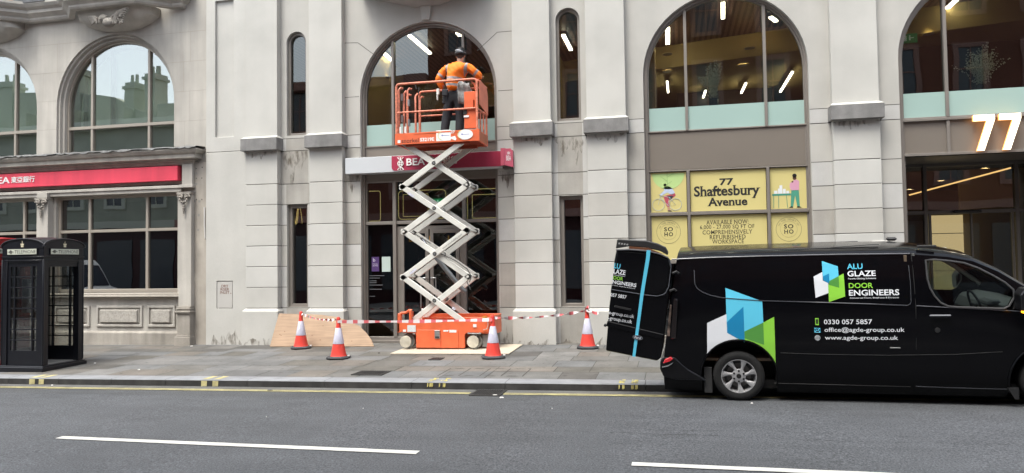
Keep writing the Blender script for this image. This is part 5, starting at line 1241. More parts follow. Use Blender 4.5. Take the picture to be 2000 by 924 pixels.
for (x, z, w, a, cc) in ((-4.99, 3.02, .14, -.6, 0), (-4.96, 1.52, .16, .6, 1), (-4.14, .80, .07, -.6, 0)):
    b = B(); ca, sa = cos(a), sin(a); b.add([(x+ca*u-sa*v, -.8685, z+sa*u+ca*v) for u, v in ((-w/2, -.022), (w/2, -.022), (w/2, .022), (-w/2, .022))], [(0, 1, 2, 3)]); sl_(b, 'arm_label', P('arm_label%d' % cc, (.50, .50, .58), .5, var=.35, scale=40))
# platform
b = B(); PX0, PX1, PY0, PY1 = -5.29, -3.60, -.92, -.16
b.box(PX0, PX1, PY0, PY0+.03, 4.005, 4.225); b.box(PX0, PX1, PY1-.03, PY1, 4.005, 4.225); b.box(PX0, PX0+.03, PY0+.03, PY1-.03, 4.005, 4.225); b.box(PX1-.03, PX1, PY0+.03, PY1-.03, 4.005, 4.225)
b.box(-3.64, -3.57, PY0-.012, PY0+.03, 4.00, 4.23); b.box(PX0+.4, PX1-.4, PY0-.006, PY0, 4.195, 4.225)
plat = sl_(b, 'platform', orange, bevel=.006)
b = B(); b.box(PX0+.03, PX1-.03, PY0+.03, PY1-.03, 4.035, 4.06); b.box(PX0+.2, PX1-.2, PY0+.05, PY0+.12, 3.97, 4.034); b.box(PX0+.2, PX1-.2, PY1-.12, PY1-.05, 3.97, 4.034); sl_(b, 'platform_floor', orange_d, parent=plat)
def rail(pts, r_=.021, name='guardrail', mt=orange):
    b = B(); b.tube(pts, r_, 10); return sl_(b, name, P('worn_orange_rail', (.66, .21, .125), .5, var=.25, scale=22, dirt=.35), smooth=50)
def bend(a, bb, c, r=.07):
    a, bb, c = Vector(a), Vector(bb), Vector(c); u = (a-bb).normalized()*r; v = (c-bb).normalized()*r
    return [tuple(bb+u*(1-t)**2+v*t**2) for t in (0, .25, .5, .75, 1)]
zt, zm = 5.205, 4.64
n0, n1, f0, f1_ = (-5.26, -.895), (-3.62, -.895), (-5.26, -.185), (-3.62, -.185)
rail([(n0[0], n0[1], 4.22)]+bend((n0[0], n0[1], 4.22), (n0[0], n0[1], zt), (n1[0], n1[1], zt))+bend((n0[0], n0[1], zt), (n1[0], n1[1], zt), (n1[0], n1[1], 4.22))+[(n1[0], n1[1], 4.22)], .024)
rail([(f0[0]+.22, f0[1], 4.22)]+bend((f0[0]+.22, f0[1], 4.22), (f0[0]+.22, f0[1], zt), (f1_[0], f1_[1], zt))+bend((f0[0], f0[1], zt), (f1_[0], f1_[1], zt), (f1_[0], f1_[1], 4.22))+[(f1_[0], f1_[1], 4.22)])
rail([(n0[0], n0[1], zm), (n1[0]-.03, n1[1], zm)], .019); rail([(f0[0]+.22, f0[1], zm+.06), (f1_[0], f1_[1], zm+.06)], .017)
rail([(n1[0]+.01, n1[1]+.02, zt-.02), (f1_[0]+.01, f1_[1]-.02, zt-.02)]); rail([(n1[0], n1[1], zm), (f1_[0], f1_[1], zm)], .018)
for y in (-.66, -.42): rail([(-3.62, y, 4.22), (-3.62, y, zm)], .018)
# entry gate at the left end: doubled posts
for (x, y, z1, r_) in ((-5.24, -.82, zt-.05, .026), (-5.17, -.72, zt-.10, .024), (-5.10, -.70, zt-.04, .022), (-5.20, -.45, zt-.10, .022), (-5.08, -.30, zt-.06, .022), (-5.02, -.20, zt-.1, .02)):
    rail([(x, y, 4.22), (x, y, z1-.05), (x+.03, y+.03, z1), (x+.06, y+.06, z1-.01)], r_, 'gate_post')
b = B(); 
for (x, z) in ((-5.19, 4.98), (-5.19, 4.55), (-5.05, 4.86), (-5.05, 4.46)): b.box(x-.02, x+.02, -.80, -.74, z-.07, z+.06)
split_by(sl_(b, 'gate_hinge', grey_st, bevel=.004))
b = B(); b.box(-5.20, -5.165, -.90, -.885, 4.235, 4.36); b.box(-5.10, -5.065, -.90, -.885, 4.235, 4.36); split_by(sl_(b, 'gate_tape', P('white_tape', (.65, .64, .62), .6)))
b = B(); b.tube([(-4.86, -.90, 5.17), (-4.84, -.90, 5.08), (-4.80, -.88, 5.12), (-4.80, -.88, 4.98)], .012, 6); sl_(b, 'chain', dark_m)
b = B(); b.box(-4.66, -4.60, -.22, -.16, 5.12, 5.24); b.box(-4.65, -4.62, -.24, -.2, 5.0, 5.13); sl_(b, 'rail_clip', P('white_clip', (.65, .65, .62), .5), bevel=.008)
# control post and end panel
b = B(); cp = [(-3.885, 4.26), (-3.645, 4.26), (-3.645, 5.04), (-3.69, 5.13), (-3.75, 5.17), (-3.80, 5.10), (-3.885, 4.97)]
b.prism([[(-3.885, 4.26), (-3.645, 4.26), (-3.645, 4.975), (-3.885, 4.975)], rect(-3.70, -3.675, 4.66, 4.80)], -.87, -.80); b.prism([[(-3.66, 4.975), (-3.63, 4.975), (-3.66, 5.12), (-3.73, 5.18), (-3.75, 5.16), (-3.69, 5.10)]], -.87, -.80)
sl_(b, 'control_panel', orange, bevel=.006)
b = B(); b.box(-3.90, -3.83, -.885, -.872, 4.53, 4.64); sl_(b, 'decal', black_letter); b = B(); b.box(-3.89, -3.79, -.886, -.872, 4.475, 4.51); sl_(b, 'decal', white_letter)
b = B(); ep = [(-.86, 4.72), (-.22, 4.62), (-.22, 5.0), (-.28, 5.12), (-.40, 5.17), (-.78, 5.20), (-.86, 5.16)]
b.prism([ep], 0, .012, fn=lambda x, y, z: (-3.585+y, x, z)); sl_(b, 'end_panel', P('pink_orange_panel', (.62, .16, .09), .5, var=.12, scale=6, dirt=.15))
# platform writing
fp = FY(PY0-.0025)
b = B(); b.text('snorkel', -5.15, -4.80, 4.035, 4.115, fp, off=.0); sl_(b, 'maker_lettering', black_letter)
b = B(); b.text('s', -5.235, -5.17, 4.035, 4.095, fp, off=.05); b.text('S3219E', -4.77, -4.48, 4.045, 4.115, fp, off=.03); b.text('27', -4.14, -4.06, 4.17, 4.225, lambda x, z, d: (x, PY0-.0085, z), off=.02); sl_(b, 'model_lettering', white_letter)
b = B(); b.box(-4.44, -4.145, PY0-.0035, PY0-.001, 4.035, 4.245); b.prism([[(-4.145, 4.10), (-4.06, 4.12), (-4.03, 4.06), (-4.05, 4.03), (-4.145, 4.07)]], PY0-.0034, PY0-.001)
wl_ = sl_(b, 'white_placard', P('placard_white', (.76, .76, .74), .45))
b = B(); b.prism([[(-3.855+.155*cos(a), 4.135+.098*sin(a)) for a in [2*pi*k/28 for k in range(28)]]], PY0-.009, PY0-.0065); sl_(b, 'oval_placard', P('placard_white', (.76, .76, .74), .45))
b = B()
for xc, yy in ((-4.30, PY0-.006), (-3.90, PY0-.011)): b.tube([(xc-.02+.09*cos(a)*.9, yy, 4.14+.075*sin(a)) for a in [radians(100+16*k) for k in range(11)]], .006, 4)
sl_(b, 'crescent_mark', P('pale_yellow_ink', (.66, .60, .22), .5))
b = B()
for xc, yy in ((-4.30, PY0-.006), (-3.90, PY0-.011)):
    b.box(xc-.03, xc+.13, yy, yy+.002, 4.135, 4.143); b.box(xc-.03, xc+.0, yy-.001, yy+.002, 4.13, 4.155)
sl_(b, 'placard_print', P('blue_grey_ink', (.22, .24, .50), .5))
b = B()   # hazard strokes on the right end
for k in range(7): b.add([(PX1+.002, PY0+.08+k*.09, 4.03), (PX1+.002, PY0+.11+k*.09, 4.03), (PX1+.002, PY0+.15+k*.09, 4.20), (PX1+.002, PY0+.12+k*.09, 4.20)], [(0, 1, 2, 3)])
sl_(b, 'hazard_stripes', P('dull_hazard', (.20, .17, .10), .7))
# grey cloth over the rail by the worker
b = B(); vs = []; rk = random.Random(3); n = 9
for i in range(n):
    for j in range(n):
        u, v = i/(n-1), j/(n-1); x = -3.99+.20*u+.03*sin(5*v)-(.07*(1-v) if u < .3 else 0); z = 4.76+.44*v+.03*cos(4*u); w = .5+.5*sin(pi*(v*.8+.1)); vs.append((-3.88+(x+3.88)*w*1.25, -.76+.03*sin(9*u)+.02*cos(11*v), z))
b.add(vs, [(i*n+j, (i+1)*n+j, (i+1)*n+j+1, i*n+j+1) for i in range(n-1) for j in range(n-1)])
o = b.obj('cloth_bag', P('grey_fleece', (.24, .235, .23), .95, var=.25, scale=22, bump=.6, bscale=60), smooth=60); md = o.modifiers.new('t', 'SOLIDIFY'); md.thickness = .02
tag(o, 'grey fleecy cloth bag hanging by the orange control panel', 'cloth bag')
# ================================================================== THE WORKER
PR = thing('person', 'worker in orange high-visibility top and black helmet standing on the raised lift, seen from behind', 'person', loc=(-4.22, -.5, 4.062))
skin_m = P('skin', (.40, .22, .15), .55, var=.05, scale=20); hair_m = P('dark_hair', (.03, .022, .018), .7, bump=.4, bscale=200)
hv = P('hivis_orange', (.95, .20, .010), .75, var=.06, scale=6, bump=.35, bscale=14); ref = P('grey_reflective_tape', (.30, .27, .27), .45, var=.1, scale=30)
trs = P('black_trousers', (.016, .017, .022), .85, var=.25, scale=9, bump=.5, bscale=16)
po = Vector((-4.22, -.5, 4.062))
def L(pts): return [tuple(Vector(p)-po) for p in pts]
# body: pelvis, spine, neck, head core, legs and arms as one skinned surface
S_ = [(-4.19, -.50, 4.98), (-4.18, -.51, 5.14), (-4.155, -.50, 5.32), (-4.12, -.48, 5.48), (-4.09, -.47, 5.60), (-4.075, -.46, 5.70), (-4.07, -.445, 5.80), (-4.07, -.44, 5.875),
      (-4.27, -.50, 4.92), (-4.38, -.47, 4.60), (-4.40, -.52, 4.20), (-4.40, -.50, 4.10), (-4.42, -.40, 4.085),
      (-4.11, -.50, 4.92), (-4.09, -.45, 4.60), (-4.10, -.50, 4.20), (-4.10, -.48, 4.10), (-4.07, -.38, 4.085),
      (-4.28, -.49, 5.55), (-4.50, -.53, 5.36), (-4.44, -.42, 5.14), (-4.40, -.38, 5.10),
      (-3.93, -.46, 5.53), (-3.73, -.40, 5.39), (-3.76, -.14, 5.44), (-3.76, -.06, 5.46)]
E_ = [(0, 1), (1, 2), (2, 3), (3, 4), (4, 5), (5, 6), (6, 7), (0, 8), (8, 9), (9, 10), (10, 11), (11, 12), (0, 13), (13, 14), (14, 15), (15, 16), (16, 17), (3, 18), (18, 19), (19, 20), (20, 21), (3, 22), (22, 23), (23, 24), (24, 25)]
R_ = [(.11, .085), (.11, .085), (.12, .09), (.13, .085), (.075, .065), (.058, .058), (.075, .085), (.07, .08), (.07, .07), (.05, .05), (.035, .035), (.035, .04), (.035, .03), (.07, .07), (.05, .05), (.035, .035), (.035, .04), (.035, .03),
      (.06, .06), (.042, .042), (.032, .028), (.028, .03), (.06, .06), (.042, .042), (.032, .028), (.028, .03)]
skin('body', L(S_), E_, R_, skin_m, PR)
# head details: ears, nose, jaw, hair at the nape
b = B(); h = Vector((-4.07, -.44, 5.82))-po
b.ball((h.x, h.y+.005, h.z+.01), (.078, .095, .11), 16, 12); 
for s_ in (-1, 1): b.ball((h.x+s_*.082, h.y+.0, h.z-.015), (.014, .026, .034), 8, 6)
b.ball((h.x+.01, h.y+.10, h.z-.02), (.014, .02, .02), 8, 6); b.ball((h.x+.005, h.y+.06, h.z-.085), (.045, .04, .03), 10, 8)
b.box(h.x-.02, h.x+.03, h.y+.088, h.y+.094, h.z-.062, h.z-.055)
b.obj('head', skin_m, PR, smooth=70)
b = B()
for s_ in (-1, 1): b.ball((h.x+s_*.03+.006, h.y+.088, h.z+.012), (.012, .008, .008), 8, 6)
split_by(b.obj('eye', P('eye_white', (.5, .48, .46), .3), PR))
b = B(); b.ball((h.x, h.y-.012, h.z+.0), (.081, .088, .085), 14, 10); b.ball((h.x, h.y-.045, h.z-.06), (.055, .04, .035), 10, 8); b.obj('hair', hair_m, PR, smooth=70)
# helmet with peak and white band
HC = (h.x, h.y+.005, h.z+.055)
b = B(); b.lathe([(.116, -.045), (.122, -.04), (.118, .0), (.105, .055), (.075, .092), (.035, .108), (0, .112)], HC, n=24, sx=.92, sy=1.12); b.lathe([(.120, -.05), (.126, -.046), (.126, -.038), (.118, -.034)], HC, n=24, sx=.92, sy=1.12)
b.prism([[(HC[0]-.085, HC[2]-.045), (HC[0]+.085, HC[2]-.045), (HC[0]+.07, HC[2]-.035), (HC[0]-.07, HC[2]-.035)]], HC[1]+.1, HC[1]+.175); b.box(HC[0]-.012, HC[0]+.012, HC[1]-.10, HC[1]+.1, HC[2]+.095, HC[2]+.118)
b.lathe([(.100, -.075), (.104, -.07), (.112, -.05)], HC, n=20, sx=.9, sy=1.0); hm = b.obj('helmet', P('black_helmet', (.008, .008, .010), .45, spec=.3), PR, smooth=40)
b = B(); vs = []; n = 14
for k in range(n+1):
    a = pi*1.02+pi*.96*k/n; t = k/n; zl = .040-.055*t
    for zz, rr0 in ((zl, .1135), (zl+.018-.008*t, .110)): vs.append((HC[0]+.92*(rr0+.004)*cos(a), HC[1]+1.12*(rr0+.004)*sin(a), HC[2]+zz))
b.add(vs, [(2*k, 2*k+2, 2*k+3, 2*k+1) for k in range(n)]); b.tube([(HC[0]+.92*.122*cos(a), HC[1]+1.12*.122*sin(a), HC[2]-.012) for a in [pi+pi*k/12 for k in range(13)]], .003, 5)
b.obj('helmet_band', P('white_band', (.55, .56, .60), .35), hm)
# hands: palm and five fingers
def hand(c, d, upv, side, parent):
    d = Vector(d).normalized(); u = Vector(upv).normalized(); w = d.cross(u).normalized()*side; c = Vector(c)-po
    vs = [c, c+d*.045]; es = [(0, 1)]; rs = [(.024, .018), (.034, .016)]
    o = skin('hand', [tuple(p) for p in vs], es, rs, skin_m, parent, 1)
    for i, (off_, ln) in enumerate(((-.027, .062), (-.009, .074), (.009, .07), (.027, .054))):
        p0 = c+d*.06+w*off_; p1 = p0+d*ln*.5-u*.008; p2 = p1+d*ln*.3-u*.018; p3 = p2+d*ln*.15-u*.02
        skin('finger', [tuple(p) for p in (p0-d*.02, p0, p1, p2, p3)], [(0, 1), (1, 2), (2, 3), (3, 4)], [.0095, .0095, .009, .008, .007], skin_m, o, 1)
    p0 = c+d*.012-w*.026; skin('thumb', [tuple(p) for p in (p0, p0-w*.02+d*.022, p0-w*.026+d*.05, p0-w*.02+d*.066)], [(0, 1), (1, 2), (2, 3)], [.012, .011, .010, .008], skin_m, o, 1)
hand((-4.415, -.40, 5.115), (.35, .25, -.9), (.6, -.2, .3), 1, PR)
hand((-3.76, -.08, 5.455), (0, 1, .25), (0, -.2, 1), -1, PR)
# trousers
TV = [(-4.19, -.50, 5.03), (-4.19, -.505, 5.155), (-4.28, -.50, 4.90), (-4.36, -.475, 4.62), (-4.395, -.51, 4.34), (-4.40, -.515, 4.14), (-4.10, -.50, 4.90), (-4.085, -.455, 4.62), (-4.095, -.49, 4.34), (-4.10, -.50, 4.14)]
TE = [(0, 1), (0, 2), (2, 3), (3, 4), (4, 5), (0, 6), (6, 7), (7, 8), (8, 9)]
skin('trousers', L(TV), TE, [(.19, .135), (.165, .122), (.122, .125), (.10, .10), (.086, .09), (.080, .086), (.122, .125), (.10, .10), (.086, .09), (.078, .084)], trs, PR)
b = B()
for (x, z, s_) in ((-4.34, 5.05, 1), (-4.04, 5.05, 1)):
    b.box(x-.06-po.x, x+.06-po.x, -.665-po.y, -.62-po.y, z-.08-po.z, z+.06-po.z)
b.box(-4.42-po.x, -4.34-po.x, -.58-po.y, -.50-po.y, 4.84-po.z, 5.02-po.z)
split_by(b.obj('trouser_pocket', trs, PR, bevel=.015))
b = B()
for x, y in ((-4.40, -.50), (-4.09, -.48)): b.ball((x-po.x, y+.05-po.y, .045), (.055, .15, .05), 12, 8); b.box(x-.05-po.x, x+.05-po.x, y-.09-po.y, y+.18-po.y, 0, .022); b.lathe([(.055, .03), (.058, .15), (.05, .16)], (x-po.x, y-.02-po.y, 0), n=12)
split_by(b.obj('boot', P('black_boots', (.012, .011, .01), .5, bump=.2), PR, bevel=.008, smooth=50), lambda c: c.x > -.03)
# hi-vis top
JV = [(-4.185, -.505, 5.07), (-4.175, -.51, 5.24), (-4.15, -.50, 5.42), (-4.115, -.49, 5.56), (-4.085, -.475, 5.665),
      (-4.315, -.50, 5.575), (-4.43, -.52, 5.465), (-4.515, -.53, 5.345), (-4.485, -.475, 5.245), (-4.44, -.42, 5.16),
      (-3.90, -.47, 5.575), (-3.79, -.44, 5.47), (-3.70, -.40, 5.39), (-3.74, -.27, 5.415), (-3.757, -.15, 5.44)]
JE = [(0, 1), (1, 2), (2, 3), (3, 4), (3, 5), (5, 6), (6, 7), (7, 8), (8, 9), (3, 10), (10, 11), (11, 12), (12, 13), (13, 14)]
JR = [(.225, .145), (.228, .142), (.262, .145), (.235, .120), (.070, .062), (.118, .098), (.100, .090), (.088, .085), (.074, .072), (.048, .048), (.118, .098), (.100, .090), (.088, .084), (.072, .068), (.048, .048)]
top = skin('hi_vis_top', L(JV), JE, JR, hv, PR, 3)
# ragged fabric folds
for v in top.data.vertices:
    p_ = v.co; v.co = p_+v.normal*(.006*sin(p_.z*55+p_.x*22)*cos(p_.x*30+p_.z*12)+.004*sin(p_.x*70+p_.z*40))
# reflective bands assigned to faces of the top by height and place
top.data.materials.append(ref)
dg = bpy.context.evaluated_depsgraph_get()
me = top.data
import bmesh as _bm
bm = _bm.new(); bm.from_mesh(me)
def bis(no, co):
    bmesh.ops.bisect_plane(bm, geom=bm.verts[:]+bm.edges[:]+bm.faces[:], plane_co=co, plane_no=no)
def Lp(*p): return Vector(p)-po
armL = (Lp(-4.46, -.52, 5.41), (Vector((-4.515, -.53, 5.345))-Vector((-4.42, -.52, 5.45))).normalized())
armR = (Lp(-3.775, -.43, 5.435), (Vector((-3.71, -.40, 5.39))-Vector((-3.80, -.44, 5.46))).normalized())
for z in (5.165, 5.215, 5.295, 5.35): bis(Vector((.05, 0, 1)).normalized(), Lp(-4.17, -.5, z))
for x in (-4.345, -4.295, -3.985, -3.935): bis(Vector((1, 0, -.06 if x < -4.1 else -.24)).normalized(), Lp(x, -.5, 5.42))
for c_, d_ in (armL, armR): bis(d_, c_-d_*.025); bis(d_, c_+d_*.025)
def planed(no, co, p): return (p-co).dot(no.normalized())
for f in bm.faces:
    c_ = f.calc_center_median(); x = c_.x+po.x; z = c_.z+po.z; y = c_.y+po.y; mi = 0
    torso = -4.36 < x < -3.94 or z < 5.36
    zz = (c_-Lp(-4.17, -.5, 0)).dot(Vector((.05, 0, 1)).normalized())+0.0
    hb = lambda a, bq: planed(Vector((.05, 0, 1)), Lp(-4.17, -.5, a), c_) > 0 > planed(Vector((.05, 0, 1)), Lp(-4.17, -.5, bq), c_)
    if -4.43 < x < -3.88 and (hb(5.165, 5.215) or hb(5.295, 5.35)): mi = 1
    vb = lambda a, bq, s: planed(Vector((1, 0, s)), Lp(a, -.5, 5.42), c_) > 0 > planed(Vector((1, 0, s)), Lp(bq, -.5, 5.42), c_)
    if z > 5.33 and y < -.45 and (vb(-4.345, -4.295, -.06) or vb(-3.985, -3.935, -.24)): mi = 1
    for c0_, d0_ in (armL, armR):
        if abs((c_-c0_).dot(d0_)) < .025 and (c_-c0_).length < .12: mi = 1
    f.material_index = mi
bm.to_mesh(me); bm.free()

# ================================================================== THE VAN
VM_loc = (.8244, -3.7039, -.0553)
VAN = thing('van', 'black panel van with blue, green and white logo and an open rear door', 'van', loc=VM_loc)
VAN.rotation_euler = (radians(4.3), radians(-.66), radians(-3.1))
paint = P('van_black', (.0022, .0022, .003), .13, coat=.0, spec=.2)
blk = P('van_plastic', (.012, .012, .013), .55); blk2 = P('van_seal', (.004, .004, .004), .7)
WP = [(.10, .86), (.21, .93), (.30, .965), (.45, .982), (.75, .985), (1.0, .975), (1.15, .965), (1.30, .953), (1.50, .925), (1.70, .885), (1.80, .855)]
def wside(z):
    for (a, wa), (c, wc) in zip(WP, WP[1:]):
        if z <= c: t = max(0, (z-a)/(c-a)); return wa+(wc-wa)*t
    return .855
ED = [(-.95, 1.80), (-.7, 1.812), (.4, 1.815), (1.2, 1.812), (2.03, 1.80), (2.4, 1.757), (2.66, 1.70), (2.92, 1.57), (3.18, 1.39), (3.5, 1.19), (3.8, 1.09), (4.1, .98), (4.25, .86), (4.34, .62)]
def edge_z(x):
    for (a, za), (c, zc) in zip(ED, ED[1:]):
        if x <= c: return za+(zc-za)*max(0, (x-a)/(c-a))
    return ED[-1][1]
def xscale(x):
    if x < -.6: return 1-.05*((-.6-x)/.35)**2
    if x > 3.3: return 1-.22*((x-3.3)/1.05)**2
    return 1.
ZB = .45
def section(x, inset=0.):
    ez = edge_z(x); s = (ez-ZB)/(1.812-ZB); k = xscale(x); pts = []
    prof = [(z, w) for z, w in WP]+[(1.845, .80), (1.872, .68), (1.893, .45), (1.905, .2), (1.908, 0)]
    for z, w in prof:
        zz = ZB+(z-ZB)*s if z > ZB else z
        pts.append((max(0, w*k-inset), zz-(inset if z > 1.8 else 0)+(inset if z < .25 else 0)))
    return pts
def loft(xs, inset=0., ylim=None):
    b = B(); secs = []
    for x in xs:
        h_ = section(x, inset); secs.append([(x, -w, z) for w, z in h_]+[(x, w, z) for w, z in h_[:-1][::-1]])
    n = len(secs[0]); vs = [p for s in secs for p in s]; fs = []
    for i in range(len(xs)-1):
        for j in range(n): a = i*n+j; c = i*n+(j+1) % n; fs.append((a, a+n, c+n, c))
    fs.append(tuple(range(n))[::-1] if False else tuple(range(n))); fs.append(tuple((len(xs)-1)*n+j for j in range(n))[::-1])
    b.add(vs, fs); return b
xs1 = [-.93, -.915, -.85, -.7, -.4, 0, .5, 1, 1.5, 2.0, 2.2, 2.4, 2.55, 2.66, 2.8, 2.92, 3.05, 3.18, 3.35, 3.5, 3.65, 3.8, 3.95, 4.1, 4.18, 4.25, 4.30, 4.34]
ob = loft(xs1)
# lean of the rear: shear the tail forward with height
def lean(v):
    x, y, z = v
    if x < -.3: x = x+(max(0, z-.50)*.165)*min(1, (-.3-x)/.5)
    return (x, y, z)
ob.v = [lean(v) for v in ob.v]
body = ob.obj('van_body', [paint, blk], None)
bmx = bmesh.new(); bmx.from_mesh(body.data); bmesh.ops.recalc_face_normals(bmx, faces=bmx.faces); bmx.to_mesh(body.data); bmx.free()
def ncut(o, c):
    return cut(o, c)
ib = loft([-1.3, -.8, 0, 1, 2.0, 2.4, 2.66, 2.92, 3.18, 3.45, 3.7], .035)
ib.v = [lean(v) for v in ib.v]
# rear opening only on the near (open door) half is real: keep the far half closed by its own door
cb = B(); cb.v = ib.v; cb.f = ib.f; cb.mi = ib.mi
cob = cb.obj('cutter', joint); bmx = bmesh.new(); bmx.from_mesh(cob.data); bmesh.ops.recalc_face_normals(bmx, faces=bmx.faces); bmx.to_mesh(cob.data); bmx.free()
md = body.modifiers.new('b', 'BOOLEAN'); md.operation = 'DIFFERENCE'; md.object = cob; md.solver = 'EXACT'
dg = bpy.context.evaluated_depsgraph_get(); me = bpy.data.meshes.new_from_object(body.evaluated_get(dg)); body.modifiers.clear(); body.data = me; bpy.data.objects.remove(cob)
for xa, ra in ((0, .455), (3.40, .43)):
    for s_ in (-1, 1):
        c = B(); y0 = -1.3 if s_ < 0 else .62; c.lathe([(ra, 0), (ra, .68)], (xa, y0, .315), 'y', 48)
        c.box(xa-ra+.01, xa+ra-.01, y0, y0+.68, -.2, .2) if False else None
        cut(body, c)
        c = B(); c.box(xa-ra, xa+ra, y0+.003, y0+.677, -.2, .32); cut(body, c)
win = [(2.161, 1.715), (2.163, 1.50), (2.185, 1.39), (2.225, 1.30), (2.285, 1.22), (2.36, 1.178), (2.45, 1.165), (2.93, 1.145), (2.985, 1.175), (3.04, 1.275), (3.035, 1.36), (2.96, 1.44), (2.84, 1.525), (2.70, 1.612), (2.56, 1.672), (2.42, 1.70), (2.25, 1.722)]
c = B(); c.prism([win], -1.3, 1.3); cut(body, c)
c = B(); c.prism([[(2.72, 2.3), (2.72, 1.66), (2.9, 1.50), (3.3, 1.24), (3.42, 1.19), (3.42, 2.3)]], -.74, .74); cut(body, c)
body.parent = VAN
body.data.polygons.foreach_set('use_smooth', [True]*len(body.data.polygons)); body.data.set_sharp_from_angle(angle=radians(28))
def vq(b, name, mats, parent=VAN, **k): return b.obj(name, mats, parent, **k)
SF = lambda x, z, d=0: (x, -(wside(z)+.003+d)*xscale(x), z)
def sidedecal(name, mat, loops, parent=body, lift=.0):
    """flat-cut shapes laid on the curved flank in horizontal slices"""
    b = B()
    for L_ in loops:
        bm = bmesh.new(); tri = tessellate_polygon([[Vector((p[0], p[1], 0)) for p in L_]]); vv = [bm.verts.new((p[0], p[1], 0)) for p in L_]
        for t in tri:
            try: bm.faces.new([vv[i] for i in t])
            except ValueError: pass
        z0 = min(p[1] for p in L_); z1 = max(p[1] for p in L_)
        for zc in [w[0] for w in WP]:
            if z0 < zc < z1: bmesh.ops.bisect_plane(bm, geom=bm.verts[:]+bm.edges[:]+bm.faces[:], plane_co=(0, zc, 0), plane_no=(0, 1, 0))
        bm.verts.index_update(); vs = [SF(v.co.x, v.co.y, lift) for v in bm.verts]; fs = []
        for f in bm.faces:
            q_ = [v.index for v in f.verts]; a = sum(f.verts[i].co.x*f.verts[(i+1) % len(q_)].co.y-f.verts[(i+1) % len(q_)].co.x*f.verts[i].co.y for i in range(len(q_)))
            fs.append(q_ if a > 0 else q_[::-1])
        b.add(vs, fs); bm.free()
    return vq(b, name, mat, parent)
lg = {k: P('vinyl_'+k, c_, .3) for k, c_ in dict(white=(.64, .66, .70), blue=(.10, .50, .70), dblue=(.01, .20, .40), green=(.24, .56, .055), dgreen=(.075, .26, .05)).items()}
AR = .475; arcp = lambda a: (AR*cos(radians(a)), .315+AR*sin(radians(a)))
blue = [(-.123, 1.431), (.31, 1.258), (.31, .900), (.087, .747), (-.124, .869)]
sidedecal('logo_white', lg['white'], [[(-.362, .993), (-.103, 1.112), (-.103, .869), (.005, .800), (.005, arcp(89)[1])]+[arcp(a) for a in range(92, 144, 4)]+[(-.375, .606)]], lift=0)
sidedecal('logo_blue', lg['blue'], [[(-.123, 1.431), (.31, 1.258), (.313, .997), (.084, .885), (.084, 1.10), (-.1235, 1.003)]], lift=.0005)
sidedecal('logo_overlap_blue', lg['dblue'], [[(-.1235, 1.002), (.0838, 1.195), (.0838, .747), (-.123, .869)]], lift=.001)
sidedecal('logo_green', lg['green'], [[(.313, .997), (.442, 1.066), (.440, .448)]+[arcp(a) for a in range(20, 90, 4)]+[(.006, .79), (.006, .80), (.0838, .75), (.0838, .885)]], lift=.0012)
sidedecal('logo_overlap_green', lg['dgreen'], [[(.0842, .885), (.312, .9965), (.312, .72), (.0842, .80)]], lift=.0017)
sm = dict(w=[(.918, 1.550), (1.020, 1.604), (1.020, 1.498), (1.078, 1.472), (1.076, 1.350), (.928, 1.293)], b=[(1.022, 1.735), (1.198, 1.668), (1.201, 1.550), (1.095, 1.490), (1.093, 1.58), (1.022, 1.55)], d=[(1.022, 1.549), (1.0945, 1.585), (1.0945, 1.462), (1.027, 1.498)], g=[(1.203, 1.552), (1.258, 1.580), (1.262, 1.307), (1.077, 1.241), (1.078, 1.45), (1.0945, 1.462), (1.0945, 1.495)], e=[(1.0947, 1.494), (1.2008, 1.5505), (1.2, 1.41), (1.08, 1.45)])
for nm, kk, mm, lf in (('small_logo_white', 'w', 'white', 0), ('small_logo_blue', 'b', 'blue', .0005), ('small_logo_dark_blue', 'd', 'dblue', .001), ('small_logo_green', 'g', 'green', .0012), ('small_logo_dark_green', 'e', 'dgreen', .0017)): sidedecal(nm, lg[mm], [sm[kk]], lift=lf)
zc_ = [w[0] for w in WP]
def vt(body_, x0, x1, z0, z1, mat, off=.02, name='lettering'):
    b = B(); b.text(body_, x0, x1, z0, z1, lambda x, z, d: SF(x, z, .0015), off=off, cuts=[z for z in zc_ if z0 < z < z1]); return vq(b, name, mat, body)
vw = P('van_white', (.66, .68, .72), .4)
vt('ALU', 1.300, 1.474, 1.630, 1.695, lg['blue'], .018); vt('GLAZE', 1.300, 1.612, 1.543, 1.610, vw, .022); vt('Facade Glazing Solutions', 1.305, 1.612, 1.504, 1.527, vw, .005)
vt('DOOR', 1.306, 1.574, 1.403, 1.465, lg['green'], .018); vt('ENGINEERS', 1.304, 1.855, 1.313, 1.383, vw, .022); vt('Commercial Doors, Shopfronts & Entrances', 1.313, 1.848, 1.272, 1.297, vw, .005)
vt('0330 057 5857', 1.010, 1.545, .972, 1.030, vw, .012); vt('office@agde-group.co.uk', 1.013, 1.893, .865, .935, vw, .008); vt('www.agde-group.co.uk', 1.016, 1.820, .770, .835, vw, .008)
gm = lg['green']
sidedecal('phone_icon', gm, [[(.912, .962), (.952, .962), (.952, 1.048), (.912, 1.048)]], lift=.001); sidedecal('phone_icon_screen', blk2, [[(.919, .977), (.945, .977), (.945, 1.035), (.919, 1.035)]], lift=.0018)
b = B(); f = lambda pts, c=False: b.tube([SF(x, z, .003) for x, z in pts], .0035, 4, closed=c)
f([(.90, .875), (.965, .875), (.965, .925), (.90, .925)], True); f([(.90, .925), (.932, .897), (.965, .925)]); f([(.90, .875), (.922, .90)]); f([(.965, .875), (.943, .90)]); vq(b, 'envelope_icon', lg['blue'], body)
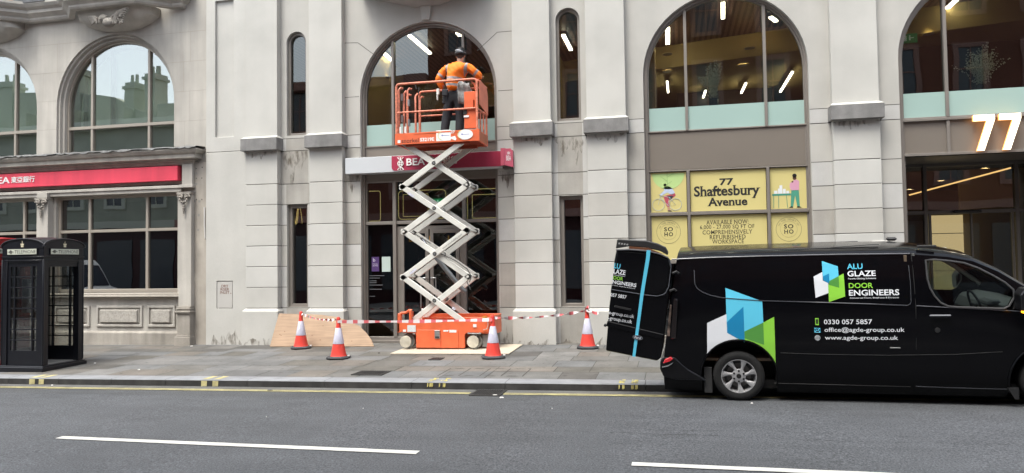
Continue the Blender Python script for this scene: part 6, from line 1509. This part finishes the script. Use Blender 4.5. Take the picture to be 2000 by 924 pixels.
b = B(); f(circ(.932, .808, .03, 14), True); f([(.932+.013*cos(a), .808+.03*sin(a)) for a in [2*pi*k/12 for k in range(12)]], True); f([(.902, .808), (.962, .808)]); f([(.932, .838), (.932, .778)]); f([(.907, .823), (.957, .823)]); f([(.907, .793), (.957, .793)]); vq(b, 'globe_icon', P('icon_grey', (.30, .32, .34), .4), body)
# swage lines, seams and trim
crease = P('van_edge_gloss', (.045, .047, .055), .12, spec=.9, coat=.8)  # paler than the body paint: edge highlights put into the colour
def along(pts, r_, mat, name, d=.0, n=6):
    b = B(); b.tube([(p[0], -(wside(p[1])+d)*xscale(p[0]), p[1]) for p in pts], r_, n); return vq(b, name, mat, body, smooth=60)
along([(-.496, 1.66), (-.497, 1.56), (-.495, 1.486), (-.47, 1.43), (-.40, 1.378), (-.30, 1.338), (-.20, 1.315), (-.109, 1.301), (.1, 1.283), (.305, 1.264), (.66, 1.25), (.966, 1.237), (1.5, 1.213), (1.93, 1.190)], .008, crease, 'belt_crease', .0)
along([(1.93, 1.190), (1.965, 1.205), (1.978, 1.24), (1.980, 1.45), (1.975, 1.66)], .004, crease, 'panel_crease', .0)
along([(2.03, 1.186), (2.4, 1.160), (2.75, 1.138), (3.0, 1.12), (3.15, 1.105)], .007, crease, 'belt_crease', .0)
along([(2.015, 1.80), (2.02, 1.5), (2.024, 1.171), (2.012, .7), (2.005, .215)], .0045, blk2, 'door_seam', -.001)
along([(2.006, .222), (2.4, .212), (2.955, .205)], .006, crease, 'sill_edge', .004); along([(1.95, .215), (.95, .225), (.42, .23)], .005, blk, 'sill_edge', .002)
along([(-.78, 1.80), (-.3, 1.812), (.4, 1.812), (1.2, 1.808), (2.0, 1.795)], .010, crease, 'roof_gutter', -.002)
along([(.5, .62), (1.0, .605), (1.7, .600), (2.4, .615), (2.9, .65)], .004, blk, 'side_rub_line', .0)
for zz, x0, x1 in ((.60, 1.7, 1.95),): along([(1.73, .690), (1.84, .690)], .006, P('highlight_badge', (.25, .25, .25), .3), 'side_marker', .0)
b = B(); R0 = .46
for xa, ra in ((0, .462), (3.40, .437)):
    for s_ in (-1, 1):
        b.tube([(xa+ra*cos(radians(a)), s_*(wside(max(.15, .315+ra*sin(radians(a))))+.004)*xscale(xa+ra*cos(radians(a))), .315+ra*sin(radians(a))) for a in range(-14, 196, 6)], .013, 6)
split_by(vq(b, 'arch_lip', paint, body, smooth=60))
b = B()
for xa, ra in ((0, .45), (3.40, .425)):
    for s_ in (-1, 1):
        y0, y1 = (.60*s_, .94*s_); n = 20; vs = []
        for k in range(n+1): a = radians(-10+200*k/n); vs += [(xa+ra*cos(a), y0, .315+ra*sin(a)), (xa+ra*cos(a), y1, .315+ra*sin(a))]
        b.add(vs, [(2*k, 2*k+1, 2*k+3, 2*k+2) for k in range(n)]); b.add([(xa+ra*cos(radians(-10+200*k/n)), y0, .315+ra*sin(radians(-10+200*k/n))) for k in range(n+1)], [tuple(range(n+1))])
split_by(vq(b, 'wheel_arch_liner', blk2, body), lambda c: (c.x > 1.5, c.y > 0))
# wheels
rub = P('van_tyre', (.005, .005, .0055), .85, bump=.2, bscale=60); alloy = P('van_alloy', (.36, .36, .37), .35, metal=.35, var=.04)
def wheel(x, y, s_):
    r = .314; t = B(); c = (x, 0, .314); y0 = y
    pr = [(.205, .0), (.218, .006), (.262, .016), (.296, .006), (.312, -.014), (.314, -.10), (.312, -.19), (.296, -.21), (.21, -.20), (.20, -.1)]
    b = B(); n = 44; vs = []
    for rr0, h_ in pr:
        for k in range(n): a = 2*pi*k/n; vs.append((x+rr0*cos(a), y+s_*h_, .314+rr0*sin(a)))
    fs = [(i*n+k, i*n+(k+1) % n, ((i+1) % len(pr))*n+(k+1) % n, ((i+1) % len(pr))*n+k) for i in range(len(pr)) for k in range(n)]
    b.add(vs, fs); w = b.obj('wheel', rub, VAN, smooth=40)
    b = B(); F3 = lambda a, rr0, h_: (x+rr0*cos(a), y+s_*h_, .314+rr0*sin(a))
    for i, ((ra, ha), (rb, hb_)) in enumerate((((.215, .004), (.205, .004)), ((.205, .004), (.203, -.02)), ((.203, -.02), (.185, -.10)))):
        vs = []
        for k in range(40): a = 2*pi*k/40; vs += [F3(a, ra, ha), F3(a, rb, hb_)]
        b.add(vs, [(2*k, 2*((k+1) % 40), 2*((k+1) % 40)+1, 2*k+1) for k in range(40)])
    for k in range(7):
        a0 = 2*pi*k/7+.30
        out = [(a0-.20, .204), (a0-.02, .206), (a0+.26, .204)]
        tw = .42; P_ = [F3(a0-.30-tw*.3, .060, -.012), F3(a0-.17, .12, -.016), F3(a0-.155, .204, -.004), F3(a0+.225, .204, -.004), F3(a0+.10, .12, -.016), F3(a0+.30-tw*.3, .060, -.012)]
        D_ = [F3(a0-.30-tw*.3, .060, -.05), F3(a0-.17, .12, -.055), F3(a0-.155, .204, -.045), F3(a0+.225, .204, -.045), F3(a0+.10, .12, -.055), F3(a0+.30-tw*.3, .060, -.05)]
        mid = [F3(a0-.05-tw*.1, .06, -.008), F3(a0-.02, .12, -.008), F3(a0+.05, .204, .002)]
        vs = P_+D_+mid; fs = [(0, 1, 13, 12), (1, 2, 14, 13), (12, 13, 4, 5), (13, 14, 3, 4), (0, 6, 7, 1), (1, 7, 8, 2), (3, 9, 10, 4), (4, 10, 11, 5)]
        b.add(vs, fs)
    b.add([F3(2*pi*k/24, .085, -.012) for k in range(24)]+[F3(2*pi*k/24, .045, -.004) for k in range(24)]+[F3(2*pi*k/24, .085, -.05) for k in range(24)], [(k, (k+1) % 24, 24+(k+1) % 24, 24+k) for k in range(24)]+[(48+k, 48+(k+1) % 24, (k+1) % 24, k) for k in range(24)]+[tuple(24+k for k in range(24))])
    b.obj('alloy_rim', alloy, w, bevel=.0015)
    b = B(); b.add([F3(2*pi*k/24, .03, -.001) for k in range(24)], [tuple(range(24))])
    for k in range(6): a = 2*pi*k/6+.5; cx, cz = x+.066*cos(a), .314+.066*sin(a); b.add([(cx+.0125*cos(2*pi*j/10), y+s_*.001, cz+.0125*sin(2*pi*j/10)) for j in range(10)]+[(cx+.0125*cos(2*pi*j/10), y+s_*-.012, cz+.0125*sin(2*pi*j/10)) for j in range(10)], [tuple(range(10))]+[(j, (j+1) % 10, 10+(j+1) % 10, 10+j) for j in range(10)])
    b.add([F3(2*pi*k/30, .185, -.10) for k in range(30)], [tuple(range(30))]); b.obj('hub_and_nuts', P('wheel_black', (.01, .01, .01), .4), w)
    b = B(); b.add([F3(2*pi*k/30, .15, -.085) for k in range(30)]+[F3(2*pi*k/30, .07, -.085) for k in range(30)], [(k, (k+1) % 30, 30+(k+1) % 30, 30+k) for k in range(30)]); b.obj('brake_disc', P('brake_steel', (.12, .115, .11), .5, metal=.6), w)
    return w
wheel(0, -.955, -1); wheel(3.40, -.945, -1); wheel(0, .955, 1); wheel(3.40, .945, 1)
b = B(); b.box(-.425, -.325, -.94, -.90, .09, .42); vq(b, 'mud_flap', P('mudflap_rubber', (.02, .02, .021), .7), bevel=.006)
b = B(); b.box(-.85, 3.6, -.80, .80, .13, .24); vq(b, 'underbody', blk2)
# rear: bumper, lamps, closed far door, sill
b = B(); bpts = [(-.93, .30), (-.97, .40), (-.965, .50), (-.93, .545), (-.78, .55), (-.62, .40), (-.45, .30), (-.40, .255), (-.80, .265)]
b.prism([bpts], -.985, -.86); b.prism([[(-.97, .34), (-.97, .50), (-.90, .52), (-.80, .52), (-.80, .30), (-.9, .30)]], -.86, .86); b.prism([bpts], .86, .985)
vq(b, 'rear_bumper', P('bumper_black', (.004, .004, .005), .3, spec=.25), bevel=.015)
b = B(); b.prism([[(-.93, .475), (-.845, .50), (-.80, .535), (-.83, .555), (-.90, .53)]], -1.0, -.95); vq(b, 'rear_reflector', P('red_lens', (.55, .02, .03), .25, coat=.5), bevel=.004)
b = B(); b.prism([[(-.945, .435), (-.86, .455), (-.80, .49), (-.815, .47), (-.87, .435), (-.94, .42)]], -1.0, -.95); vq(b, 'bumper_trim', P('chrome', (.7, .7, .7), .12, metal=1.))
b = B(); b.prism([[(-.82, .79), (-.755, .785), (-.715, 1.285), (-.735, 1.31), (-.765, 1.30)]], -.985, -.90); vq(b, 'tail_lamp', P('smoked_lens', (.006, .003, .003), .2, coat=.2), bevel=.008); b = B(); b.prism([[(-.870, .82), (-.835, .82), (-.795, 1.22), (-.815, 1.22)]], -.95, -.90); vq(b, 'door_jamb', P('jamb_items', (.12, .085, .07), .5, var=.9, scale=14, dirt=.5)); b = B(); b.box(-.895, -.865, -.93, -.90, .62, .78); vq(b, 'jamb_patch', P('silver_patch', (.35, .34, .33), .3, var=.4, scale=20))
b = B(); b.prism([[(-.93, .53), (-.905, .53), (-.70, 1.78), (-.72, 1.78)]], .02, .93); vq(b, 'far_rear_door', paint)
b = B(); b.prism([[(-.9, .50), (3.0, .50), (3.0, .53), (-.9, .53)]], -.9, .9); b.box(-.5, 1.9, .88, .90, .53, 1.7); b.box(1.93, 1.96, -.88, .88, .53, 1.78); vq(b, 'load_floor', P('ply_lining', (.12, .085, .055), .8))
# open near rear door (built in its own slanting frame: u towards the free edge, v up the hinge line)
DO = Vector((-.965, -.93, .493)); U = Vector((-.984, -.0, .176)); V_ = Vector((.176, .0, .984)); N_ = Vector((0, -1, 0))
def DF(u, v, d=0): return tuple(DO+U*(-u)+V_*v+N_*d)          # u given negative leftwards as measured
dl = [(-.045, -.009), (-.718, .002), (-.735, .30), (-.752, .583), (-.753, .70), (-.762, .82), (-.755, .959), (-.768, 1.20), (-.760, 1.353), (-.60, 1.378), (-.358, 1.395), (-.20, 1.375), (-.083, 1.346), (-.042, 1.239), (-.015, .978), (-.006, .71), (0, .441), (.012, .227), (0, .04)]
dl = dl[::-1]
b = B(); b.prism([dl], 0, .055, fn=lambda x, y, z: DF(x, z, -y)); 
for v_ in b.v: pass
door_o = vq(b, 'rear_door', paint, bevel=.012, label='open rear door with part lettering and a blue stripe')
zof = lambda v: .022 if v < .05 else 0
def dpart(loops, name, mat, y0=-.012, y1=.0, bev=0., par=None):
    b = B()
    for L_ in loops: b.prism([L_], y0, y1, fn=lambda x, y, z: DF(x, z, -y))
    return vq(b, name, mat, par or door_o, bevel=bev)
dpart([[(-.745, .845), (-.30, .842), (-.17, .85), (-.09, .90), (-.055, .98), (-.06, 1.24), (-.10, 1.33), (-.30, 1.36), (-.74, 1.335)]], 'upper_panel', paint, -.008, .0, .006)
dpart([[(-.755, .33), (-.02, .28), (-.005, .35), (-.75, .40)]], 'lower_swage', paint, -.012, 0, .008)
b = B(); b.tube([DF(u, v, .012) for u, v in [(-.755, .822), (-.5, .822), (-.30, .822), (-.16, .831), (-.09, .86), (-.058, .889), (-.03, .975), (-.036, 1.24), (-.07, 1.33)]], .006, 6); vq(b, 'door_crease', P('door_crease_grey', (.08, .085, .10), .2, spec=.8), door_o, smooth=60)
b = B(); b.tube([DF(u, v, .004) for u, v in [(-.765, 1.345), (-.60, 1.375), (-.358, 1.392), (-.20, 1.375), (-.09, 1.345)]], .009, 6); vq(b, 'door_top_edge', P('door_top_grey', (.10, .10, .11), .3, spec=.8), door_o, smooth=60)
dpart([[(-.685, .625), (-.46, .615), (-.46, .592), (-.685, .602)]], 'door_handle', blk, -.04, -.012, .006)
dpart([[(-.76, .355), (-.79, .35), (-.79, .32), (-.755, .315)]], 'door_catch', blk, -.01, .04, .006)
dpart([[(-.372, 1.402), (-.322, 1.408), (-.318, 1.30), (-.33, .82), (-.325, -.004), (-.362, -.004), (-.373, .82), (-.366, 1.30)]], 'blue_stripe', lg['blue'], -.0185, -.017)
def dt(t, u0, u1, v0, v1, mat, off=.02):
    b = B(); b.text(t, u0, u1, v0, v1, lambda x, z, d: DF(x, z, .0095 if z > .84 else .0025), off=off); vq(b, 'door_lettering', mat, door_o)
dt('LU', -.758, -.679, 1.105, 1.172, lg['blue']); dt('LAZE', -.752, -.602, 1.062, 1.125, vw, .022) if False else dt('LAZE', -.757, -.600, 1.036, 1.098, vw, .022); dt('Glazing Solutions', -.745, -.600, 1.010, 1.026, vw, .01)
dt('OOR', -.752, -.622, .958, 1.005, lg['green']); dt('NGINEERS', -.752, -.440, .900, .950, vw, .022); dt('al Doors, Shopfronts & Entrances', -.750, -.450, .872, .888, vw, .01)
dt('057 5857', -.757, -.545, .728, .775, vw, .022); dt('e-group.co.uk', -.746, -.412, .478, .540, vw, .008); dt('-group.co.uk', -.742, -.430, .405, .467, vw, .008)
el = lambda a_, b_: [(-.328+a_*cos(2*pi*k/26), .255+b_*sin(2*pi*k/26)) for k in range(26)]
dpart([el(.066, .030)], 'badge_rim', P('chrome', (.7, .7, .7), .12, metal=1.), -.028, -.012); dpart([el(.058, .024)], 'badge', P('badge_dark', (.01, .013, .03), .3), -.030, -.028)
b = B(); b.text('Ford', -.371, -.285, .238, .272, lambda x, z, d: DF(x, z, .0315), off=.005, shear=.25); vq(b, 'badge_lettering', vw, door_o)
dpart([[(-.775, 1.36), (-.772, 1.487), (-.54, 1.507), (-.396, 1.521), (-.26, 1.505), (-.14, 1.471), (-.101, 1.41), (-.10, 1.37), (-.20, 1.41), (-.40, 1.43), (-.62, 1.41)][::-1]], 'inner_top_trim', blk, .03, .10, .01)
dpart([[(-.60, 1.415), (-.36, 1.432), (-.14, 1.375), (-.36, 1.40), (-.60, 1.385)][::-1]], 'brown_reflection_strip', P('brown_trim', (.12, .045, .02), .4), .004, .03)  # brown strip painted as a reflection along the door top
b = B()
for k in range(4): b.box(-.0, .01, 0, 0, 0, 0) if False else b.add([DF(-.745+.035*k, 1.425, .0), DF(-.725+.035*k, 1.427, .0), DF(-.722+.035*k, 1.448, .0), DF(-.745+.035*k, 1.446, .0)], [(0, 1, 2, 3)])
vq(b, 'latch_glints', P('pale_latch', (.30, .30, .30), .4), door_o)  # pale quads painted as glints near the latch
for v_ in (.95, 1.18): 
    b = B(); b.tube([DF(-.01, v_-.03, .0), DF(.04, v_, -.02), DF(.07, v_-.02, -.02)], .016, 6); vq(b, 'hinge', blk, door_o)
# front: glass, cab interior, mirror, lamps, bonnet trim
b = B(); b.add([(x, -(wside(z)-.006), z) for x, z in win]+[(x, (wside(z)-.006), z) for x, z in win], [tuple(range(len(win))), tuple(len(win)+i for i in range(len(win)))[::-1]])
split_by(vq(b, 'side_glass', GLASS('van_glass', (.50, .56, .54), 1.3, .02), body))
b = B(); n = len(win); b.tube([(x, -(wside(z)+.001), z) for x, z in win], .011, 6, closed=True); vq(b, 'window_seal', P('window_seal', (.06, .06, .062), .4), body, smooth=60)
b = B(); xsW = [2.70, 2.8, 2.92, 3.05, 3.18, 3.30, 3.42]; vs = []
for x in xsW:
    for y in (-.76, -.5, -.25, 0, .25, .5, .76):
        sec = section(x, .008)
        top_ = [(w, z) for w, z in sec if z > 1.0*0+sec[8][1]-1e-6]
        zz = sec[-1][1]-(sec[-1][1]-sec[10][1])*(abs(y)/max(.3, sec[10][0]))**2; vs.append((x, y, zz))
b.add(vs, [(i*7+j, (i+1)*7+j, (i+1)*7+j+1, i*7+j+1) for i in range(len(xsW)-1) for j in range(6)]); vq(b, 'windscreen', GLASS('van_glass2', (.62, .68, .66), 1.3, .03), body, smooth=60)
seat = P('seat_fabric', (.035, .035, .037), .9, var=.2, scale=20)
b = B()
for yy in (-.45, .45):
    b.prism([[(2.05, .95), (2.25, .72), (2.7, .75), (2.7, .88), (2.32, .88), (2.20, 1.42), (2.08, 1.42)]], yy-.25, yy+.25); b.box(2.07, 2.17, yy-.13, yy+.13, 1.45, 1.64)
split_by(vq(b, 'cab_seat', seat, bevel=.04), lambda c: c.y > 0)
b = B(); b.prism([[(2.95, .7), (3.5, .7), (3.5, 1.10), (3.2, 1.16), (3.0, 1.12), (2.93, .98)]], -.85, .85); b.prism([[(2.86, 1.12), (3.02, 1.14), (3.03, 1.20), (2.90, 1.20)]], -.62, -.30); vq(b, 'dashboard', P('dash_grey', (.06, .062, .063), .6), bevel=.03)
b = B(); n = 20; b.tube([(2.80+.06*sin(2*pi*k/n)*-1, -.46+.19*cos(2*pi*k/n), 1.12+.175*sin(2*pi*k/n)) for k in range(n)], .015, 8, closed=True); b.tube([(2.80, -.46, 1.12), (3.0, -.46, 1.02)], .03, 8); b.tube([(2.80, -.64, 1.12), (2.82, -.46, 1.10), (2.80, -.28, 1.12)], .014, 6); vq(b, 'steering_wheel', blk, smooth=60)
b = B(); b.box(2.02, 2.05, -.86, .86, .6, 1.80); vq(b, 'bulkhead', P('bulkhead_grey', (.10, .10, .10), .7)); b = B(); b.tube([(2.62, .80, 1.72), (2.95, .82, 1.48), (3.25, .84, 1.24)], .03, 8); b.tube([(2.40, -.0, 1.82), (2.62, -.0, 1.78)], .02, 6); vq(b, 'pillar_trim', P('pale_trim', (.36, .36, .34), .7)); b = B(); b.box(2.44, 2.50, .35, .62, 1.36, 1.58); b.tube([(2.5, .45, 1.75), (2.5, .45, 1.58)], .006, 5); vq(b, 'hanging_vest', P('pale_vest', (.45, .48, .36), .8, var=.3, scale=30), bevel=.02)
b = B()
for s_ in (-1, 1):
    b.prism([[(3.02, 1.15), (3.20, 1.16), (3.24, 1.30), (3.20, 1.40), (3.06, 1.40), (3.01, 1.33)]], *sorted((s_*1.02, s_*1.22))); b.tube([(3.07, s_*.93, 1.16), (3.10, s_*1.05, 1.18)], .03, 8)
mi_ = split_by(vq(b, 'wing_mirror', P('mirror_black', (.004, .004, .005), .3), bevel=.03), lambda c: c.y > 0)[0]; b = B(); b.box(3.03, 3.09, -1.225, -1.16, 1.125, 1.150); vq(b, 'indicator', EM('amber_lamp', (255, 170, 30), 1.0), mi_, bevel=.006)
b = B(); b.prism([[(3.02, 1.13), (3.10, 1.16), (3.17, 1.33), (3.06, 1.30)]], -.955, -.93); vq(b, 'quarter_panel', blk, bevel=.004)
b = B(); hx = 2.148; b.box(2.155, 2.385, -1.012, -.985, 1.058, 1.085); vq(b, 'door_handle', crease, bevel=.01); b = B(); b.lathe([(0, 0), (.028, 0), (.03, .004)], (2.24, -.99, .90), 'y', 14); vq(b, 'lock_cover', blk)
for s_ in (-1, 1):
    b = B(); b.prism([[(4.0, .88), (4.2, .80), (4.28, .72), (4.26, .66), (4.02, .78)]], *( (-.86, -.55) if s_ < 0 else (.55, .86))); vq(b, 'headlight', P('headlight_lens', (.45, .46, .48), .1, coat=.6), bevel=.01)
b = B(); b.box(4.27, 4.37, -.5, .5, .50, .72); b.box(4.22, 4.40, -.8, .8, .22, .42); vq(b, 'front_grille', blk, bevel=.02)
b = B(); b.prism([[(3.02, .10), (3.06, .10), (3.06, .23), (2.95, .23)]], -.97, -.93); vq(b, 'front_mud_flap', blk)
b = B(); b.box(2.10, 2.30, -.80, -.74, 1.855, 1.885); b.tube([(1.15, -.70, 1.885), (1.6, -.66, 1.905), (1.72, -.6, 1.90)], .006, 5); b.box(.0, 1.7, -.66, -.64, 1.872, 1.884); b.box(.0, 1.7, .64, .66, 1.872, 1.884); b.box(2.0, 2.012, -.80, .80, 1.868, 1.878) if False else None
split_by(vq(b, 'roof_rail', blk, bevel=.006), lambda c: c.y > 0)
b = B(); b.box(1.98, 2.10, .2, .3, 1.895, 1.945); vq(b, 'roof_aerial', blk, bevel=.02)
wd = thing('wall_bracket_light', 'small dark fitting on the stone pier just above the van roof', 'wall fitting', loc=(3.62, -.02, 1.86))
b = B(); b.box(-.10, .18, .0, .02, -.12, .10); b.obj('backplate', P('fitting_plate', (.60, .585, .56), .6), wd, bevel=.004)
b = B(); b.lathe([(0, -.035), (.06, -.03), (.10, 0), (.06, .022), (0, .025)], (.02, -.08, -.02), n=18); b.obj('lamp_body', blk, wd, smooth=50)
b = B(); b.lathe([(0, -.015), (.03, -.01), (.03, .01), (0, .015)], (.13, -.05, .03), n=12); b.obj('sensor', blk, wd, smooth=50)

# ================================================================== OPPOSITE SIDE (seen in reflections)
def opp(x0, x1, h, wallcol, name, label, winm, storeys, gable=False, base=(.05, .012, .014)):
    r = thing('street_building', label, 'building', 'buildings across the road', loc=((x0+x1)/2, -17.2, 0)); c = ((x0+x1)/2, -17.2, 0); z0 = -.3
    b = B(); b.box(x0, x1, -26, -17.2, 3.9, h); 
    if gable:
        b.prism([[(x0, h), (x1, h), (x1-.6, h+.5), (x1-3.2, h+1.0), (x1-5, h+1.9), (x1-8, h+2.4), (x0+3, h+2.6), (x0, h+1)]], -24, -18.2)
        for xm, hh, w_2 in ((x1-2.6, 3.0, .30), (x1-3.9, 2.6, .34), (x1-7.5, 3.6, .5), (x1-12, 3.2, .5)):
            b.box(xm-w_2, xm+w_2, -19, -18.1, h, h+hh); b.box(xm-w_2-.1, xm+w_2+.1, -19.1, -18, h+hh-.35, h+hh-.2)
            for q_ in (-.5, .5): b.lathe([(.11, 0), (.09, .5)], (xm+q_*w_2, -18.5, h+hh), n=8)
        for k in range(5): b.box(x1-1.5-k*3, x1-.6-k*3, -18.3, -17.3, h+.2, h+1.1)
    wl = q(b, 'wall', P(name+'_wall', wallcol, .85, var=.12, scale=.8, speck=.1, speckscale=20), r, c)
    b = B(); b.box(x0, x1, -26, -17.2, z0, 3.88); q(b, 'shopfront', P(name+'_shop', base, .4), r, c)
    b = B(); b.box(x0, x1, -17.6, -16.85, 3.70, 4.05); b.box(x0, x1, -17.5, -16.8, h-.1, h+.3); q(b, 'cornice', P(name+'_trim', tuple(min(.75, k*1.25+.12) for k in wallcol), .8), r, c)
    n = int((x1-x0)/2.4); w_ = (x1-x0)/n; 
    tr = B(); gl = B()
    for s_ in range(storeys):
        zb = 4.9+s_*3.3
        if zb+2 > h: break
        for k in range(n):
            xm = x0+w_*(k+.5); gl.box(xm-.5, xm+.5, -17.25, -17.19, zb, zb+1.9); tr.prism([rect(xm-.66, xm+.66, zb-.18, zb+2.08), rect(xm-.46, xm+.46, zb+.02, zb+1.88)], -17.30, -17.12); tr.box(xm-.02, xm+.02, -17.28, -17.15, zb, zb+1.9); tr.box(xm-.46, xm+.46, -17.28, -17.15, zb+.93, zb+.98)
    for k in range(n):
        xm = x0+w_*(k+.5); gl.box(xm-w_*.4, xm+w_*.4, -17.22, -17.16, .5, 3.1)
    q(tr, 'window_surround', P(name+'_trim', wallcol, .8), r, c); q(gl, 'window_pane', P('far_glass_street', (.09, .10, .115), .15, spec=.8), r, c)
    return r
opp(-60, -44, 13, (.30, .14, .09), 'brick_a', 'red brick terrace at the far left across the road', 0, 3)
opp(-44, -24.2, 9.0, (.40, .42, .34), 'cream', 'cream rendered building with stepped gables across the road', 0, 2, True)
opp(-24.2, -11, 10.2, (.24, .085, .055), 'brick_b', 'dark red brick building across the road, left of centre', 0, 3)
opp(-11, 3, 15.5, (.22, .08, .05), 'brick_c', 'tall red brick building directly across the road', 0, 4)
opp(3, 18, 14.5, (.26, .10, .065), 'brick_d', 'red brick building across the road on the right', 0, 4)
opp(18, 45, 13, (.42, .37, .30), 'stone_e', 'stone fronted building across the road at the far right', 0, 3)


# white delivery van parked across the road (shows in the shop window reflection)
wv = thing('parked_van', 'white delivery van parked across the road, mirrored in the left shop window', 'van', loc=(-26.4, -12.1, road(-26.4, -10)+.0))
wp = P('white_van_paint', (.62, .64, .67), .3, coat=.3)
b = B(); b.prism([[(-2.8, .35), (2.6, .35), (2.75, .9), (2.5, 1.15), (1.95, 1.35), (1.35, 2.3), (1.1, 2.5), (-2.6, 2.5), (-2.8, 2.3)]], -1, 1); b.obj('body', wp, wv, bevel=.08, seg=3)
b = B(); b.prism([[(1.0, 1.4), (1.75, 1.4), (1.25, 2.15), (1.0, 2.15)]], -1.01, 1.01); b.prism([[(1.98, 1.40), (1.40, 2.27), (1.38, 2.24), (1.95, 1.37)]], -.85, .85); b.obj('glazing', P('far_glass', (.035, .045, .06), .08, spec=.8), wv)
for x_ in (-1.8, 1.7):
    for y_ in (-1.01, .80):
        b = B(); b.lathe([(0, 0), (.2, .0), (.22, .02), (.34, .02), (.35, .1), (.34, .2), (0, .2)], (x_, y_, .35), 'y', 24); b.obj('wheel', rub, wv, smooth=40)
